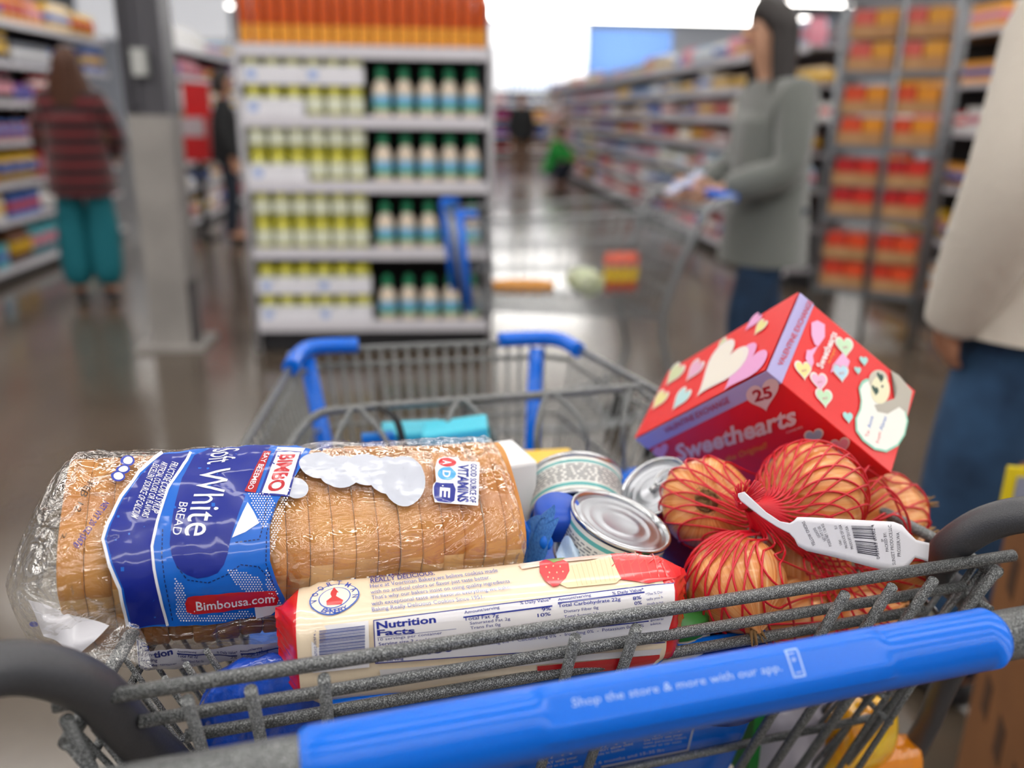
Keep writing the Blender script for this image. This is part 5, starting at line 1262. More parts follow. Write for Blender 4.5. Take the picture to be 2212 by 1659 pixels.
 ('P','',[0.1207,82.2,0.1216,82.2,0.1217,82.9,0.1209,82.9],2,3,0,0),
 ('P','',[0.1225,82.4,0.1234,82.4,0.1236,83.1,0.1227,83.1],2,3,0,0),
 ('P','',[0.1243,82.6,0.1252,82.6,0.1254,83.3,0.1245,83.3],2,3,0,0),
 ('P','',[0.109,82.5,0.1099,82.5,0.11,83.2,0.1091,83.2],2,3,0,0),
 ('P','',[0.1108,82.7,0.1117,82.7,0.1118,83.4,0.1109,83.4],2,3,0,0),
 ('P','',[0.1126,82.9,0.1135,82.8,0.1136,83.5,0.1127,83.5],2,3,0,0),
 ('P','',[0.1144,82.9,0.1152,82.9,0.1154,83.6,0.1145,83.6],2,3,0,0),
 ('P','',[0.1162,83.1,0.117,83.1,0.1172,83.8,0.1163,83.8],2,3,0,0),
 ('P','',[0.118,83.3,0.1189,83.2,0.119,83.9,0.1181,84.0],2,3,0,0),
 ('P','',[0.1198,83.4,0.1207,83.4,0.1208,84.1,0.1199,84.2],2,3,0,0),
 ('P','',[0.1216,83.6,0.1225,83.6,0.1226,84.3,0.1217,84.3],2,3,0,0),
 ('P','',[0.1234,83.9,0.1243,83.8,0.1244,84.6,0.1236,84.6],2,3,0,0),
 ('P','',[0.1252,84.1,0.1261,84.0,0.1263,84.7,0.1254,84.8],2,3,0,0),
 ('P','',[0.1099,83.9,0.1107,83.9,0.1109,84.6,0.11,84.7],2,3,0,0),
 ('P','',[0.1117,84.1,0.1125,84.0,0.1127,84.7,0.1118,84.8],2,3,0,0),
 ('P','',[0.1135,84.2,0.1143,84.1,0.1145,84.8,0.1136,84.9],2,3,0,0),
 ('P','',[0.1153,84.3,0.1161,84.3,0.1163,85.0,0.1154,85.1],2,3,0,0),
 ('P','',[0.1171,84.5,0.1179,84.5,0.1181,85.2,0.1172,85.3],2,3,0,0),
 ('P','',[0.1189,84.7,0.1197,84.6,0.1199,85.4,0.119,85.4],2,3,0,0),
 ('P','',[0.1207,84.9,0.1216,84.8,0.1217,85.6,0.1208,85.6],2,3,0,0),
 ('P','',[0.1225,85.1,0.1234,85.1,0.1235,85.8,0.1226,85.8],2,3,0,0),
 ('P','',[0.1243,85.4,0.1252,85.3,0.1253,86.1,0.1245,86.1],2,3,0,0),
 ('P','',[0.1261,85.5,0.127,85.5,0.1272,86.2,0.1263,86.3],2,3,0,0),
 ('P','',[0.1125,85.5,0.1134,85.4,0.1135,86.1,0.1127,86.3],2,3,0,0),
 ('P','',[0.1143,85.6,0.1152,85.6,0.1153,86.3,0.1145,86.3],2,3,0,0),
 ('P','',[0.1161,85.8,0.117,85.8,0.1171,86.5,0.1163,86.5],2,3,0,0),
 ('P','',[0.1179,86.0,0.1188,86.0,0.119,86.7,0.1181,86.8],2,3,0,0),
 ('P','',[0.1197,86.2,0.1206,86.1,0.1208,86.9,0.1199,86.9],2,3,0,0),
 ('P','',[0.1216,86.4,0.1224,86.3,0.1226,87.1,0.1217,87.1],2,3,0,0),
 ('P','',[0.1234,86.6,0.1243,86.6,0.1244,87.4,0.1235,87.4],2,3,0,0),
 ('P','',[0.1252,86.9,0.1261,86.8,0.1263,87.6,0.1254,87.7],2,3,0,0),
 ('P','',[0.1134,87.0,0.1143,86.9,0.1144,87.6,0.1135,87.7],2,3,0,0),
 ('P','',[0.1152,87.1,0.1161,87.0,0.1162,87.8,0.1153,87.8],2,3,0,0),
 ('P','',[0.117,87.3,0.1179,87.3,0.118,88.0,0.1172,88.1],2,3,0,0),
 ('P','',[0.1188,87.5,0.1197,87.4,0.1198,88.2,0.119,88.2],2,3,0,0),
 ('P','',[0.1206,87.7,0.1215,87.6,0.1217,88.4,0.1208,88.4],2,3,0,0),
 ('P','',[0.1225,87.9,0.1233,87.9,0.1235,88.7,0.1226,88.7],2,3,0,0),
 ('P','',[0.1243,88.2,0.1252,88.2,0.1253,89.0,0.1244,89.0],2,3,0,0),
 ('P','',[0.1261,88.5,0.127,88.4,0.1272,89.2,0.1263,89.3],2,3,0,0),
 ('P','',[0.1161,88.6,0.117,88.6,0.1171,89.3,0.1162,89.4],2,3,0,0),
 ('P','',[0.1179,88.8,0.1188,88.7,0.1189,89.5,0.118,89.6],2,3,0,0),
 ('P','',[0.1197,88.9,0.1206,88.9,0.1207,89.7,0.1199,89.7],2,3,0,0),
 ('P','',[0.1215,89.1,0.1224,89.1,0.1226,90.0,0.1217,90.0],2,3,0,0),
 ('P','',[0.1234,89.5,0.1243,89.5,0.1244,90.3,0.1235,90.4],2,3,0,0),
 ('P','',[0.1252,89.8,0.1261,89.8,0.1262,90.5,0.1254,90.6],2,3,0,0),
 ('P','',[0.127,90.0,0.1279,89.9,0.1281,90.7,0.1272,90.7],2,3,0,0),
 ('P','',[0.0714,78.6,0.0722,78.6,0.0724,79.2,0.0715,79.3],2,3,0,0),
 ('P','',[0.0722,79.9,0.073,79.9,0.0732,80.5,0.0723,80.6],2,3,0,0),
 ('P','',[0.0713,81.1,0.0721,81.1,0.0722,81.7,0.0714,81.8],2,3,0,0),
 ('P','',[0.073,81.3,0.0738,81.2,0.074,81.9,0.0731,82.0],2,3,0,0),
 ('P','',[0.0747,81.4,0.0756,81.3,0.0757,82.0,0.0748,82.1],2,3,0,0),
 ('P','',[0.0721,82.5,0.0729,82.4,0.073,83.1,0.0722,83.2],2,3,0,0),
 ('P','',[0.0738,82.6,0.0747,82.6,0.0748,83.3,0.0739,83.3],2,3,0,0),
 ('P','',[0.0755,82.7,0.0764,82.6,0.0765,83.3,0.0757,83.5],2,3,0,0),
 ('P','',[0.0712,83.7,0.072,83.7,0.0721,84.4,0.0713,84.4],2,3,0,0),
 ('P','',[0.0729,83.9,0.0737,83.8,0.0738,84.6,0.073,84.6],2,3,0,0),
 ('P','',[0.0746,84.1,0.0755,84.0,0.0756,84.7,0.0747,84.8],2,3,0,0),
 ('P','',[0.0763,84.1,0.0772,84.0,0.0773,84.7,0.0765,84.9],2,3,0,0),
 ('P','',[0.072,85.2,0.0728,85.1,0.0729,85.9,0.0721,85.9],2,3,0,0),
 ('P','',[0.0737,85.4,0.0745,85.3,0.0746,86.1,0.0738,86.1],2,3,0,0),
 ('P','',[0.0754,85.5,0.0763,85.4,0.0764,86.1,0.0755,86.3],2,3,0,0),
 ('P','',[0.071,86.4,0.0719,86.4,0.072,87.2,0.0711,87.2],2,3,0,0),
 ('P','',[0.0728,86.7,0.0736,86.6,0.0737,87.4,0.0729,87.4],2,3,0,0),
 ('P','',[0.0745,86.9,0.0753,86.8,0.0754,87.5,0.0746,87.6],2,3,0,0),
 ('P','',[0.0762,87.0,0.0771,86.8,0.0772,87.5,0.0763,87.7],2,3,0,0),
 ('P','',[0.0718,88.0,0.0727,87.9,0.0728,88.7,0.0719,88.7],2,3,0,0),
 ('P','',[0.0735,88.2,0.0744,88.1,0.0745,88.8,0.0737,88.9],2,3,0,0),
 ('P','',[0.0753,88.3,0.0761,88.2,0.0762,88.9,0.0754,89.0],2,3,0,0),
 ('P','',[0.077,88.4,0.0779,88.2,0.078,89.0,0.0771,89.1],2,3,0,0),
 ('P','',[0.0726,89.5,0.0735,89.4,0.0736,90.2,0.0727,90.3],2,3,0,0),
 ('P','',[0.0743,89.7,0.0752,89.6,0.0753,90.5,0.0744,90.5],2,3,0,0),
 ('P','',[0.0761,89.8,0.0769,89.7,0.077,90.6,0.0762,90.7],2,3,0,0),
 ('P','',[0.0717,90.8,0.0725,90.8,0.0726,91.7,0.0718,91.8],2,3,0,0),
 ('P','',[0.0734,91.1,0.0742,91.1,0.0743,92.0,0.0735,92.1],2,3,0,0),
 ('P','',[0.0751,91.4,0.076,91.3,0.0761,92.2,0.0752,92.3],2,3,0,0),
 ('P','',[0.0768,91.6,0.0777,91.4,0.0778,92.3,0.0769,92.5],2,3,0,0),
 ('P','',[0.0724,92.8,0.0733,92.7,0.0734,93.6,0.0725,93.7],2,3,0,0),
 ('P','',[0.0741,93.0,0.075,92.9,0.0751,93.8,0.0742,93.9],2,3,0,0),
 ('P','',[0.0759,93.2,0.0767,93.1,0.0768,93.9,0.076,94.1],2,3,0,0),
 ('P','',[0.0776,93.3,0.0785,93.1,0.0786,94.0,0.0777,94.1],2,3,0,0),
 ('P','',[0.0715,94.4,0.0723,94.3,0.0724,95.2,0.0715,95.3],2,3,0,0),
 ('P','',[0.0732,94.6,0.074,94.5,0.0741,95.4,0.0733,95.5],2,3,0,0),
 ('P','',[0.0749,94.8,0.0758,94.7,0.0759,95.5,0.075,95.7],2,3,0,0),
 ('P','',[0.0767,94.9,0.0775,94.8,0.0776,95.6,0.0768,95.7],2,3,0,0),
 ('P','',[0.0784,94.9,0.0793,94.7,0.0794,95.6,0.0785,95.8],2,3,0,0),
 ('P','',[0.0722,96.2,0.0731,96.1,0.0732,97.0,0.0723,97.1],2,3,0,0),
 ('P','',[0.074,96.4,0.0748,96.3,0.0749,97.2,0.0741,97.3],2,3,0,0),
 ('P','',[0.0757,96.5,0.0766,96.3,0.0767,97.2,0.0758,97.3],2,3,0,0),
 ('P','',[0.0775,96.5,0.0783,96.4,0.0784,97.3,0.0776,97.4],2,3,0,0),
 ('P','',[0.0792,96.6,0.0801,96.4,0.0802,97.3,0.0793,97.5],2,3,0,0),
 ('P','',[0.0713,97.8,0.0721,97.7,0.0722,98.6,0.0714,98.7],2,3,0,0),
 ('P','',[0.073,98.0,0.0738,97.9,0.0739,98.8,0.0731,98.9],2,3,0,0),
 ('P','',[0.0747,98.1,0.0756,98.0,0.0757,98.8,0.0748,99.0],2,3,0,0),
 ('P','',[0.0765,98.1,0.0774,98.0,0.0775,98.8,0.0766,99.0],2,3,0,0),
 ('P','',[0.0783,98.2,0.0791,98.1,0.0792,98.9,0.0784,99.0],2,3,0,0),
 ('P','',[0.08,98.3,0.0809,98.1,0.081,99.0,0.0801,99.1],2,3,0,0),
 ('P','',[0.072,99.6,0.0729,99.5,0.073,100.4,0.0721,100.5],2,3,0,0),
 ('P','',[0.0738,99.8,0.0746,99.6,0.0747,100.5,0.0739,100.7],2,3,0,0),
 ('P','',[0.0755,99.8,0.0764,99.6,0.0765,100.5,0.0756,100.7],2,3,0,0),
 ('P','',[0.0773,99.8,0.0782,99.6,0.0783,100.5,0.0774,100.6],2,3,0,0),
 ('P','',[0.0791,99.8,0.0799,99.7,0.0801,100.6,0.0792,100.7],2,3,0,0),
 ('P','',[0.0808,100.0,0.0817,99.7,0.0818,100.6,0.081,100.8],2,3,0,0),
 ('P','',[0.0826,99.9,0.0835,99.8,0.0836,100.7,0.0827,100.8],2,3,0,0),
 ('P','',[0.1114,103.6,0.1122,103.5,0.1124,104.5,0.1115,104.6],2,3,0,0),
 ('P','',[0.1132,103.8,0.1141,103.7,0.1142,104.7,0.1133,104.8],2,3,0,0),
 ('P','',[0.115,104.0,0.1159,103.8,0.1161,104.9,0.1152,105.0],2,3,0,0),
 ('P','',[0.1169,104.2,0.1178,104.0,0.1179,104.9,0.117,105.1],2,3,0,0),
 ('P','',[0.0711,101.1,0.0719,101.1,0.072,102.0,0.0712,102.0],2,3,0,0),
 ('P','',[0.0728,101.4,0.0737,101.3,0.0738,102.2,0.0729,102.3],2,3,0,0),
 ('P','',[0.0746,101.5,0.0754,101.3,0.0755,102.2,0.0747,102.4],2,3,0,0),
 ('P','',[0.0763,101.5,0.0772,101.3,0.0773,102.1,0.0765,102.3],2,3,0,0),
 ('P','',[0.0781,101.4,0.079,101.3,0.0791,102.2,0.0782,102.3],2,3,0,0),
 ('P','',[0.0799,101.6,0.0808,101.4,0.0809,102.3,0.08,102.4],2,3,0,0),
 ('P','',[0.0817,101.6,0.0825,101.4,0.0826,102.3,0.0818,102.5],2,3,0,0),
 ('P','',[0.0834,101.6,0.0843,101.6,0.0844,102.5,0.0835,102.5],2,3,0,0),
 ('P','',[0.1013,103.1,0.1022,103.1,0.1023,104.2,0.1015,104.1],2,3,0,0),
 ('P','',[0.1031,103.7,0.104,103.9,0.1041,104.9,0.1033,104.8],2,3,0,0),
 ('P','',[0.1049,104.4,0.1058,104.5,0.1059,105.5,0.1051,105.5],2,3,0,0),
 ('P','',[0.1068,104.9,0.1076,104.9,0.1078,105.9,0.1069,105.9],2,3,0,0),
 ('P','',[0.1086,105.2,0.1095,105.1,0.1096,106.1,0.1087,106.2],2,3,0,0),
 ('P','',[0.1104,105.4,0.1113,105.3,0.1114,106.3,0.1105,106.4],2,3,0,0),
 ('P','',[0.1122,105.6,0.1131,105.5,0.1133,106.4,0.1124,106.5],2,3,0,0),
 ('P','',[0.1141,105.7,0.115,105.6,0.1151,106.6,0.1142,106.7],2,3,0,0),
 ('P','',[0.1159,105.9,0.1168,105.7,0.117,106.7,0.1161,107.0],2,3,0,0),
 ('P','',[0.1178,106.0,0.1187,106.0,0.1188,107.2,0.1179,107.2],2,3,0,0),
 ('P','',[0.1196,106.5,0.1205,106.6,0.1207,107.8,0.1198,107.8],2,3,0,0),
 ('P','',[0.0719,102.9,0.0727,102.9,0.0728,103.8,0.072,103.8],2,3,0,0),
 ('P','',[0.0736,103.2,0.0745,103.0,0.0746,103.9,0.0737,104.0],2,3,0,0),
 ('P','',[0.0754,103.2,0.0762,103.0,0.0763,103.8,0.0755,104.1],2,3,0,0),
 ('P','',[0.0772,103.1,0.078,102.9,0.0781,103.8,0.0773,104.0],2,3,0,0),
 ('P','',[0.0789,103.2,0.0798,103.1,0.0799,104.0,0.079,104.1],2,3,0,0),
 ('P','',[0.0807,103.3,0.0816,103.2,0.0817,104.0,0.0808,104.2],2,3,0,0),
 ('P','',[0.0825,103.3,0.0833,103.2,0.0835,104.1,0.0826,104.2],2,3,0,0),
 ('P','',[0.0843,103.5,0.0851,103.4,0.0852,104.3,0.0844,104.4],2,3,0,0),
 ('P','',[0.0914,104.1,0.0923,104.0,0.0924,104.9,0.0915,105.0],2,3,0,0),
 ('P','',[0.0932,104.2,0.094,104.1,0.0942,104.9,0.0933,105.1],2,3,0,0),
 ('P','',[0.095,104.4,0.0958,104.4,0.096,105.3,0.0951,105.3],2,3,0,0),
 ('P','',[0.0968,104.7,0.0976,104.5,0.0978,105.3,0.0969,105.5],2,3,0,0),
 ('P','',[0.0986,104.6,0.0995,104.4,0.0996,105.3,0.0987,105.5],2,3,0,0),
 ('P','',[0.1004,104.7,0.1013,104.7,0.1014,105.7,0.1005,105.7],2,3,0,0),
 ('P','',[0.1022,105.2,0.1031,105.4,0.1032,106.4,0.1023,106.3],2,3,0,0),
 ('P','',[0.104,106.0,0.1049,106.1,0.105,107.1,0.1041,107.0],2,3,0,0),
 ('P','',[0.1058,106.6,0.1067,106.6,0.1068,107.6,0.1059,107.6],2,3,0,0),
 ('P','',[0.1076,107.0,0.1085,106.9,0.1087,107.8,0.1078,107.9],2,3,0,0),
 ('P','',[0.1095,107.1,0.1104,107.0,0.1105,107.9,0.1096,108.1],2,3,0,0),
 ('P','',[0.1113,107.2,0.1122,107.1,0.1123,108.0,0.1114,108.1],2,3,0,0),
 ('P','',[0.1131,107.4,0.114,107.3,0.1142,108.3,0.1133,108.3],2,3,0,0),
 ('P','',[0.115,107.7,0.1159,107.7,0.116,108.8,0.1151,108.9],2,3,0,0),
 ('P','',[0.1168,108.2,0.1177,108.1,0.1179,109.3,0.117,109.2],2,3,0,0),
 ('P','',[0.1187,108.5,0.1196,108.6,0.1197,109.7,0.1188,109.7],2,3,0,0),
 ('P','',[0.1206,108.9,0.1215,108.9,0.1216,109.9,0.1207,110.0],2,3,0,0),
 ('P','',[0.0726,104.7,0.0735,104.7,0.0736,105.5,0.0727,105.6],2,3,0,0),
 ('P','',[0.0744,104.9,0.0753,104.7,0.0754,105.5,0.0745,105.7],2,3,0,0),
 ('P','',[0.0762,104.8,0.0771,104.6,0.0772,105.5,0.0763,105.6],2,3,0,0),
 ('P','',[0.078,104.8,0.0788,104.7,0.0789,105.5,0.0781,105.6],2,3,0,0),
 ('P','',[0.0797,104.9,0.0806,104.8,0.0807,105.6,0.0798,105.7],2,3,0,0),
 ('P','',[0.0815,105.0,0.0824,104.8,0.0825,105.8,0.0816,106.0],2,3,0,0),
 ('P','',[0.0833,105.1,0.0842,105.0,0.0843,105.9,0.0834,106.1],2,3,0,0),
 ('P','',[0.0851,105.2,0.0859,105.0,0.0861,105.9,0.0852,106.1],2,3,0,0),
 ('P','',[0.0869,105.2,0.0877,105.1,0.0878,105.9,0.087,106.0],2,3,0,0),
 ('P','',[0.0886,105.3,0.0895,105.3,0.0896,106.2,0.0888,106.2],2,3,0,0),
 ('P','',[0.0904,105.6,0.0913,105.6,0.0914,106.4,0.0905,106.5],2,3,0,0),
 ('P','',[0.0922,105.9,0.0931,105.8,0.0932,106.7,0.0923,106.7],2,3,0,0),
 ('P','',[0.094,105.9,0.0949,105.9,0.095,106.7,0.0941,106.8],2,3,0,0),
 ('P','',[0.0958,106.2,0.0967,106.2,0.0968,107.0,0.0959,107.0],2,3,0,0),
 ('P','',[0.0976,106.3,0.0985,106.1,0.0986,107.1,0.0977,107.3],2,3,0,0),
 ('P','',[0.0994,106.4,0.1003,106.4,0.1004,107.4,0.0995,107.4],2,3,0,0),
 ('P','',[0.1012,106.8,0.1021,106.9,0.1022,107.9,0.1014,107.8],2,3,0,0),
 ('P','',[0.103,107.4,0.1039,107.6,0.1041,108.5,0.1032,108.4],2,3,0,0),
 ('P','',[0.1049,108.1,0.1057,108.2,0.1059,109.1,0.105,109.0],2,3,0,0),
 ('P','',[0.1067,108.6,0.1076,108.6,0.1077,109.4,0.1068,109.5],2,3,0,0),
 ('P','',[0.1085,108.8,0.1094,108.7,0.1095,109.5,0.1087,109.6],2,3,0,0),
 ('P','',[0.1104,108.9,0.1112,108.9,0.1114,110.0,0.1105,109.9],2,3,0,0),
 ('P','',[0.1122,109.3,0.1131,109.2,0.1132,110.3,0.1123,110.4],2,3,0,0),
 ('P','',[0.114,109.7,0.1149,109.7,0.1151,110.6,0.1142,110.7],2,3,0,0),
 ('P','',[0.0734,106.4,0.0743,106.3,0.0744,107.1,0.0736,107.2],2,3,0,0),
 ('P','',[0.0752,106.4,0.0761,106.2,0.0762,107.0,0.0753,107.2],2,3,0,0),
 ('P','',[0.077,106.3,0.0779,106.2,0.078,107.1,0.0771,107.2],2,3,0,0),
 ('P','',[0.0788,106.4,0.0796,106.3,0.0797,107.3,0.0789,107.3],2,3,0,0),
 ('P','',[0.0806,106.5,0.0814,106.5,0.0815,107.6,0.0806,107.7],2,3,0,0),
 ('P','',[0.0823,106.9,0.0832,106.8,0.0833,107.8,0.0824,108.0],2,3,0,0),
 ('P','',[0.0841,107.0,0.085,106.7,0.0851,107.6,0.0842,107.9],2,3,0,0),
 ('P','',[0.0859,106.8,0.0868,106.6,0.0869,107.5,0.086,107.7],2,3,0,0),
 ('P','',[0.0877,106.8,0.0886,106.8,0.0887,107.6,0.0878,107.6],2,3,0,0),
 ('P','',[0.0895,107.1,0.0903,107.0,0.0905,107.9,0.0896,107.9],2,3,0,0),
 ('P','',[0.0913,107.3,0.0921,107.3,0.0923,108.2,0.0914,108.2],2,3,0,0),
 ('P','',[0.0931,107.6,0.0939,107.5,0.0941,108.4,0.0932,108.5],2,3,0,0),
 ('P','',[0.0949,107.6,0.0957,107.5,0.0959,108.4,0.095,108.6],2,3,0,0),
 ('P','',[0.0967,107.9,0.0975,107.9,0.0977,108.9,0.0968,108.9],2,3,0,0),
 ('P','',[0.0985,108.2,0.0993,108.1,0.0995,109.1,0.0986,109.2],2,3,0,0),
 ('P','',[0.1003,108.5,0.1012,108.4,0.1013,109.4,0.1004,109.4],2,3,0,0),
 ('P','',[0.1021,108.9,0.103,109.0,0.1031,109.9,0.1022,109.8],2,3,0,0),
 ('P','',[0.1475,31.5,0.1484,31.3,0.1485,32.2,0.1476,32.4],2,3,0,0),
 ('P','',[0.1464,33.1,0.1473,33.0,0.1474,33.9,0.1465,34.0],2,3,0,0),
 ('P','',[0.1453,34.7,0.1463,34.6,0.1464,35.4,0.1454,35.6],2,3,0,0),
 ('P','',[0.1443,36.3,0.1452,36.2,0.1453,37.0,0.1444,37.1],2,3,0,0),
 ('P','',[0.1462,36.4,0.1471,36.3,0.1472,37.1,0.1463,37.2],2,3,0,0),
 ('P','',[0.1432,37.9,0.1442,37.8,0.1443,38.6,0.1433,38.8],2,3,0,0),
 ('P','',[0.1451,37.9,0.1461,37.8,0.1462,38.6,0.1452,38.8],2,3,0,0),
 ('P','',[0.1422,39.5,0.1431,39.4,0.1432,40.2,0.1423,40.3],2,3,0,0),
 ('P','',[0.1441,39.5,0.145,39.4,0.1451,40.2,0.1442,40.4],2,3,0,0),
 ('P','',[0.1411,41.0,0.1421,40.9,0.1422,41.7,0.1412,41.8],2,3,0,0),
 ('P','',[0.143,41.1,0.144,41.0,0.1441,41.8,0.1431,41.9],2,3,0,0),
 ('P','',[0.1401,42.5,0.141,42.4,0.1411,43.2,0.1402,43.3],2,3,0,0),
 ('P','',[0.142,42.6,0.1429,42.5,0.143,43.3,0.1421,43.4],2,3,0,0),
 ('P','',[0.1439,42.7,0.1448,42.5,0.1449,43.4,0.144,43.5],2,3,0,0),
 ('P','',[0.1391,44.1,0.14,43.9,0.1401,44.8,0.1392,44.9],2,3,0,0),
 ('P','',[0.1409,44.1,0.1419,44.0,0.142,44.8,0.1411,45.0],2,3,0,0),
 ('P','',[0.1428,44.2,0.1438,44.1,0.1439,44.9,0.1429,45.0],2,3,0,0),
 ('P','',[0.138,45.6,0.1389,45.5,0.139,46.3,0.1381,46.4],2,3,0,0),
 ('P','',[0.1399,45.7,0.1408,45.6,0.1409,46.4,0.14,46.5],2,3,0,0),
 ('P','',[0.1418,45.8,0.1427,45.6,0.1428,46.4,0.1419,46.6],2,3,0,0),
 ('P','',[0.137,47.0,0.1379,46.9,0.138,47.6,0.1371,47.7],2,3,0,0),
 ('P','',[0.1389,47.1,0.1398,47.1,0.1399,47.8,0.139,47.9],2,3,0,0),
 ('P','',[0.1407,47.3,0.1417,47.2,0.1418,47.9,0.1409,48.0],2,3,0,0),
 ('P','',[0.1426,47.3,0.1436,47.2,0.1437,48.0,0.1427,48.1],2,3,0,0),
 ('P','',[0.136,48.3,0.1369,48.2,0.137,48.9,0.1361,49.0],2,3,0,0),
 ('P','',[0.1379,48.4,0.1388,48.3,0.1389,49.1,0.138,49.1],2,3,0,0),
 ('P','',[0.1397,48.6,0.1406,48.5,0.1408,49.2,0.1398,49.3],2,3,0,0),
 ('P','',[0.1416,48.7,0.1425,48.6,0.1426,49.4,0.1417,49.5],2,3,0,0),
 ('P','',[0.135,49.7,0.1359,49.6,0.136,50.3,0.1351,50.4],2,3,0,0),
 ('P','',[0.1369,49.7,0.1378,49.7,0.1379,50.4,0.137,50.5],2,3,0,0),
 ('P','',[0.1387,49.9,0.1396,49.8,0.1398,50.5,0.1388,50.6],2,3,0,0),
 ('P','',[0.1406,50.0,0.1415,49.9,0.1416,50.7,0.1407,50.7],2,3,0,0),
 ('P','',[0.1359,51.1,0.1368,51.0,0.1369,51.7,0.136,51.8],2,3,0,0),
 ('P','',[0.1377,51.2,0.1386,51.1,0.1387,51.8,0.1378,51.9],2,3,0,0),
 ('P','',[0.1396,51.3,0.1405,51.2,0.1406,51.9,0.1397,52.0],2,3,0,0),
 ('P','',[0.1349,52.4,0.1358,52.3,0.1359,53.0,0.135,53.1],2,3,0,0),
 ('P','',[0.1367,52.5,0.1376,52.4,0.1377,53.1,0.1368,53.2],2,3,0,0),
 ('P','',[0.1386,52.6,0.1395,52.5,0.1396,53.2,0.1387,53.3],2,3,0,0),
 ('P','',[0.1404,52.7,0.1414,52.6,0.1415,53.3,0.1406,53.4],2,3,0,0),
 ('P','',[0.1339,53.7,0.1348,53.6,0.1349,54.3,0.134,54.4],2,3,0,0),
 ('P','',[0.1357,53.8,0.1366,53.7,0.1367,54.4,0.1358,54.5],2,3,0,0),
 ('P','',[0.1376,53.9,0.1385,53.8,0.1386,54.5,0.1377,54.6],2,3,0,0),
 ('P','',[0.1394,54.0,0.1403,53.9,0.1405,54.6,0.1396,54.7],2,3,0,0),
 ('P','',[0.1347,55.1,0.1356,55.0,0.1357,55.7,0.1348,55.8],2,3,0,0),
 ('P','',[0.1366,55.2,0.1375,55.1,0.1376,55.8,0.1367,55.9],2,3,0,0),
 ('P','',[0.1384,55.3,0.1393,55.2,0.1395,55.9,0.1386,55.9],2,3,0,0),
 ('P','',[0.1337,56.3,0.1346,56.2,0.1347,56.9,0.1338,57.0],2,3,0,0),
 ('P','',[0.1356,56.4,0.1365,56.3,0.1366,57.0,0.1357,57.1],2,3,0,0),
 ('P','',[0.1374,56.5,0.1383,56.4,0.1385,57.1,0.1375,57.2],2,3,0,0),
 ('P','',[0.1393,56.6,0.1402,56.5,0.1403,57.2,0.1394,57.3],2,3,0,0),
 ('P','',[0.1346,57.6,0.1355,57.6,0.1356,58.2,0.1347,58.3],2,3,0,0),
 ('P','',[0.1364,57.7,0.1373,57.7,0.1375,58.3,0.1365,58.4],2,3,0,0),
 ('P','',[0.1383,57.8,0.1392,57.7,0.1393,58.4,0.1384,58.5],2,3,0,0),
 ('P','',[0.1336,58.8,0.1345,58.7,0.1346,59.4,0.1337,59.5],2,3,0,0),
 ('P','',[0.1354,58.9,0.1363,58.9,0.1365,59.5,0.1356,59.6],2,3,0,0),
 ('P','',[0.1373,59.0,0.1382,58.9,0.1383,59.6,0.1374,59.7],2,3,0,0),
 ('P','',[0.1345,60.1,0.1354,60.0,0.1355,60.7,0.1346,60.7],2,3,0,0),
 ('P','',[0.1363,60.2,0.1372,60.1,0.1373,60.8,0.1364,60.8],2,3,0,0),
 ('P','',[0.1335,61.2,0.1344,61.2,0.1345,61.8,0.1336,61.9],2,3,0,0),
 ('P','',[0.1353,61.4,0.1362,61.3,0.1363,61.9,0.1354,62.0],2,3,0,0),
 ('P','',[0.1372,61.5,0.1381,61.4,0.1382,62.0,0.1373,62.1],2,3,0,0),
 ('P','',[0.1343,62.5,0.1352,62.4,0.1354,63.0,0.1345,63.1],2,3,0,0),
 ('P','',[0.1362,62.6,0.1371,62.5,0.1372,63.2,0.1363,63.2],2,3,0,0),
 ('P','',[0.1334,63.6,0.1343,63.5,0.1344,64.2,0.1335,64.2],2,3,0,0),
 ('P','',[0.1352,63.7,0.1361,63.7,0.1362,64.3,0.1353,64.3],2,3,0,0),
 ('P','',[0.1342,64.8,0.1351,64.8,0.1353,65.4,0.1344,65.5],2,3,0,0),
 ('P','',[0.1333,65.9,0.1342,65.9,0.1343,66.5,0.1334,66.5],2,3,0,0),
 ('P','',[0.1351,66.1,0.136,66.0,0.1361,66.6,0.1352,66.7],2,3,0,0),
 ('P','',[0.1341,67.1,0.135,67.1,0.1352,67.7,0.1343,67.7],2,3,0,0),
 ('P','',[0.1332,68.2,0.1341,68.2,0.1342,68.8,0.1333,68.8],2,3,0,0),
 ('P','',[0.1293,77.8,0.1302,77.8,0.1303,78.5,0.1294,78.5],2,3,0,0),
 ('P','',[0.1302,79.2,0.131,79.1,0.1312,79.8,0.1303,79.9],2,3,0,0),
 ('P','',[0.1292,80.4,0.1301,80.3,0.1303,81.0,0.1294,81.1],2,3,0,0),
 ('P','',[0.1311,80.6,0.132,80.5,0.1321,81.2,0.1312,81.3],2,3,0,0),
 ('P','',[0.1301,81.8,0.131,81.7,0.1312,82.4,0.1303,82.5],2,3,0,0),
 ('P','',[0.1292,83.0,0.1301,83.0,0.1302,83.7,0.1294,83.8],2,3,0,0),
 ('P','',[0.131,83.2,0.1319,83.1,0.1321,83.9,0.1312,83.9],2,3,0,0),
 ('P','',[0.1301,84.5,0.131,84.4,0.1312,85.2,0.1303,85.3],2,3,0,0),
 ('P','',[0.132,84.7,0.1328,84.6,0.133,85.3,0.1321,85.4],2,3,0,0),
 ('P','',[0.1292,85.8,0.1301,85.8,0.1302,86.5,0.1293,86.6],2,3,0,0),
 ('P','',[0.131,86.0,0.1319,85.9,0.1321,86.7,0.1312,86.8],2,3,0,0),
 ('P','',[0.1329,86.1,0.1338,86.1,0.1339,86.8,0.133,86.9],2,3,0,0),
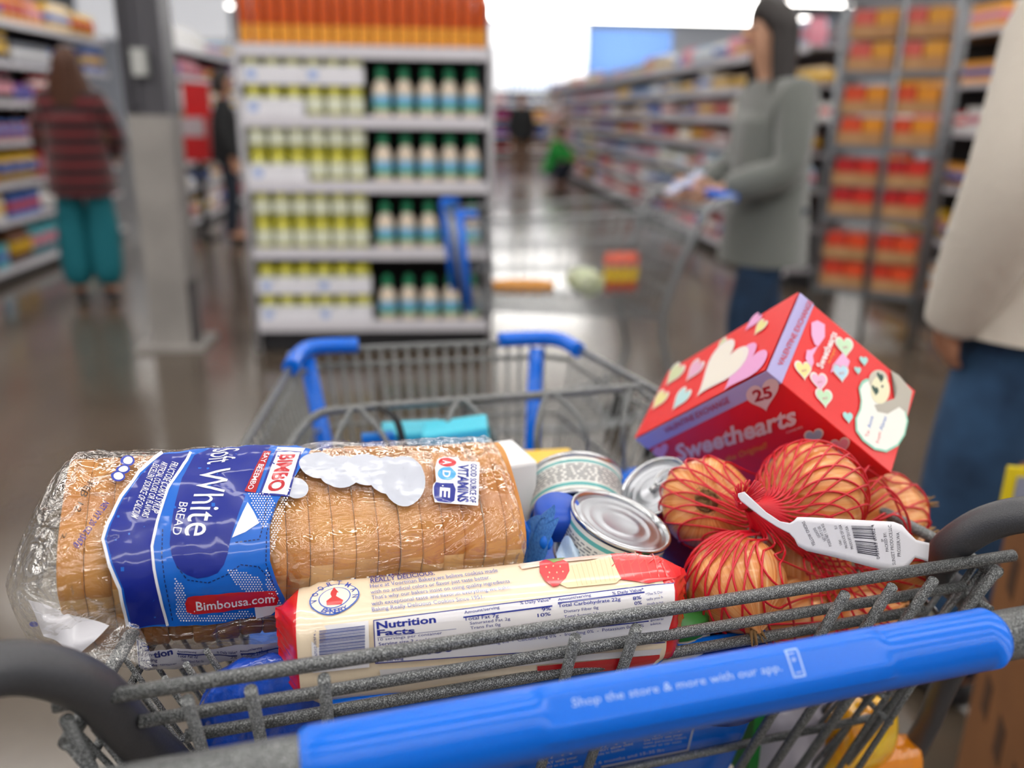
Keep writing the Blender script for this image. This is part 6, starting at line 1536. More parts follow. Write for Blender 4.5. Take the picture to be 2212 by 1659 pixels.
 ('P','',[0.1301,87.4,0.131,87.3,0.1312,88.1,0.1303,88.2],2,3,0,0),
 ('P','',[0.132,87.5,0.1328,87.4,0.133,88.2,0.1321,88.3],2,3,0,0),
 ('P','',[0.1338,87.7,0.1347,87.6,0.1348,88.4,0.1339,88.4],2,3,0,0),
 ('P','',[0.131,88.9,0.1319,88.8,0.1321,89.6,0.1312,89.7],2,3,0,0),
 ('P','',[0.1329,89.1,0.1338,89.0,0.1339,89.8,0.133,89.9],2,3,0,0),
 ('P','',[0.1347,89.2,0.1356,89.2,0.1358,90.0,0.1349,90.1],2,3,0,0),
 ('P','',[0.1301,90.4,0.131,90.3,0.1312,91.1,0.1303,91.2],2,3,0,0),
 ('P','',[0.132,90.5,0.1328,90.4,0.133,91.2,0.1321,91.3],2,3,0,0),
 ('P','',[0.1338,90.7,0.1347,90.6,0.1349,91.4,0.134,91.5],2,3,0,0),
 ('P','',[0.1357,90.9,0.1366,90.9,0.1367,91.8,0.1358,91.7],2,3,0,0),
 ('P','',[0.131,91.9,0.1319,91.8,0.1321,92.6,0.1312,92.8],2,3,0,0),
 ('P','',[0.1329,92.0,0.1338,92.0,0.1339,92.8,0.133,92.9],2,3,0,0),
 ('P','',[0.1347,92.3,0.1356,92.3,0.1358,93.0,0.1349,93.0],2,3,0,0),
 ('P','',[0.1366,92.6,0.1375,92.6,0.1377,93.4,0.1367,93.3],2,3,0,0),
 ('P','',[0.132,93.7,0.1329,93.6,0.133,94.5,0.1321,94.6],2,3,0,0),
 ('P','',[0.1338,93.8,0.1347,93.6,0.1349,94.5,0.134,94.6],2,3,0,0),
 ('P','',[0.1357,93.8,0.1366,93.8,0.1367,94.7,0.1358,94.7],2,3,0,0),
 ('P','',[0.1329,95.4,0.1338,95.2,0.1339,96.1,0.1331,96.2],2,3,0,0),
 ('P','',[0.1347,95.4,0.1356,95.3,0.1358,96.3,0.1349,96.4],2,3,0,0),
 ('P','',[0.1366,95.7,0.1375,95.8,0.1377,96.9,0.1368,96.8],2,3,0,0),
 ('P','',[0.1338,97.0,0.1347,96.9,0.1349,98.0,0.134,98.1],2,3,0,0),
 ('P','',[0.1357,97.4,0.1366,97.5,0.1368,98.5,0.1359,98.5],2,3,0,0),
 ('P','',[0.1376,97.9,0.1385,98.0,0.1387,98.9,0.1378,98.9],2,3,0,0),
 ('P','',[0.1348,99.1,0.1357,99.1,0.1359,100.1,0.135,100.1],2,3,0,0),
 ('P','',[0.1367,99.5,0.1376,99.5,0.1378,100.4,0.1368,100.4],2,3,0,0),
 ('P','',[0.1386,99.9,0.1395,99.9,0.1397,100.7,0.1387,100.7],2,3,0,0),
 ('P','',[0.1358,101.1,0.1367,101.0,0.1368,102.0,0.1359,102.1],2,3,0,0),
 ('P','',[0.1376,101.4,0.1386,101.3,0.1387,102.4,0.1378,102.4],2,3,0,0),
 ('P','',[0.1395,101.6,0.1404,101.6,0.1406,102.7,0.1397,102.8],2,3,0,0),
 ('P','',[0.1367,103.2,0.1376,103.2,0.1378,104.2,0.1369,104.3],2,3,0,0),
 ('P','',[0.1386,103.6,0.1395,103.5,0.1397,104.6,0.1388,104.6],2,3,0,0),
 ('P','',[0.0638,52.7,0.0638,54.4,0.0644,54.4,0.0645,52.8],3,3,0,0),
 ('P','',[0.0638,55.2,0.0638,56.8,0.0644,56.9,0.0644,55.3],3,3,0,0),
 ('P','',[0.0637,57.7,0.0637,59.2,0.0643,59.3,0.0644,57.7],3,3,0,0),
 ('P','',[0.0637,60.0,0.0637,61.5,0.0643,61.6,0.0643,60.1],3,3,0,0),
 ('P','',[0.0636,62.3,0.0636,63.8,0.0642,63.8,0.0643,62.4],3,3,0,0),
 ('P','',[0.0636,64.6,0.0635,66.0,0.0642,66.1,0.0642,64.6],3,3,0,0),
 ('P','',[0.0635,66.8,0.0637,68.3,0.0643,68.3,0.0641,66.8],3,3,0,0),
 ('P','',[0.0638,69.2,0.064,70.7,0.0647,70.7,0.0645,69.2],3,3,0,0),
 ('P','',[0.0642,71.5,0.0644,73.1,0.065,73.0,0.0648,71.5],3,3,0,0),
 ('P','',[0.0645,73.9,0.0647,75.4,0.0653,75.4,0.0651,73.9],3,3,0,0),
 ('P','',[0.0648,76.3,0.0649,77.9,0.0655,77.9,0.0654,76.3],3,3,0,0),
 ('P','',[0.065,78.8,0.0653,80.4,0.0659,80.3,0.0656,78.7],3,3,0,0),
 ('P','',[0.0655,81.3,0.0657,83.1,0.0664,83.1,0.0661,81.3],3,3,0,0),
 ('P','',[0.0659,84.2,0.0662,86.0,0.0668,86.0,0.0665,84.1],3,3,0,0),
 ('P','',[0.0663,87.1,0.0665,89.1,0.0672,89.1,0.0669,87.1],3,3,0,0),
 ('P','',[0.0667,90.2,0.0669,92.2,0.0676,92.1,0.0673,90.2],3,3,0,0),
 ('P','',[0.0671,93.5,0.0673,95.8,0.0679,95.8,0.0677,93.5],3,3,0,0),
 ('P','',[0.0674,97.1,0.0676,99.4,0.0683,99.4,0.068,97.1],3,3,0,0),
 ('P','',[0.0678,100.7,0.068,102.9,0.0686,102.8,0.0684,100.6],3,3,0,0),
 ('P','',[0.0681,104.2,0.0684,106.4,0.069,106.2,0.0688,104.1],3,3,0,0),
 ('P','',[0.0729,72.7,0.0742,74.2,0.0747,73.9,0.0734,72.4],3,3,0,0),
 ('P','',[0.0749,75.1,0.0762,76.5,0.0767,76.2,0.0754,74.8],3,3,0,0),
 ('P','',[0.077,77.5,0.0782,79.1,0.0788,78.8,0.0775,77.1],3,3,0,0),
 ('P','',[0.0792,80.2,0.0808,80.5,0.0809,79.9,0.0793,79.7],3,3,0,0),
 ('P','',[0.0818,80.7,0.0834,80.9,0.0835,80.4,0.0819,80.1],3,3,0,0),
 ('P','',[0.0844,81.1,0.0861,81.3,0.0862,80.8,0.0845,80.5],3,3,0,0),
 ('P','',[0.087,81.5,0.0887,81.8,0.0888,81.2,0.0871,80.9],3,3,0,0),
 ('P','',[0.0896,81.9,0.0913,82.3,0.0914,81.7,0.0897,81.4],3,3,0,0),
 ('P','',[0.0924,82.5,0.0942,81.8,0.0939,81.3,0.0921,81.9],3,3,0,0),
 ('P','',[0.0952,81.5,0.097,81.0,0.0968,80.5,0.095,81.0],3,3,0,0),
 ('P','',[0.098,80.7,0.0998,80.2,0.0996,79.7,0.0978,80.2],3,3,0,0),
 ('P','',[0.1008,79.9,0.1026,79.4,0.1024,78.8,0.1006,79.4],3,3,0,0),
 ('P','',[0.1037,79.0,0.1053,78.2,0.1049,77.8,0.1034,78.5],3,3,0,0),
 ('P','',[0.1061,77.8,0.1077,77.1,0.1073,76.7,0.1058,77.3],3,3,0,0),
 ('P','',[0.1085,76.7,0.1101,76.0,0.1097,75.6,0.1082,76.3],3,3,0,0),
 ('P','',[0.111,75.6,0.1125,74.8,0.1121,74.4,0.1106,75.1],3,3,0,0),
 ('P','',[0.1131,74.3,0.1149,74.6,0.115,74.1,0.1132,73.8],3,3,0,0),
 ('P','',[0.1159,74.7,0.1178,75.0,0.1179,74.4,0.116,74.2],3,3,0,0),
 ('P','',[0.1188,75.1,0.1206,75.4,0.1207,74.9,0.1189,74.6],3,3,0,0),
 ('P','',[0.1216,75.6,0.1235,75.9,0.1235,75.3,0.1217,75.0],3,3,0,0),
 ('P','',[0.1243,75.8,0.1256,77.1,0.1261,76.7,0.1248,75.5],3,3,0,0),
 ('P','',[0.1263,77.8,0.1275,79.0,0.128,78.7,0.1268,77.4],3,3,0,0),
 ('P','',[0.1282,79.8,0.1295,81.1,0.13,80.7,0.1287,79.4],3,3,0,0),
 ('P','',[0.1302,81.9,0.1314,83.2,0.1319,82.8,0.1307,81.5],3,3,0,0),
 ('P','',[0.1318,37.5,0.1314,39.7,0.1321,39.9,0.1324,37.7],3,3,0,0),
 ('P','',[0.1312,41.0,0.1308,43.0,0.1315,43.2,0.1318,41.1],3,3,0,0),
 ('P','',[0.1306,44.2,0.1302,46.2,0.1309,46.4,0.1312,44.4],3,3,0,0),
 ('P','',[0.13,47.3,0.1296,49.1,0.1303,49.3,0.1307,47.4],3,3,0,0),
 ('P','',[0.1294,50.2,0.1291,52.0,0.1297,52.1,0.1301,50.3],3,3,0,0),
 ('P','',[0.1289,53.0,0.1283,54.5,0.129,54.7,0.1295,53.2],3,3,0,0),
 ('P','',[0.128,55.3,0.1275,56.8,0.1281,57.0,0.1287,55.5],3,3,0,0),
 ('P','',[0.1272,57.6,0.1266,59.0,0.1272,59.2,0.1278,57.8],3,3,0,0),
 ('P','',[0.1263,59.8,0.1257,61.2,0.1264,61.4,0.1269,60.0],3,3,0,0),
 ('P','',[0.1258,61.9,0.124,62.0,0.1241,62.5,0.1259,62.4],3,3,0,0),
 ('P','',[0.123,62.0,0.1212,62.1,0.1213,62.6,0.1231,62.6],3,3,0,0),
 ('P','',[0.1203,62.1,0.1185,62.2,0.1185,62.8,0.1203,62.7],3,3,0,0),
 ('P','',[0.1175,62.3,0.1157,62.3,0.1158,62.9,0.1175,62.8],3,3,0,0),
 ('P','',[0.1147,62.4,0.1129,62.5,0.113,63.0,0.1148,62.9],3,3,0,0),
 ('P','',[0.112,62.5,0.1102,62.6,0.1103,63.1,0.112,63.0],3,3,0,0),
 ('P','',[0.1376,41.4,0.1369,43.3,0.1375,43.5,0.1382,41.7],3,3,0,0),
 ('P','',[0.1365,44.2,0.1358,45.9,0.1365,46.2,0.1372,44.5],3,3,0,0),
 ('P','',[0.1355,46.8,0.1348,48.4,0.1355,48.6,0.1361,47.1],3,3,0,0),
 ('P','',[0.1345,49.3,0.1338,50.8,0.1344,51.1,0.1351,49.5],3,3,0,0),
 ('P','',[0.1335,51.7,0.1328,53.2,0.1334,53.4,0.1341,51.9],3,3,0,0),
 ('P','',[0.1325,54.0,0.1318,55.5,0.1324,55.7,0.1331,54.3],3,3,0,0),
 ('P','',[0.1315,56.3,0.1308,57.7,0.1315,57.9,0.1321,56.5],3,3,0,0),
 ('P','',[0.1304,58.5,0.1303,60.1,0.131,60.1,0.1311,58.6],3,3,0,0),
 ('P','',[0.1302,60.9,0.1301,62.4,0.1308,62.4,0.1309,61.0],3,3,0,0),
 ('P','',[0.13,63.2,0.1299,64.6,0.1306,64.7,0.1307,63.3],3,3,0,0),
 ('P','',[0.1299,65.4,0.1298,66.9,0.1304,66.9,0.1305,65.5],3,3,0,0),
 ('P','',[0.1297,67.7,0.1296,69.1,0.1303,69.2,0.1304,67.7],3,3,0,0),
 ('P','',[0.1295,69.9,0.1294,71.3,0.1301,71.4,0.1302,69.9],3,3,0,0),
 ('P','',[0.1294,72.1,0.1293,73.5,0.1299,73.6,0.13,72.1],3,3,0,0),
 ('P','',[0.1292,74.4,0.1298,75.8,0.1304,75.6,0.1298,74.2],3,3,0,0),
 ('P','',[0.1301,76.6,0.1307,78.0,0.1313,77.9,0.1307,76.4],3,3,0,0),
 ('P','',[0.131,78.9,0.1316,80.4,0.1323,80.2,0.1317,78.7],3,3,0,0),
 ('P','',[0.132,81.3,0.1326,82.8,0.1332,82.7,0.1326,81.1],3,3,0,0),
 ('P','',[0.1329,83.7,0.1335,85.4,0.1342,85.2,0.1335,83.5],3,3,0,0),
 ('P','',[0.1339,86.3,0.1345,88.0,0.1351,87.9,0.1345,86.1],3,3,0,0),
 ('P','',[0.1348,89.0,0.1355,90.9,0.1361,90.7,0.1355,88.9],3,3,0,0),
 ('P','',[0.083,89.5,0.107,88.9,0.1353,90.8,0.1381,96.5,0.1366,101.3,0.1067,102.1,0.0824,102.4,0.0781,100.5,0.0772,94.4,0.0792,90.2],4,4,0,0),
 ('T','Bimbousa.com',[0.0843,99.7,0.135,98.8,0.084,93.4],2,5,1,0),
 ('T','White',[0.0885,12.4,0.0776,57.4,0.1086,13.4],2,4,0,0.15),
 ('T','Soft',[0.0965,-4.0,0.0919,9.4,0.1154,-5.1],2,4,0,0.15),
 ('T','BREAD',[0.0746,36.7,0.0701,56.1,0.08,37.7],2,4,0,0),
 ('T','FRUCTOSE CORN SYRUP',[0.0685,5.2,0.0566,41.8,0.0729,7.1],2,4,1,0),
 ('T','ARTIFICIAL COLORS OR FLAVORS',[0.0621,5.5,0.051,44.6,0.0661,6.8],2,4,1,0),
 ('T','EXCELLENT SOURCE OF CALCIUM',[0.0564,6.9,0.0445,44.2,0.0605,9.1],2,4,1,0),
 ('T','NET WT 20 OZ (567g)',[0.0274,33.6,0.011,58.7,0.0309,35.6],5,4,1,0),
 ('T','FEB 12',[0.0154,17.5,0.0091,37.7,0.0196,20.4],6,4,0,0),
 ('T','2',[-0.0002,49.9,-0.0013,53.3,0.0037,50.5],6,4,0,0),
 ('E','',[0.0393,3.9,0.0439,5.2,0.0386,8.5],7,4,0,0),
 ('E','',[0.0396,3.9,0.0426,4.7,0.039,7.2],2,5,0,0),
 ('E','',[0.037,10.9,0.0415,11.9,0.036,14.0],7,4,0,0),
 ('E','',[0.0373,11.0,0.0403,11.6,0.0365,12.9],2,5,0,0),
 ('E','',[0.0344,15.9,0.0389,17.4,0.0336,20.0],7,4,0,0),
 ('E','',[0.0347,16.0,0.0378,17.2,0.0341,18.8],2,5,0,0),
 ('P','',[0.1403,-0.3,0.1591,0.2,0.147,37.7,0.1262,35.0],1,3,0,0),
 ('P','',[0.1415,0.9,0.1576,1.7,0.1458,36.4,0.1285,33.7],2,4,0,0),
 ('T','BIMBO',[0.1437,3.7,0.1323,33.3,0.154,3.8],8,5,2,0),
 ('P','',[0.1316,1.0,0.1369,1.1,0.1244,33.2,0.117,31.1],9,4,0,0),
 ('T','SAY BEEEMBO',[0.1321,3.0,0.1189,30.0,0.1357,3.6],2,5,1,0),
 ('E','',[0.17,13.3,0.1839,15.9,0.1683,23.9],10,2,0,0),
 ('E','',[0.1851,19.9,0.2005,21.9,0.183,32.8],10,2,0,0),
 ('E','',[0.204,19.4,0.2188,21.9,0.2015,32.3],10,2,0,0),
 ('E','',[0.2187,25.3,0.2324,27.1,0.2159,39.6],10,2,0,0),
 ('E','',[0.2309,30.2,0.2467,32.3,0.2271,48.9],10,2,0,0),
 ('E','',[0.1526,31.2,0.161,32.3,0.1514,38.8],10,2,0,0),
 ('P','',[0.2774,16.4,0.2929,17.8,0.2875,36.5,0.2833,51.6,0.2672,49.6,0.2508,47.6,0.2504,41.0,0.2519,34.9,0.255,32.1,0.2564,21.1,0.2596,14.6,0.2659,12.7,0.2767,13.0],2,2,0,0),
 ('E','',[0.2671,17.3,0.2741,17.8,0.266,20.9],11,3,0,0),
 ('E','',[0.2645,26.4,0.2716,27.2,0.2631,31.4],12,3,0,0),
 ('P','',[0.2544,33.1,0.2679,34.3,0.2688,38.9,0.2659,47.2,0.2628,48.5,0.253,47.1,0.251,44.6,0.2522,36.8],1,3,0,0),
 ('T','E',[0.2574,36.7,0.2555,44.0,0.2646,38.0],2,4,2,0),
 ('T','D',[0.2621,23.8,0.2607,29.0,0.2678,24.5],2,4,2,0),
 ('T','A',[0.2637,15.9,0.263,19.2,0.2704,15.9],2,4,2,0),
 ('T','VITAMINS',[0.2753,18.9,0.2683,48.1,0.2832,19.9],1,4,2,0),
 ('T','GOOD SOURCE OF',[0.2853,19.0,0.2773,49.0,0.29,19.7],1,4,1,0),
 ('T','Soft White',[0.1712,99.2,0.2376,97.5,0.1694,87.8],1,3,1,0.3),
 ('T','Soft White',[0.1705,98.3,0.2368,96.8,0.1687,87.2],2,4,0,0.3),
 ('P','',[0.0452,116.9,0.0444,139.4,0.0482,147.1,0.0681,145.6,0.0883,147.1,0.0962,148.8,0.1252,148.7,0.1476,147.0,0.1477,130.5,0.1194,129.4,0.0913,128.6,0.0696,125.3,0.0531,127.2,0.0479,119.7],13,2,0,0),
 ('T','Fa',[0.0467,123.8,0.0523,126.4,0.0482,119.3],14,4,2,0),
 ('T','tion',[0.0551,131.8,0.0676,128.8,0.0546,127.5],14,4,2,0),
 ('T','Total Fat 2g',[0.0701,130.9,0.0834,133.8,0.0704,128.8],14,4,1,0),
 ('T','Saturated Fat 0g',[0.0726,134.4,0.087,140.0,0.0729,132.1],14,4,0,0),
 ('T','Trans Fat 0g',[0.0741,139.1,0.086,147.2,0.0744,135.9],14,4,0,0),
 ('T','Amount/serving',[0.0704,127.5,0.0827,129.6,0.0705,126.2],14,4,1,0),
 ('T','% Daily Value*',[0.0961,132.6,0.1098,135.5,0.0962,130.6],14,4,1,0),
 ('T','3%',[0.1053,138.9,0.1097,140.5,0.1054,135.9],14,4,1,0),
 ('T','0%',[0.1058,147.5,0.1104,148.9,0.1057,142.7],14,4,1,0),
 ('T','Amount/serving',[0.1117,134.7,0.127,132.2,0.1115,133.2],14,4,1,0),
 ('T','Sodium 290mg',[0.1129,139.8,0.1315,136.3,0.1125,136.1],14,4,1,0),
 ('T','Total Carbohydrate 28g',[0.1136,147.5,0.1439,146.5,0.1132,141.5],14,4,1,0),
 ('T','Dietary Fiber 2g',[0.1165,146.2,0.1334,150.0,0.116,146.2],14,4,0,0),
 ('T','10 Serv',[0.0462,128.9,0.0543,130.3,0.0466,126.5],14,4,0,0),
 ('T','Serving',[0.0464,132.8,0.0569,134.9,0.0468,130.2],14,4,1,0),
 ('T','slices',[0.0471,137.0,0.0564,139.5,0.0477,133.6],14,4,1,0),
 ('T','Calories',[0.0478,141.2,0.0581,147.6,0.0483,137.9],14,4,1,0),
 ('T','container',[0.0585,137.3,0.0694,137.3,0.0586,135.3],14,4,0,0),
 ('P','',[0.0701,128.9,0.1099,137.6,0.1099,136.5,0.0702,128.1],14,4,0,0),
 ('P','',[0.1122,136.2,0.1467,134.4,0.1466,133.3,0.1121,135.3],14,4,0,0),
 ('P','',[0.0457,118.1,0.0448,138.6,0.0454,138.6,0.0463,118.1],14,4,0,0),
]
PRINT['fold'] = [
 ('T','e',[0.0124,0.0145,0.0184,0.0129,0.0103,0.0105],15,3,2,0),
]
PRINT['pack'] = [
 ('E','',[0.0237,95.5,0.0403,93.6,0.0229,125.9],16,1,0,0),
 ('E','',[0.0237,95.5,0.0393,93.3,0.0229,124.5],17,2,0,0),
 ('E','',[0.0237,95.5,0.0344,93.8,0.0232,117.6],16,3,0,0),
 ('E','',[0.0237,95.5,0.0336,94.0,0.0232,116.1],18,4,0,0),
 ('T','V',[0.0124,102.9,0.012,96.1,0.0085,105.2],19,4,1,0),
 ('T','O',[0.0122,90.0,0.0132,83.1,0.0081,88.0],19,4,1,0),
 ('T','O',[0.0146,78.0,0.0169,73.1,0.0113,71.8],19,4,1,0),
 ('T','R',[0.0192,70.1,0.0222,68.1,0.0175,61.2],19,4,1,0),
 ('T','T',[0.0248,67.9,0.0279,69.2,0.0252,57.8],19,4,1,0),
 ('T','M',[0.0302,71.8,0.0326,76.2,0.0326,63.6],19,4,1,0),
 ('T','A',[0.0341,81.0,0.0352,87.8,0.0378,76.0],19,4,1,0),
 ('T','N',[0.0355,93.9,0.0351,100.9,0.0397,93.2],19,4,1,0),
 ('T','B',[0.0148,120.8,0.0182,123.4,0.0171,115.3],19,4,1,0),
 ('T','A',[0.0174,122.9,0.0212,124.4,0.0191,117.2],19,4,1,0),
 ('T','K',[0.0203,124.2,0.0242,124.5,0.0212,118.3],19,4,1,0),
 ('T','E',[0.0234,124.6,0.0273,123.9,0.0235,118.6],19,4,1,0),
 ('T','R',[0.0265,124.1,0.0302,122.3,0.0258,118.2],19,4,1,0),
 ('T','Y',[0.0294,122.8,0.0329,119.8,0.0279,117.0],19,4,1,0),
 ('P','',[0.0232,77.1,0.0252,86.3,0.0246,93.7,0.0295,104.6,0.0283,112.6,0.0187,111.6,0.0183,103.0,0.0218,94.9,0.0208,87.1],20,5,0,0),
 ('P','',[0.0208,84.9,0.0232,72.9,0.0264,85.7],20,5,0,0),
 ('T','REAL BAKERS.',[0.0483,59.4,0.0796,55.2,0.0481,48.8],1,3,1,0),
 ('T','REALLY DELICIOUS.',[0.0481,70.2,0.0931,65.1,0.0479,60.5],1,3,1,0),
 ('T','Here at Voortman Bakery,we believe cookies made',[0.0476,81.9,0.1375,72.4,0.0474,72.7],21,3,0,0),
 ('T','with no artificial colors or flavor just taste better.',[0.0477,96.1,0.1307,87.3,0.0475,86.9],21,3,0,0),
 ('T',"That's why our bakers insist on using quality ingredients",[0.0481,108.4,0.1432,100.6,0.0479,100.0],21,3,0,0),
 ('T','with exceptional taste and flavor,in everything we bake.',[0.0479,119.2,0.1424,113.4,0.0477,112.4],21,3,0,0),
 ('T','Baking Really Delicious Cookies Since 1951.',[0.048,126.7,0.1229,124.5,0.0478,121.6],21,3,0,0),
 ('P','',[0.2247,50.3,0.2597,65.8,0.2638,73.0,0.2718,96.0,0.2674,121.5,0.2378,125.9,0.2201,116.3,0.2215,88.4],22,2,0,0),
 ('P','',[0.1539,59.2,0.1832,49.1,0.225,49.1,0.2234,62.9,0.1877,63.2,0.1551,71.3],23,2,0,0),
 ('P','',[0.1872,74.7,0.2229,58.7,0.2207,114.7,0.2153,121.5,0.1809,121.3,0.1756,111.6],24,2,0,0),
 ('P','',[0.191,73.5,0.1882,120.3,0.1886,120.1,0.1914,73.2],25,3,0,0),
 ('P','',[0.1947,72.0,0.1915,119.8,0.1919,119.6,0.1951,71.7],25,3,0,0),
 ('P','',[0.1983,70.5,0.1949,119.3,0.1953,119.2,0.1988,70.3],25,3,0,0),
 ('P','',[0.2021,69.0,0.1983,118.9,0.1987,118.7,0.2025,68.8],25,3,0,0),
 ('P','',[0.2058,67.5,0.2017,118.4,0.2022,118.3,0.2063,67.3],25,3,0,0),
 ('P','',[0.2096,66.0,0.2052,117.9,0.2056,117.8,0.21,65.8],25,3,0,0),
 ('P','',[0.2134,64.5,0.2086,117.5,0.209,117.3,0.2138,64.3],25,3,0,0),
 ('P','',[0.2172,63.0,0.212,117.0,0.2124,116.8,0.2176,62.8],25,3,0,0),
 ('P','',[0.221,61.4,0.2155,116.5,0.2159,116.4,0.2215,61.2],25,3,0,0),
 ('P','',[0.2286,50.3,0.2239,114.4,0.2247,113.9,0.2297,48.2],26,3,0,0),
 ('P','',[0.2358,50.6,0.2297,115.9,0.2304,115.5,0.237,48.4],26,3,0,0),
 ('P','',[0.2436,48.4,0.2355,117.3,0.2362,117.0,0.244,48.7],26,3,0,0),
 ('P','',[0.248,55.2,0.2413,118.7,0.242,118.4,0.2485,55.4],26,3,0,0),
 ('P','',[0.2555,56.6,0.2475,118.9,0.2483,118.6,0.2561,56.8],26,3,0,0),
 ('P','',[0.2584,62.0,0.2536,119.6,0.2543,119.4,0.2588,64.2],26,3,0,0),
 ('P','',[0.262,70.4,0.2606,118.3,0.2615,117.5,0.2623,71.0],26,3,0,0),
 ('P','',[0.2366,48.3,0.219,84.7,0.2193,86.4,0.237,48.4],26,3,0,0),
 ('P','',[0.2439,48.6,0.226,84.6,0.2262,86.3,0.244,48.7],26,3,0,0),
 ('P','',[0.2481,55.2,0.2329,84.5,0.2332,86.2,0.2486,55.5],26,3,0,0),
 ('P','',[0.2557,56.7,0.2399,84.4,0.2402,86.1,0.2562,56.8],26,3,0,0),
 ('P','',[0.2585,62.2,0.247,84.3,0.2472,86.0,0.2589,64.5],26,3,0,0),
 ('P','',[0.2621,70.6,0.2541,84.2,0.2543,85.8,0.2625,71.4],26,3,0,0),
 ('P','',[0.2662,77.5,0.2626,77.3,0.2628,78.9,0.2667,78.2],26,3,0,0),
 ('P','',[0.1693,59.5,0.176,49.9,0.1805,58.1,0.1868,56.3,0.1897,67.4,0.1876,86.5,0.1825,103.4,0.1751,116.8,0.1711,117.5,0.1676,105.2,0.1663,84.1],27,4,0,0),
 ('E','',[0.1725,72.3,0.1731,72.4,0.1722,74.5],28,5,0,0),
 ('E','',[0.1778,71.6,0.1783,71.8,0.1774,73.8],28,5,0,0),
 ('E','',[0.1825,74.3,0.183,74.5,0.1822,76.5],28,5,0,0),
 ('E','',[0.173,86.4,0.1736,86.6,0.1728,88.7],28,5,0,0),
 ('E','',[0.1782,88.1,0.1787,88.3,0.1779,90.4],28,5,0,0),
 ('E','',[0.1827,87.3,0.1832,87.5,0.1824,89.6],28,5,0,0),
 ('E','',[0.1739,100.6,0.1744,100.8,0.1736,102.8],28,5,0,0),
 ('E','',[0.1771,103.9,0.1776,104.0,0.1768,105.9],28,5,0,0),
 ('E','',[0.1706,97.3,0.1711,97.5,0.1703,99.5],28,5,0,0),
 ('P','',[0.1751,50.8,0.1735,49.1,0.178,50.5,0.1793,48.6,0.1818,48.7,0.1853,49.6,0.1852,53.3,0.1909,48.7,0.1861,60.2,0.1824,61.5,0.1792,64.1,0.1774,58.4],29,5,0,0),
 ('P','',[0.0086,135.1,0.0453,134.8,0.0442,183.0,0.008,182.3],30,2,0,0),
 ('P','',[0.0483,135.2,0.2569,128.0,0.2531,160.8,0.2483,193.0,0.0485,179.2],30,2,0,0),
 ('P','',[0.0483,135.0,0.048,178.8,0.0486,178.8,0.0489,135.1],1,3,0,0),
 ('P','',[0.0485,135.6,0.2574,128.3,0.2576,127.2,0.0484,134.8],1,3,0,0),
 ('P','',[0.0481,179.2,0.2485,194.2,0.2484,193.0,0.0481,178.0],1,3,0,0),
 ('P','',[0.0138,139.7,0.0429,139.3,0.0428,138.5,0.0138,139.0],31,3,0,0),
 ('P','',[0.0138,140.8,0.0428,140.4,0.0428,139.9,0.0138,140.3],31,3,0,0),
 ('P','',[0.0137,142.2,0.0428,141.8,0.0428,140.9,0.0137,141.3],31,3,0,0),
 ('P','',[0.0137,143.2,0.0427,142.9,0.0427,142.4,0.0137,142.7],31,3,0,0),
 ('P','',[0.0136,144.6,0.0427,144.2,0.0426,143.5,0.0136,143.8],31,3,0,0),
 ('P','',[0.0136,145.7,0.0426,145.3,0.0426,144.9,0.0136,145.2],31,3,0,0),
 ('P','',[0.0135,147.2,0.0426,146.9,0.0426,145.9,0.0135,146.2],31,3,0,0),
 ('P','',[0.0135,148.3,0.0425,148.0,0.0425,147.4,0.0135,147.7],31,3,0,0),
 ('P','',[0.0134,149.7,0.0425,149.4,0.0424,148.6,0.0134,148.9],31,3,0,0),
 ('P','',[0.0134,150.9,0.0424,150.6,0.0423,150.1,0.0134,150.4],31,3,0,0),
 ('P','',[0.0132,152.5,0.0424,152.3,0.0424,151.2,0.0132,151.5],31,3,0,0),
 ('P','',[0.0132,153.7,0.0423,153.5,0.0422,152.9,0.0132,153.1],31,3,0,0),
 ('P','',[0.0131,155.3,0.0423,155.1,0.0422,154.2,0.0131,154.4],31,3,0,0),
 ('P','',[0.0131,156.6,0.0421,156.3,0.0421,155.8,0.0131,156.0],31,3,0,0),
 ('P','',[0.013,158.4,0.0422,158.2,0.0421,157.0,0.0129,157.2],31,3,0,0),
 ('P','',[0.013,159.7,0.0421,159.5,0.042,158.8,0.0129,159.0],31,3,0,0),
 ('P','',[0.0129,161.4,0.042,161.2,0.042,160.2,0.0128,160.4],31,3,0,0),
 ('P','',[0.0128,162.8,0.0419,162.6,0.0419,162.0,0.0128,162.2],31,3,0,0),
 ('P','',[0.0127,164.8,0.042,164.6,0.0419,163.4,0.0127,163.5],31,3,0,0),
 ('T','0 67312 00574 1',[0.0116,164.6,0.0116,138.5,0.0099,164.5],31,3,0,0),
 ('T','Nutrition',[0.0503,142.4,0.089,142.0,0.0501,136.7],1,3,2,0),
 ('T','Facts',[0.0504,148.2,0.0748,149.2,0.0503,143.2],1,3,2,0),
 ('T','10 servings per container',[0.0508,153.1,0.0926,152.9,0.0507,150.4],1,3,0,0),
 ('T','Serving size 3 cookies',[0.051,158.0,0.0879,158.4,0.0509,154.8],1,3,1,0),
 ('T','Calories',[0.0512,170.6,0.08,170.3,0.051,164.8],1,3,1,0),
 ('T','150',[0.0827,174.4,0.0997,173.7,0.0823,165.0],1,3,2,0),
 ('T','per serving',[0.0492,177.6,0.0667,177.9,0.0491,174.7],1,3,1,0),
 ('T','Amount/serving',[0.108,137.4,0.1318,135.9,0.1079,135.0],1,3,1,0),
 ('T','% Daily Value*',[0.1459,134.4,0.1673,134.0,0.1459,131.7],1,3,1,0),
 ('T','Total Fat 7g',[0.1074,143.0,0.1308,142.9,0.1073,140.2],1,3,1,0),
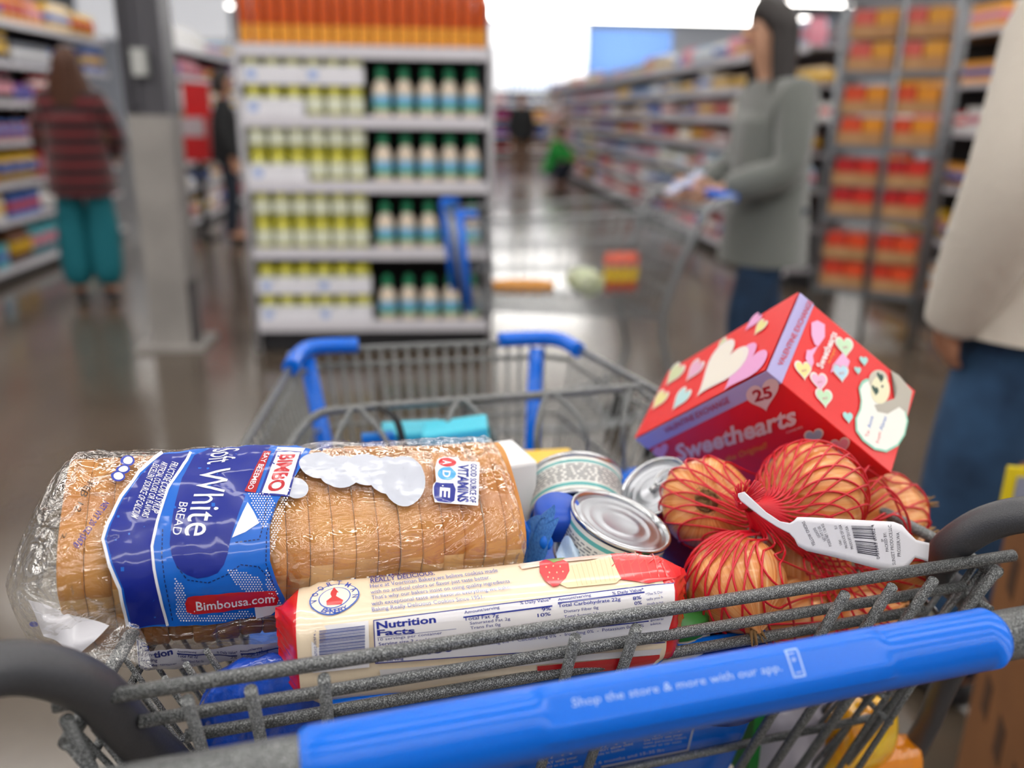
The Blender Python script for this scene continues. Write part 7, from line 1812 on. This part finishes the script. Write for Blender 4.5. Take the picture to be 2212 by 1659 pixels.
 ('T','9%',[0.1603,141.9,0.1667,141.5,0.1601,139.0],1,3,1,0),
 ('T','Saturated Fat 2g',[0.1113,146.9,0.1385,146.5,0.1111,144.4],1,3,0,0),
 ('T','10%',[0.1572,146.5,0.1662,146.1,0.157,143.5],1,3,1,0),
 ('T','Trans Fat 0g',[0.1115,151.3,0.1318,150.8,0.1113,148.6],1,3,0,0),
 ('T','Amount/serving',[0.172,134.6,0.1953,133.4,0.1721,132.2],1,3,1,0),
 ('T','% Daily Value*',[0.2102,134.2,0.233,133.2,0.2104,131.4],1,3,1,0),
 ('T','Total Carbohydrate 22g',[0.1716,140.0,0.2155,139.7,0.1716,137.1],1,3,1,0),
 ('T','8%',[0.2244,140.4,0.2304,140.0,0.2243,137.5],1,3,1,0),
 ('T','Dietary Fiber 0g',[0.1756,145.2,0.1996,144.7,0.1754,142.7],1,3,0,0),
 ('T','0%',[0.2252,144.8,0.2305,144.6,0.225,141.8],1,3,1,0),
 ('T','Total Sugars 11g',[0.1755,150.1,0.2008,149.7,0.1753,147.4],1,3,0,0),
 ('T','*The % Daily Value',[0.2337,137.8,0.2543,136.3,0.2337,135.6],1,3,0,0),
 ('T','tells you how',[0.234,142.1,0.2496,141.0,0.2339,140.0],1,3,0,0),
 ('T','much a nutrient',[0.2342,146.0,0.2514,145.4,0.234,143.8],1,3,0,0),
 ('T','general',[0.2368,163.3,0.2463,163.4,0.2366,160.5],1,3,0,0),
 ('T','advice.',[0.237,168.6,0.2451,168.3,0.2367,165.6],1,3,0,0),
 ('T','Vitamin D 0mcg 0%  -  Calcium 0mg 0%  -  Iron 0mg 0%  -  Potassium 0mg 0%',[0.1053,171.3,0.2323,169.5,0.1051,167.3],1,3,0,0),
 ('T','BIOENGINEERED FOOD INGREDIENTS',[0.0236,227.4,0.0552,228.0,0.0234,227.3],1,3,1,0),
 ('P','',[0.1071,140.7,0.1677,138.9,0.1677,137.6,0.107,139.5],1,3,0,0),
 ('P','',[0.1717,136.9,0.2332,135.3,0.2333,133.9,0.1717,135.7],1,3,0,0),
 ('P','',[0.105,165.1,0.2357,163.8,0.2356,162.4,0.1049,163.8],1,3,0,0),
 ('P','',[0.0503,150.1,0.102,149.6,0.102,149.2,0.0503,149.7],1,3,0,0),
 ('P','',[0.0507,187.3,0.2468,201.3,0.2451,207.8,0.0511,197.5],32,2,0,0),
 ('P','',[0.1571,204.8,0.2451,207.8,0.2469,226.3,0.1572,214.8],33,3,0,0),
]
PRINT['vF'] = [
 ('T','VALENTINE EXCHANGE',[0.1599,0.0098,0.0603,0.0112,0.1558,0.0035],34,3,1,0),
 ('P','',[0.1682,0.0105,0.1677,0.0107,0.1683,0.0112],35,1,0,0),
 ('H','',[0.0269,0.0217,0.0061,0.0231,0.0144,0.0067],36,3,0,0),
 ('T','25',[0.0389,0.022,0.0186,0.0255,0.0304,0.011],37,4,2,0),
 ('T','Sweethearts',[0.1848,0.0457,0.0261,0.0605,0.169,0.027],38,3,2,0.15),
 ('T','CANDIES',[0.0451,0.0662,0.0253,0.067,0.0435,0.0638],38,3,0,0),
 ('T','the Original!',[0.1345,0.0696,0.0776,0.0722,0.1296,0.063],39,3,1,0.25),
 ('H','',[0.0261,0.0816,0.0154,0.0835,0.0187,0.0724],40,2,0,0),
 ('H','',[0.0261,0.0816,0.017,0.0832,0.0198,0.0738],41,3,0,0),
 ('H','',[0.0142,0.1009,0.0033,0.1026,0.0066,0.0911],40,2,0,0),
 ('H','',[0.0142,0.1009,0.0049,0.1024,0.0077,0.0926],42,3,0,0),
 ('H','',[0.0312,0.1013,0.0199,0.1031,0.0233,0.0913],40,2,0,0),
 ('H','',[0.0312,0.1013,0.0216,0.1028,0.0245,0.0928],43,3,0,0),
 ('H','',[0.0296,0.1173,0.0194,0.1187,0.0225,0.1081],40,2,0,0),
 ('H','',[0.0296,0.1173,0.0209,0.1185,0.0236,0.1095],44,3,0,0),
 ('H','',[0.0475,0.0981,0.0369,0.0998,0.0401,0.0889],40,2,0,0),
 ('H','',[0.0475,0.0981,0.0385,0.0995,0.0412,0.0903],41,3,0,0),
 ('H','',[0.1922,0.0278,0.1787,0.0284,0.1825,0.0187],45,3,0,0),
 ('E','',[0.0901,0.0907,0.0763,0.0909,0.0851,0.0855],46,3,0,0),
]
PRINT['vT'] = [
 ('H','',[0.0451,0.1861,0.0339,0.17,0.0572,0.1799],40,2,0,0),
 ('H','',[0.0451,0.1861,0.0356,0.1724,0.0554,0.1809],47,3,0,0),
 ('H','',[0.0242,0.1353,0.0126,0.1192,0.0372,0.1286],40,2,0,0),
 ('H','',[0.0242,0.1353,0.0143,0.1216,0.0352,0.1296],48,3,0,0),
 ('H','',[0.0799,0.1809,0.0661,0.1624,0.0941,0.1737],40,2,0,0),
 ('H','',[0.0799,0.1809,0.0682,0.1652,0.0919,0.1748],49,3,0,0),
 ('H','',[0.0645,0.1366,0.0522,0.1208,0.0774,0.13],40,2,0,0),
 ('H','',[0.0645,0.1366,0.0541,0.1231,0.0754,0.131],50,3,0,0),
 ('H','',[0.0784,0.0983,0.0682,0.0863,0.0887,0.093],40,2,0,0),
 ('H','',[0.0784,0.0983,0.0698,0.0881,0.0871,0.0938],51,3,0,0),
 ('H','',[0.0728,0.0396,0.0644,0.0303,0.0815,0.0351],40,2,0,0),
 ('H','',[0.0728,0.0396,0.0656,0.0317,0.0802,0.0358],52,3,0,0),
 ('H','',[0.0187,0.038,-0.0053,0.0117,0.0394,0.0216],53,2,0,0),
 ('H','',[0.0906,0.0584,0.0825,0.0499,0.0987,0.0502],53,2,0,0),
 ('H','',[0.039,0.0831,0.009,0.0468,0.0669,0.0634],40,4,0,0),
 ('H','',[0.039,0.0831,0.0133,0.0521,0.0626,0.0664],54,5,0,0),
]
PRINT['vS'] = [
 ('T','VALENTINE EXCHANGE',[0.0144,0.0117,0.0985,0.0153,0.0128,0.0065],55,3,1,0),
 ('P','',[0.0774,0.0216,0.0846,0.0262,0.0866,0.0346,0.0744,0.0391,0.0603,0.0365,0.0591,0.0325,0.0654,0.0262],56,2,0,0),
 ('P','',[0.0612,0.0362,0.051,0.0311,0.0477,0.0274,0.0385,0.0293,0.0345,0.0379,0.0415,0.0381,0.0472,0.0348],56,2,0,0),
 ('P','',[0.0735,0.0611,0.0715,0.071,0.0641,0.0713,0.0551,0.0621,0.0449,0.0568,0.0541,0.0562],56,2,0,0),
 ('T','Sweethearts',[0.0419,0.0479,0.0875,0.0492,0.0394,0.0411],57,4,2,0.15),
 ('T','the Original!',[0.0525,0.0529,0.071,0.0535,0.0514,0.0502],58,4,1,0.2),
 ('H','',[0.026,0.0319,0.0319,0.0404,0.0343,0.0271],40,2,0,0),
 ('H','',[0.026,0.0319,0.031,0.0391,0.033,0.0278],59,3,0,0),
 ('T','XO',[0.023,0.0304,0.0277,0.0345,0.0248,0.0292],60,5,1,0),
 ('H','',[0.0274,0.05,0.0333,0.0587,0.0357,0.0452],40,2,0,0),
 ('H','',[0.0274,0.05,0.0324,0.0573,0.0344,0.046],61,3,0,0),
 ('T','XO',[0.0244,0.0484,0.0291,0.0527,0.0261,0.0472],60,5,1,0),
 ('H','',[0.0165,0.0601,0.0223,0.0688,0.0247,0.0554],40,2,0,0),
 ('H','',[0.0165,0.0601,0.0214,0.0674,0.0235,0.0561],62,3,0,0),
 ('T','XO',[0.0135,0.0585,0.0182,0.0628,0.0153,0.0573],60,5,1,0),
 ('H','',[0.0804,0.0615,0.0872,0.0711,0.0898,0.0563],40,2,0,0),
 ('H','',[0.0804,0.0615,0.0862,0.0696,0.0884,0.0571],63,3,0,0),
 ('T','XO',[0.0771,0.0598,0.0822,0.0643,0.079,0.0586],60,5,1,0),
 ('H','',[0.0524,0.067,0.0582,0.0754,0.0605,0.0625],40,2,0,0),
 ('H','',[0.0524,0.067,0.0573,0.0741,0.0593,0.0631],64,3,0,0),
 ('T','XO',[0.0493,0.0653,0.0542,0.0697,0.0511,0.0641],60,5,1,0),
 ('H','',[0.0825,0.0845,0.0857,0.0889,0.0869,0.0821],65,3,0,0),
 ('H','',[0.0684,0.0818,0.0709,0.0853,0.0719,0.0799],65,3,0,0),
 ('H','',[0.0166,0.0881,0.02,0.0932,0.0215,0.0854],65,3,0,0),
 ('P','',[0.0528,0.0882,0.0613,0.0889,0.0682,0.0927,0.072,0.1001,0.0719,0.1089,0.0618,0.1159,0.0599,0.124,0.0689,0.1335,0.0688,0.1424,0.0607,0.1474,0.045,0.1485,0.0293,0.1448,0.0143,0.1351,0.0076,0.1229,0.0068,0.1089,0.0106,0.0993,0.0215,0.0949,0.0336,0.0961,0.0427,0.0942],66,2,0,0),
 ('P','',[0.0521,0.0903,0.06,0.091,0.0665,0.0945,0.07,0.1015,0.0699,0.1096,0.0604,0.1162,0.0587,0.1237,0.0671,0.1326,0.067,0.1409,0.0595,0.1456,0.0448,0.1466,0.0301,0.1432,0.016,0.1341,0.0098,0.1227,0.009,0.1096,0.0126,0.1006,0.0228,0.0965,0.0341,0.0976,0.0426,0.0958],67,3,0,0),
 ('P','',[0.0963,0.1139,0.0983,0.124,0.0952,0.1351,0.0935,0.1422,0.067,0.1444,0.067,0.1339,0.0509,0.1245,0.045,0.1138,0.0486,0.1086,0.0555,0.1143,0.0713,0.1266,0.0837,0.1262],68,4,0,0),
 ('E','',[0.0681,0.1096,0.073,0.1196,0.0532,0.1122],69,5,0,0),
 ('E','',[0.0761,0.1046,0.082,0.1144,0.0647,0.1061],70,4,0,0),
 ('H','',[0.0795,0.1059,0.0807,0.1101,0.0841,0.1037],71,6,0,0),
 ('H','',[0.0626,0.1051,0.0638,0.1093,0.0672,0.103],71,6,0,0),
 ('E','',[0.0728,0.1104,0.0738,0.1115,0.0715,0.1108],6,6,0,0),
 ('T','To:',[0.0143,0.1128,0.0212,0.1122,0.0125,0.1096],72,5,0,0),
 ('T','Anne',[0.0241,0.1123,0.0369,0.1114,0.0221,0.1086],73,5,0,0.3),
 ('T','From:',[0.0168,0.1249,0.0288,0.1237,0.015,0.1216],72,5,0,0),
 ('T','Abner',[0.0308,0.1242,0.0479,0.1249,0.0293,0.1204],73,5,0,0.3),
]
PRINT['grip'] = [
 ('T','Shop the store & more with our app.',[-0.0611,127.1,0.0593,130.2,-0.0608,113.7],74,1,0,0),
 ('P','',[0.065,101.1,0.0726,100.4,0.0731,97.0,0.0655,97.8],74,1,0,0),
 ('P','',[0.0722,98.4,0.0709,144.9,0.0719,144.5,0.0732,97.8],74,1,0,0),
 ('P','',[0.0717,143.0,0.0645,142.6,0.0643,145.1,0.0715,145.5],74,1,0,0),
 ('P','',[0.0651,144.2,0.0661,98.5,0.065,99.1,0.0641,144.6],74,1,0,0),
 ('T','*',[0.0664,125.0,0.0693,124.8,0.067,112.5],74,1,1,0),
 ('P','',[0.066,107.1,0.0701,106.6,0.0702,104.9,0.0661,105.4],74,1,0,0),
 ('P','',[0.0664,138.9,0.0702,138.3,0.0703,136.5,0.0665,137.1],74,1,0,0),
]
PRINT['panel'] = [
 ('P','',[0.1206,0.1761,0.1272,0.2254,0.1293,0.2269,0.1226,0.1774],75,1,0,0),
 ('P','',[0.1279,0.2237,0.047,0.2219,0.0479,0.2253,0.1292,0.2273],75,1,0,0),
 ('T','Do NOT use your',[0.0799,0.1937,0.1157,0.1966,0.0784,0.1888],75,1,1,0),
 ('T','own personal infant',[0.0807,0.1992,0.1208,0.2029,0.0794,0.195],75,1,0,0),
 ('T','carrier or car seats',[0.0817,0.2055,0.1176,0.2085,0.0805,0.2014],75,1,0,0),
 ('T','Do NOT allow child',[0.032,0.1964,0.0698,0.1953,0.0306,0.1915],75,1,1,0),
 ('T','to ride in basket',[0.0332,0.2028,0.0641,0.2014,0.032,0.1987],75,1,0,0),
 ('T','STAY with your',[-0.0091,0.2003,0.0217,0.1992,-0.0103,0.1955],75,1,1,0),
 ('T','for ages 6 months and 15-35 lbs',[0.0219,0.2175,0.1038,0.2174,0.0206,0.2125],75,1,0,0),
 ('T','www.unarco.com',[0.0965,0.2287,0.1264,0.2288,0.0954,0.2252],75,1,0,0),
 ('T','child at all times',[-0.0071,0.2063,0.0232,0.2058,-0.0081,0.2023],75,1,0,0),
 ('P','',[0.0885,0.1892,0.09,0.18,0.0881,0.1777,0.0866,0.1869],75,1,0,0),
 ('P','',[0.0928,0.1888,0.092,0.1794,0.09,0.178,0.0909,0.1874],75,1,0,0),
 ('P','',[0.0997,0.1806,0.1095,0.1817,0.109,0.1805,0.0993,0.1794],75,1,0,0),
 ('E','',[0.1013,0.1849,0.1026,0.1854,0.1019,0.1873],75,1,0,0),
 ('E','',[0.109,0.1854,0.1104,0.1859,0.1096,0.1878],75,1,0,0),
 ('P','',[0.1012,0.1832,0.1091,0.1836,0.1087,0.1827,0.1008,0.1822],75,1,0,0),
 ('P','',[0.0408,0.1913,0.0427,0.1823,0.0409,0.18,0.0391,0.189],75,1,0,0),
 ('P','',[0.045,0.191,0.0446,0.1817,0.0428,0.1803,0.0432,0.1896],75,1,0,0),
 ('P','',[0.052,0.1829,0.0614,0.184,0.061,0.1828,0.0516,0.1817],75,1,0,0),
 ('E','',[0.0533,0.1872,0.0546,0.1876,0.0538,0.1895],75,1,0,0),
 ('E','',[0.0608,0.1876,0.0621,0.1881,0.0613,0.19],75,1,0,0),
 ('P','',[0.0533,0.1854,0.0609,0.1859,0.0607,0.1849,0.053,0.1845],75,1,0,0),
 ('P','',[-0.0051,0.192,-0.003,0.1831,-0.0046,0.1809,-0.0068,0.1898],75,1,0,0),
 ('P','',[-0.0011,0.1917,-0.0011,0.1826,-0.0028,0.1812,-0.0028,0.1903],75,1,0,0),
 ('P','',[0.0059,0.1837,0.015,0.1848,0.0147,0.1836,0.0057,0.1826],75,1,0,0),
 ('E','',[0.0071,0.1879,0.0083,0.1884,0.0074,0.1903],75,1,0,0),
 ('E','',[0.0142,0.1884,0.0155,0.1888,0.0146,0.1907],75,1,0,0),
 ('P','',[0.0071,0.1862,0.0145,0.1867,0.0142,0.1857,0.0069,0.1853],75,1,0,0),
]
PRINT['tag'] = [
 ('T','YELLOW ONIONS',[1762,1177,1738,1125,1755.6,1179.9],76,1,0,0),
 ('T','OIGNONS',[1773,1160,1761,1139,1767.8,1163.0],76,1,0,0),
 ('T','NET WT 3 LBS',[1785,1167,1771,1136,1779.5,1169.5],76,1,0,0),
 ('T','POIDS NET 1.36 KG',[1797,1179,1779,1131,1791.4,1181.1],76,1,0,0),
 ('T','US#1',[1819,1177,1816,1166,1813.7,1178.4],76,1,0,0),
 ('T','EU1',[1809,1142,1807,1135,1803.7,1143.5],76,1,0,0),
 ('T','PRODUCE OF USA',[1832,1183,1817,1133,1826.3,1184.7],76,1,0,0),
 ('T','PRODUIT DU USA',[1844,1185,1831,1136,1838.2,1186.5],76,1,0,0),
 ('T','0 33383 60002 4',[1901,1207,1888,1133,1894.1,1208.2],76,1,0,0),
 ('T','SP',[1909,1170,1908,1164,1904.1,1170.8],76,1,0,0),
 ('T','PACKED BY:',[1920,1191,1914,1150,1913.6,1191.9],76,1,0,0),
 ('T','SUNSET PRODUCE,LLC.',[1935,1220,1925,1132,1928.0,1220.8],76,1,0,0),
 ('T','PROSSER,WA',[1946,1202,1943,1150,1939.0,1202.4],76,1,0,0),
 ('P','',[1839.0,1136,1885.0,1137.0,1885.0,1138.0,1839.0,1137],76,1,0,0),
 ('P','',[1839.7,1138.8,1885.6,1140.1,1885.6,1141.1,1839.7,1139.8],76,1,0,0),
 ('P','',[1840.2,1141.0,1886.1,1142.6,1886.1,1144.8,1840.2,1143.2],76,1,0,0),
 ('P','',[1841.2,1145.0,1887.1,1147.1,1887.1,1148.1,1841.2,1146.0],76,1,0,0),
 ('P','',[1841.9,1147.8,1887.7,1150.2,1887.7,1151.2,1841.9,1148.8],76,1,0,0),
 ('P','',[1842.4,1150.0,1888.2,1152.7,1888.2,1154.3,1842.4,1151.6],76,1,0,0),
 ('P','',[1843.3,1153.4,1889.0,1156.5,1889.0,1157.5,1843.3,1154.4],76,1,0,0),
 ('P','',[1843.7,1155.3,1889.4,1158.6,1889.4,1160.8,1843.7,1157.5],76,1,0,0),
 ('P','',[1844.7,1159.3,1890.3,1163.1,1890.3,1165.3,1844.7,1161.5],76,1,0,0),
 ('P','',[1846.7,1167.4,1892.2,1172.2,1892.2,1174.4,1846.7,1169.6],76,1,0,0),
 ('P','',[1847.7,1171.4,1893.1,1176.6,1893.1,1177.6,1847.7,1172.4],76,1,0,0),
 ('P','',[1848.4,1174.2,1893.7,1179.8,1893.7,1180.8,1848.4,1175.2],76,1,0,0),
 ('P','',[1848.8,1176.1,1894.1,1181.9,1894.1,1182.9,1848.8,1177.1],76,1,0,0),
 ('P','',[1849.4,1178.3,1894.6,1184.4,1894.6,1185.4,1849.4,1179.3],76,1,0,0),
 ('P','',[1849.9,1180.5,1895.1,1186.8,1895.1,1189.0,1849.9,1182.7],76,1,0,0),
 ('P','',[1850.9,1184.5,1896.1,1191.3,1896.1,1193.5,1850.9,1186.7],76,1,0,0),
 ('P','',[1851.9,1188.5,1897.0,1195.8,1897.0,1198.0,1851.9,1190.7],76,1,0,0),
 ('P','',[1852.7,1191.9,1897.7,1199.6,1897.7,1201.8,1852.7,1194.1],76,1,0,0),
]
# ------------------------------------------------------------------ print builder
TXT = {}
def text2d(s, bold):
    """unit text: x 0..1 over the string, y 0..1 = cap height"""
    if (s, bold) in TXT: return TXT[(s, bold)]
    cu = bpy.data.curves.new('t', 'FONT'); cu.body = s; cu.resolution_u = 2 if len(s) > 6 else 4; cu.offset = (0, .012, .032)[bold]
    o = bpy.data.objects.new('t', cu); COL.objects.link(o); bpy.context.view_layer.update()
    me = bpy.data.meshes.new_from_object(o.evaluated_get(bpy.context.evaluated_depsgraph_get()))
    vs = [Vector((v.co.x, v.co.y)) for v in me.vertices]; fs = [tuple(p.vertices) for p in me.polygons]
    bpy.data.objects.remove(o); bpy.data.curves.remove(cu); bpy.data.meshes.remove(me)
    x0 = min(v.x for v in vs); x1 = max(v.x for v in vs); cap = .70
    vs = [Vector(((v.x-x0)/max(.05, x1-x0), v.y/cap)) for v in vs]
    TXT[(s, bold)] = (vs, fs); return vs, fs
def unit_shape(kd):
    if kd == 'E': return [Vector((math.cos(2*PI*i/28), math.sin(2*PI*i/28))) for i in range(28)]
    out = []
    for i in range(40):
        t = 2*PI*i/40; x = 16*math.sin(t)**3; y = 13*math.cos(t)-5*math.cos(2*t)-2*math.cos(3*t)-math.cos(4*t)
        out.append(Vector((x/17, (y+2.5)/15)))
    return out
def flat_poly(pts):
    bm = bmesh.new(); vs = [bm.verts.new((p[0], p[1], 0)) for p in pts]; bm.faces.new(vs)
    bmesh.ops.triangulate(bm, faces=bm.faces[:]); bm.verts.index_update()
    r = ([v.co.xy.copy() for v in bm.verts], [tuple(v.index for v in f.verts) for f in bm.faces]); bm.free(); return r
def cut(vs, fs, d0, d1, s0, s1):
    """slice a flat mesh on a grid so that it can follow a curved surface"""
    bm = bmesh.new(); bv_ = [bm.verts.new((v.x*s0, v.y*s1, 0)) for v in vs]
    for f in fs:
        try: bm.faces.new([bv_[i] for i in f])
        except ValueError: pass
    for ax, d in ((0, d0*s0), (1, d1*s1)):
        if not d: continue
        lo = min(v.co[ax] for v in bm.verts); hi = max(v.co[ax] for v in bm.verts); k = math.floor(lo/d)+1
        while k*d < hi:
            co = [0, 0, 0]; co[ax] = k*d; no = [0, 0, 0]; no[ax] = 1
            bmesh.ops.bisect_plane(bm, geom=bm.verts[:]+bm.edges[:]+bm.faces[:], plane_co=co, plane_no=no, dist=1e-7); k += 1
    bm.verts.index_update()
    r = ([Vector((v.co.x/s0, v.co.y/s1)) for v in bm.verts], [tuple(v.index for v in f.verts) for f in bm.faces]); bm.free(); return r
def prints(surf, name, parent, fn, step=(0, 0), scale=(1, 1), off0=.0003, dl=.00012, rough=.35, coat=.5, label=None, emboss=None):
    mb = MB(); mats = []; idx = {}
    for (kd, txt, c, ci, lay, bold, sh) in PRINT[surf]:
        P_ = [Vector((c[i], c[i+1])) for i in range(0, len(c), 2)]
        if kd == 'T':
            vs, fs = text2d(txt, bold); X = P_[1]-P_[0]; Y = P_[2]-P_[0]
            vs = [P_[0]+X*(v.x+sh*.08*v.y)+Y*v.y for v in vs]
        elif kd == 'P': vs, fs = flat_poly(P_)
        else:
            X = P_[1]-P_[0]; Y = P_[2]-P_[0]; vs, fs = flat_poly([P_[0]+X*u.x+Y*u.y for u in unit_shape(kd)])
        if step[0] or step[1]: vs, fs = cut(vs, fs, step[0], step[1], *scale)
        if ci not in idx: idx[ci] = len(mats); mats.append(M('ink_'+INKS[ci], INKS[ci], rough, coat=coat))
        vv = [fn(v.x, v.y, off0+dl*lay) for v in vs]
        mb.add(vv, fs, idx[ci], True)
    return part(name, mb, mats, parent, label)
prints('bag', 'bag_print', BREAD, bag, (.0035, 3.5), (1, .001), .0021, .00018)
n_l = ((FOLDQ[1]-FOLDQ[0]).cross(FOLDQ[3]-FOLDQ[0])).normalized(); fX = (FOLDQ[1]-FOLDQ[0]).normalized(); fY = n_l.cross(fX)
eyel = (b_local(EYE)-FOLDQ[0]); sg = 1 if eyel.dot(n_l) > 0 else -1
prints('fold', 'fold_print', BREAD, lambda x, y, o: FOLDQ[0]+fX*x+fY*y+n_l*sg*(.0045+o))
def pack_pt(x, a, o):
    # invert polar-like angle to the section parameter used by ksec
    p = ksec(x, (a % 360)/360); c = Vector((0, KD/2, -KH/2)); d = (p-Vector((x, c.y, c.z))); 
    # section angle: ksec uses the angle of (y/hy, z/hz)
    nrm = Vector((0, d.y/(KD/2)**1.0*1.0, d.z/(KH/2)*1.0)); t_ = 5.0
    nrm = Vector((0, math.copysign(abs(d.y/(KD/2))**(t_-1), d.y)/KD, math.copysign(abs(d.z/(KH/2))**(t_-1), d.z)/KH)).normalized()
    return kp(*(p+nrm*(o+.0004)))
prints('pack', 'wrapper_print', COOK, pack_pt, (.02, 7.5), (1, .0008), .0003, .00012)
prints('vF', 'box_print', CANDY, lambda b, c, o: vp(-(.0006+o), b, c), coat=.1)
prints('vT', 'lid_print', CANDY, lambda a, b, o: vp(a, b, -(.0018+o)), coat=.1)
prints('vS', 'side_print', CANDY, lambda a, c, o: vp(a, -(.0006+o), c), coat=.1)
prints('grip', 'grip_print', CART, lambda x, a, o: grip_pt(x, a, o), (.012, 5), (1, .0004), .0002, .0001, label='white lettering and phone mark on the handle')
prints('panel', 'panel_print', CART, lambda x, s, o: panelpt(x, s, .0068-o*1.5))
def tag_n(px, py, o):
    p = tag_pt(px, py); return p - (p+KNOT-EYE).normalized()*(.0003+o)
prints('tag', 'tag_print', NET, tag_n, coat=0)
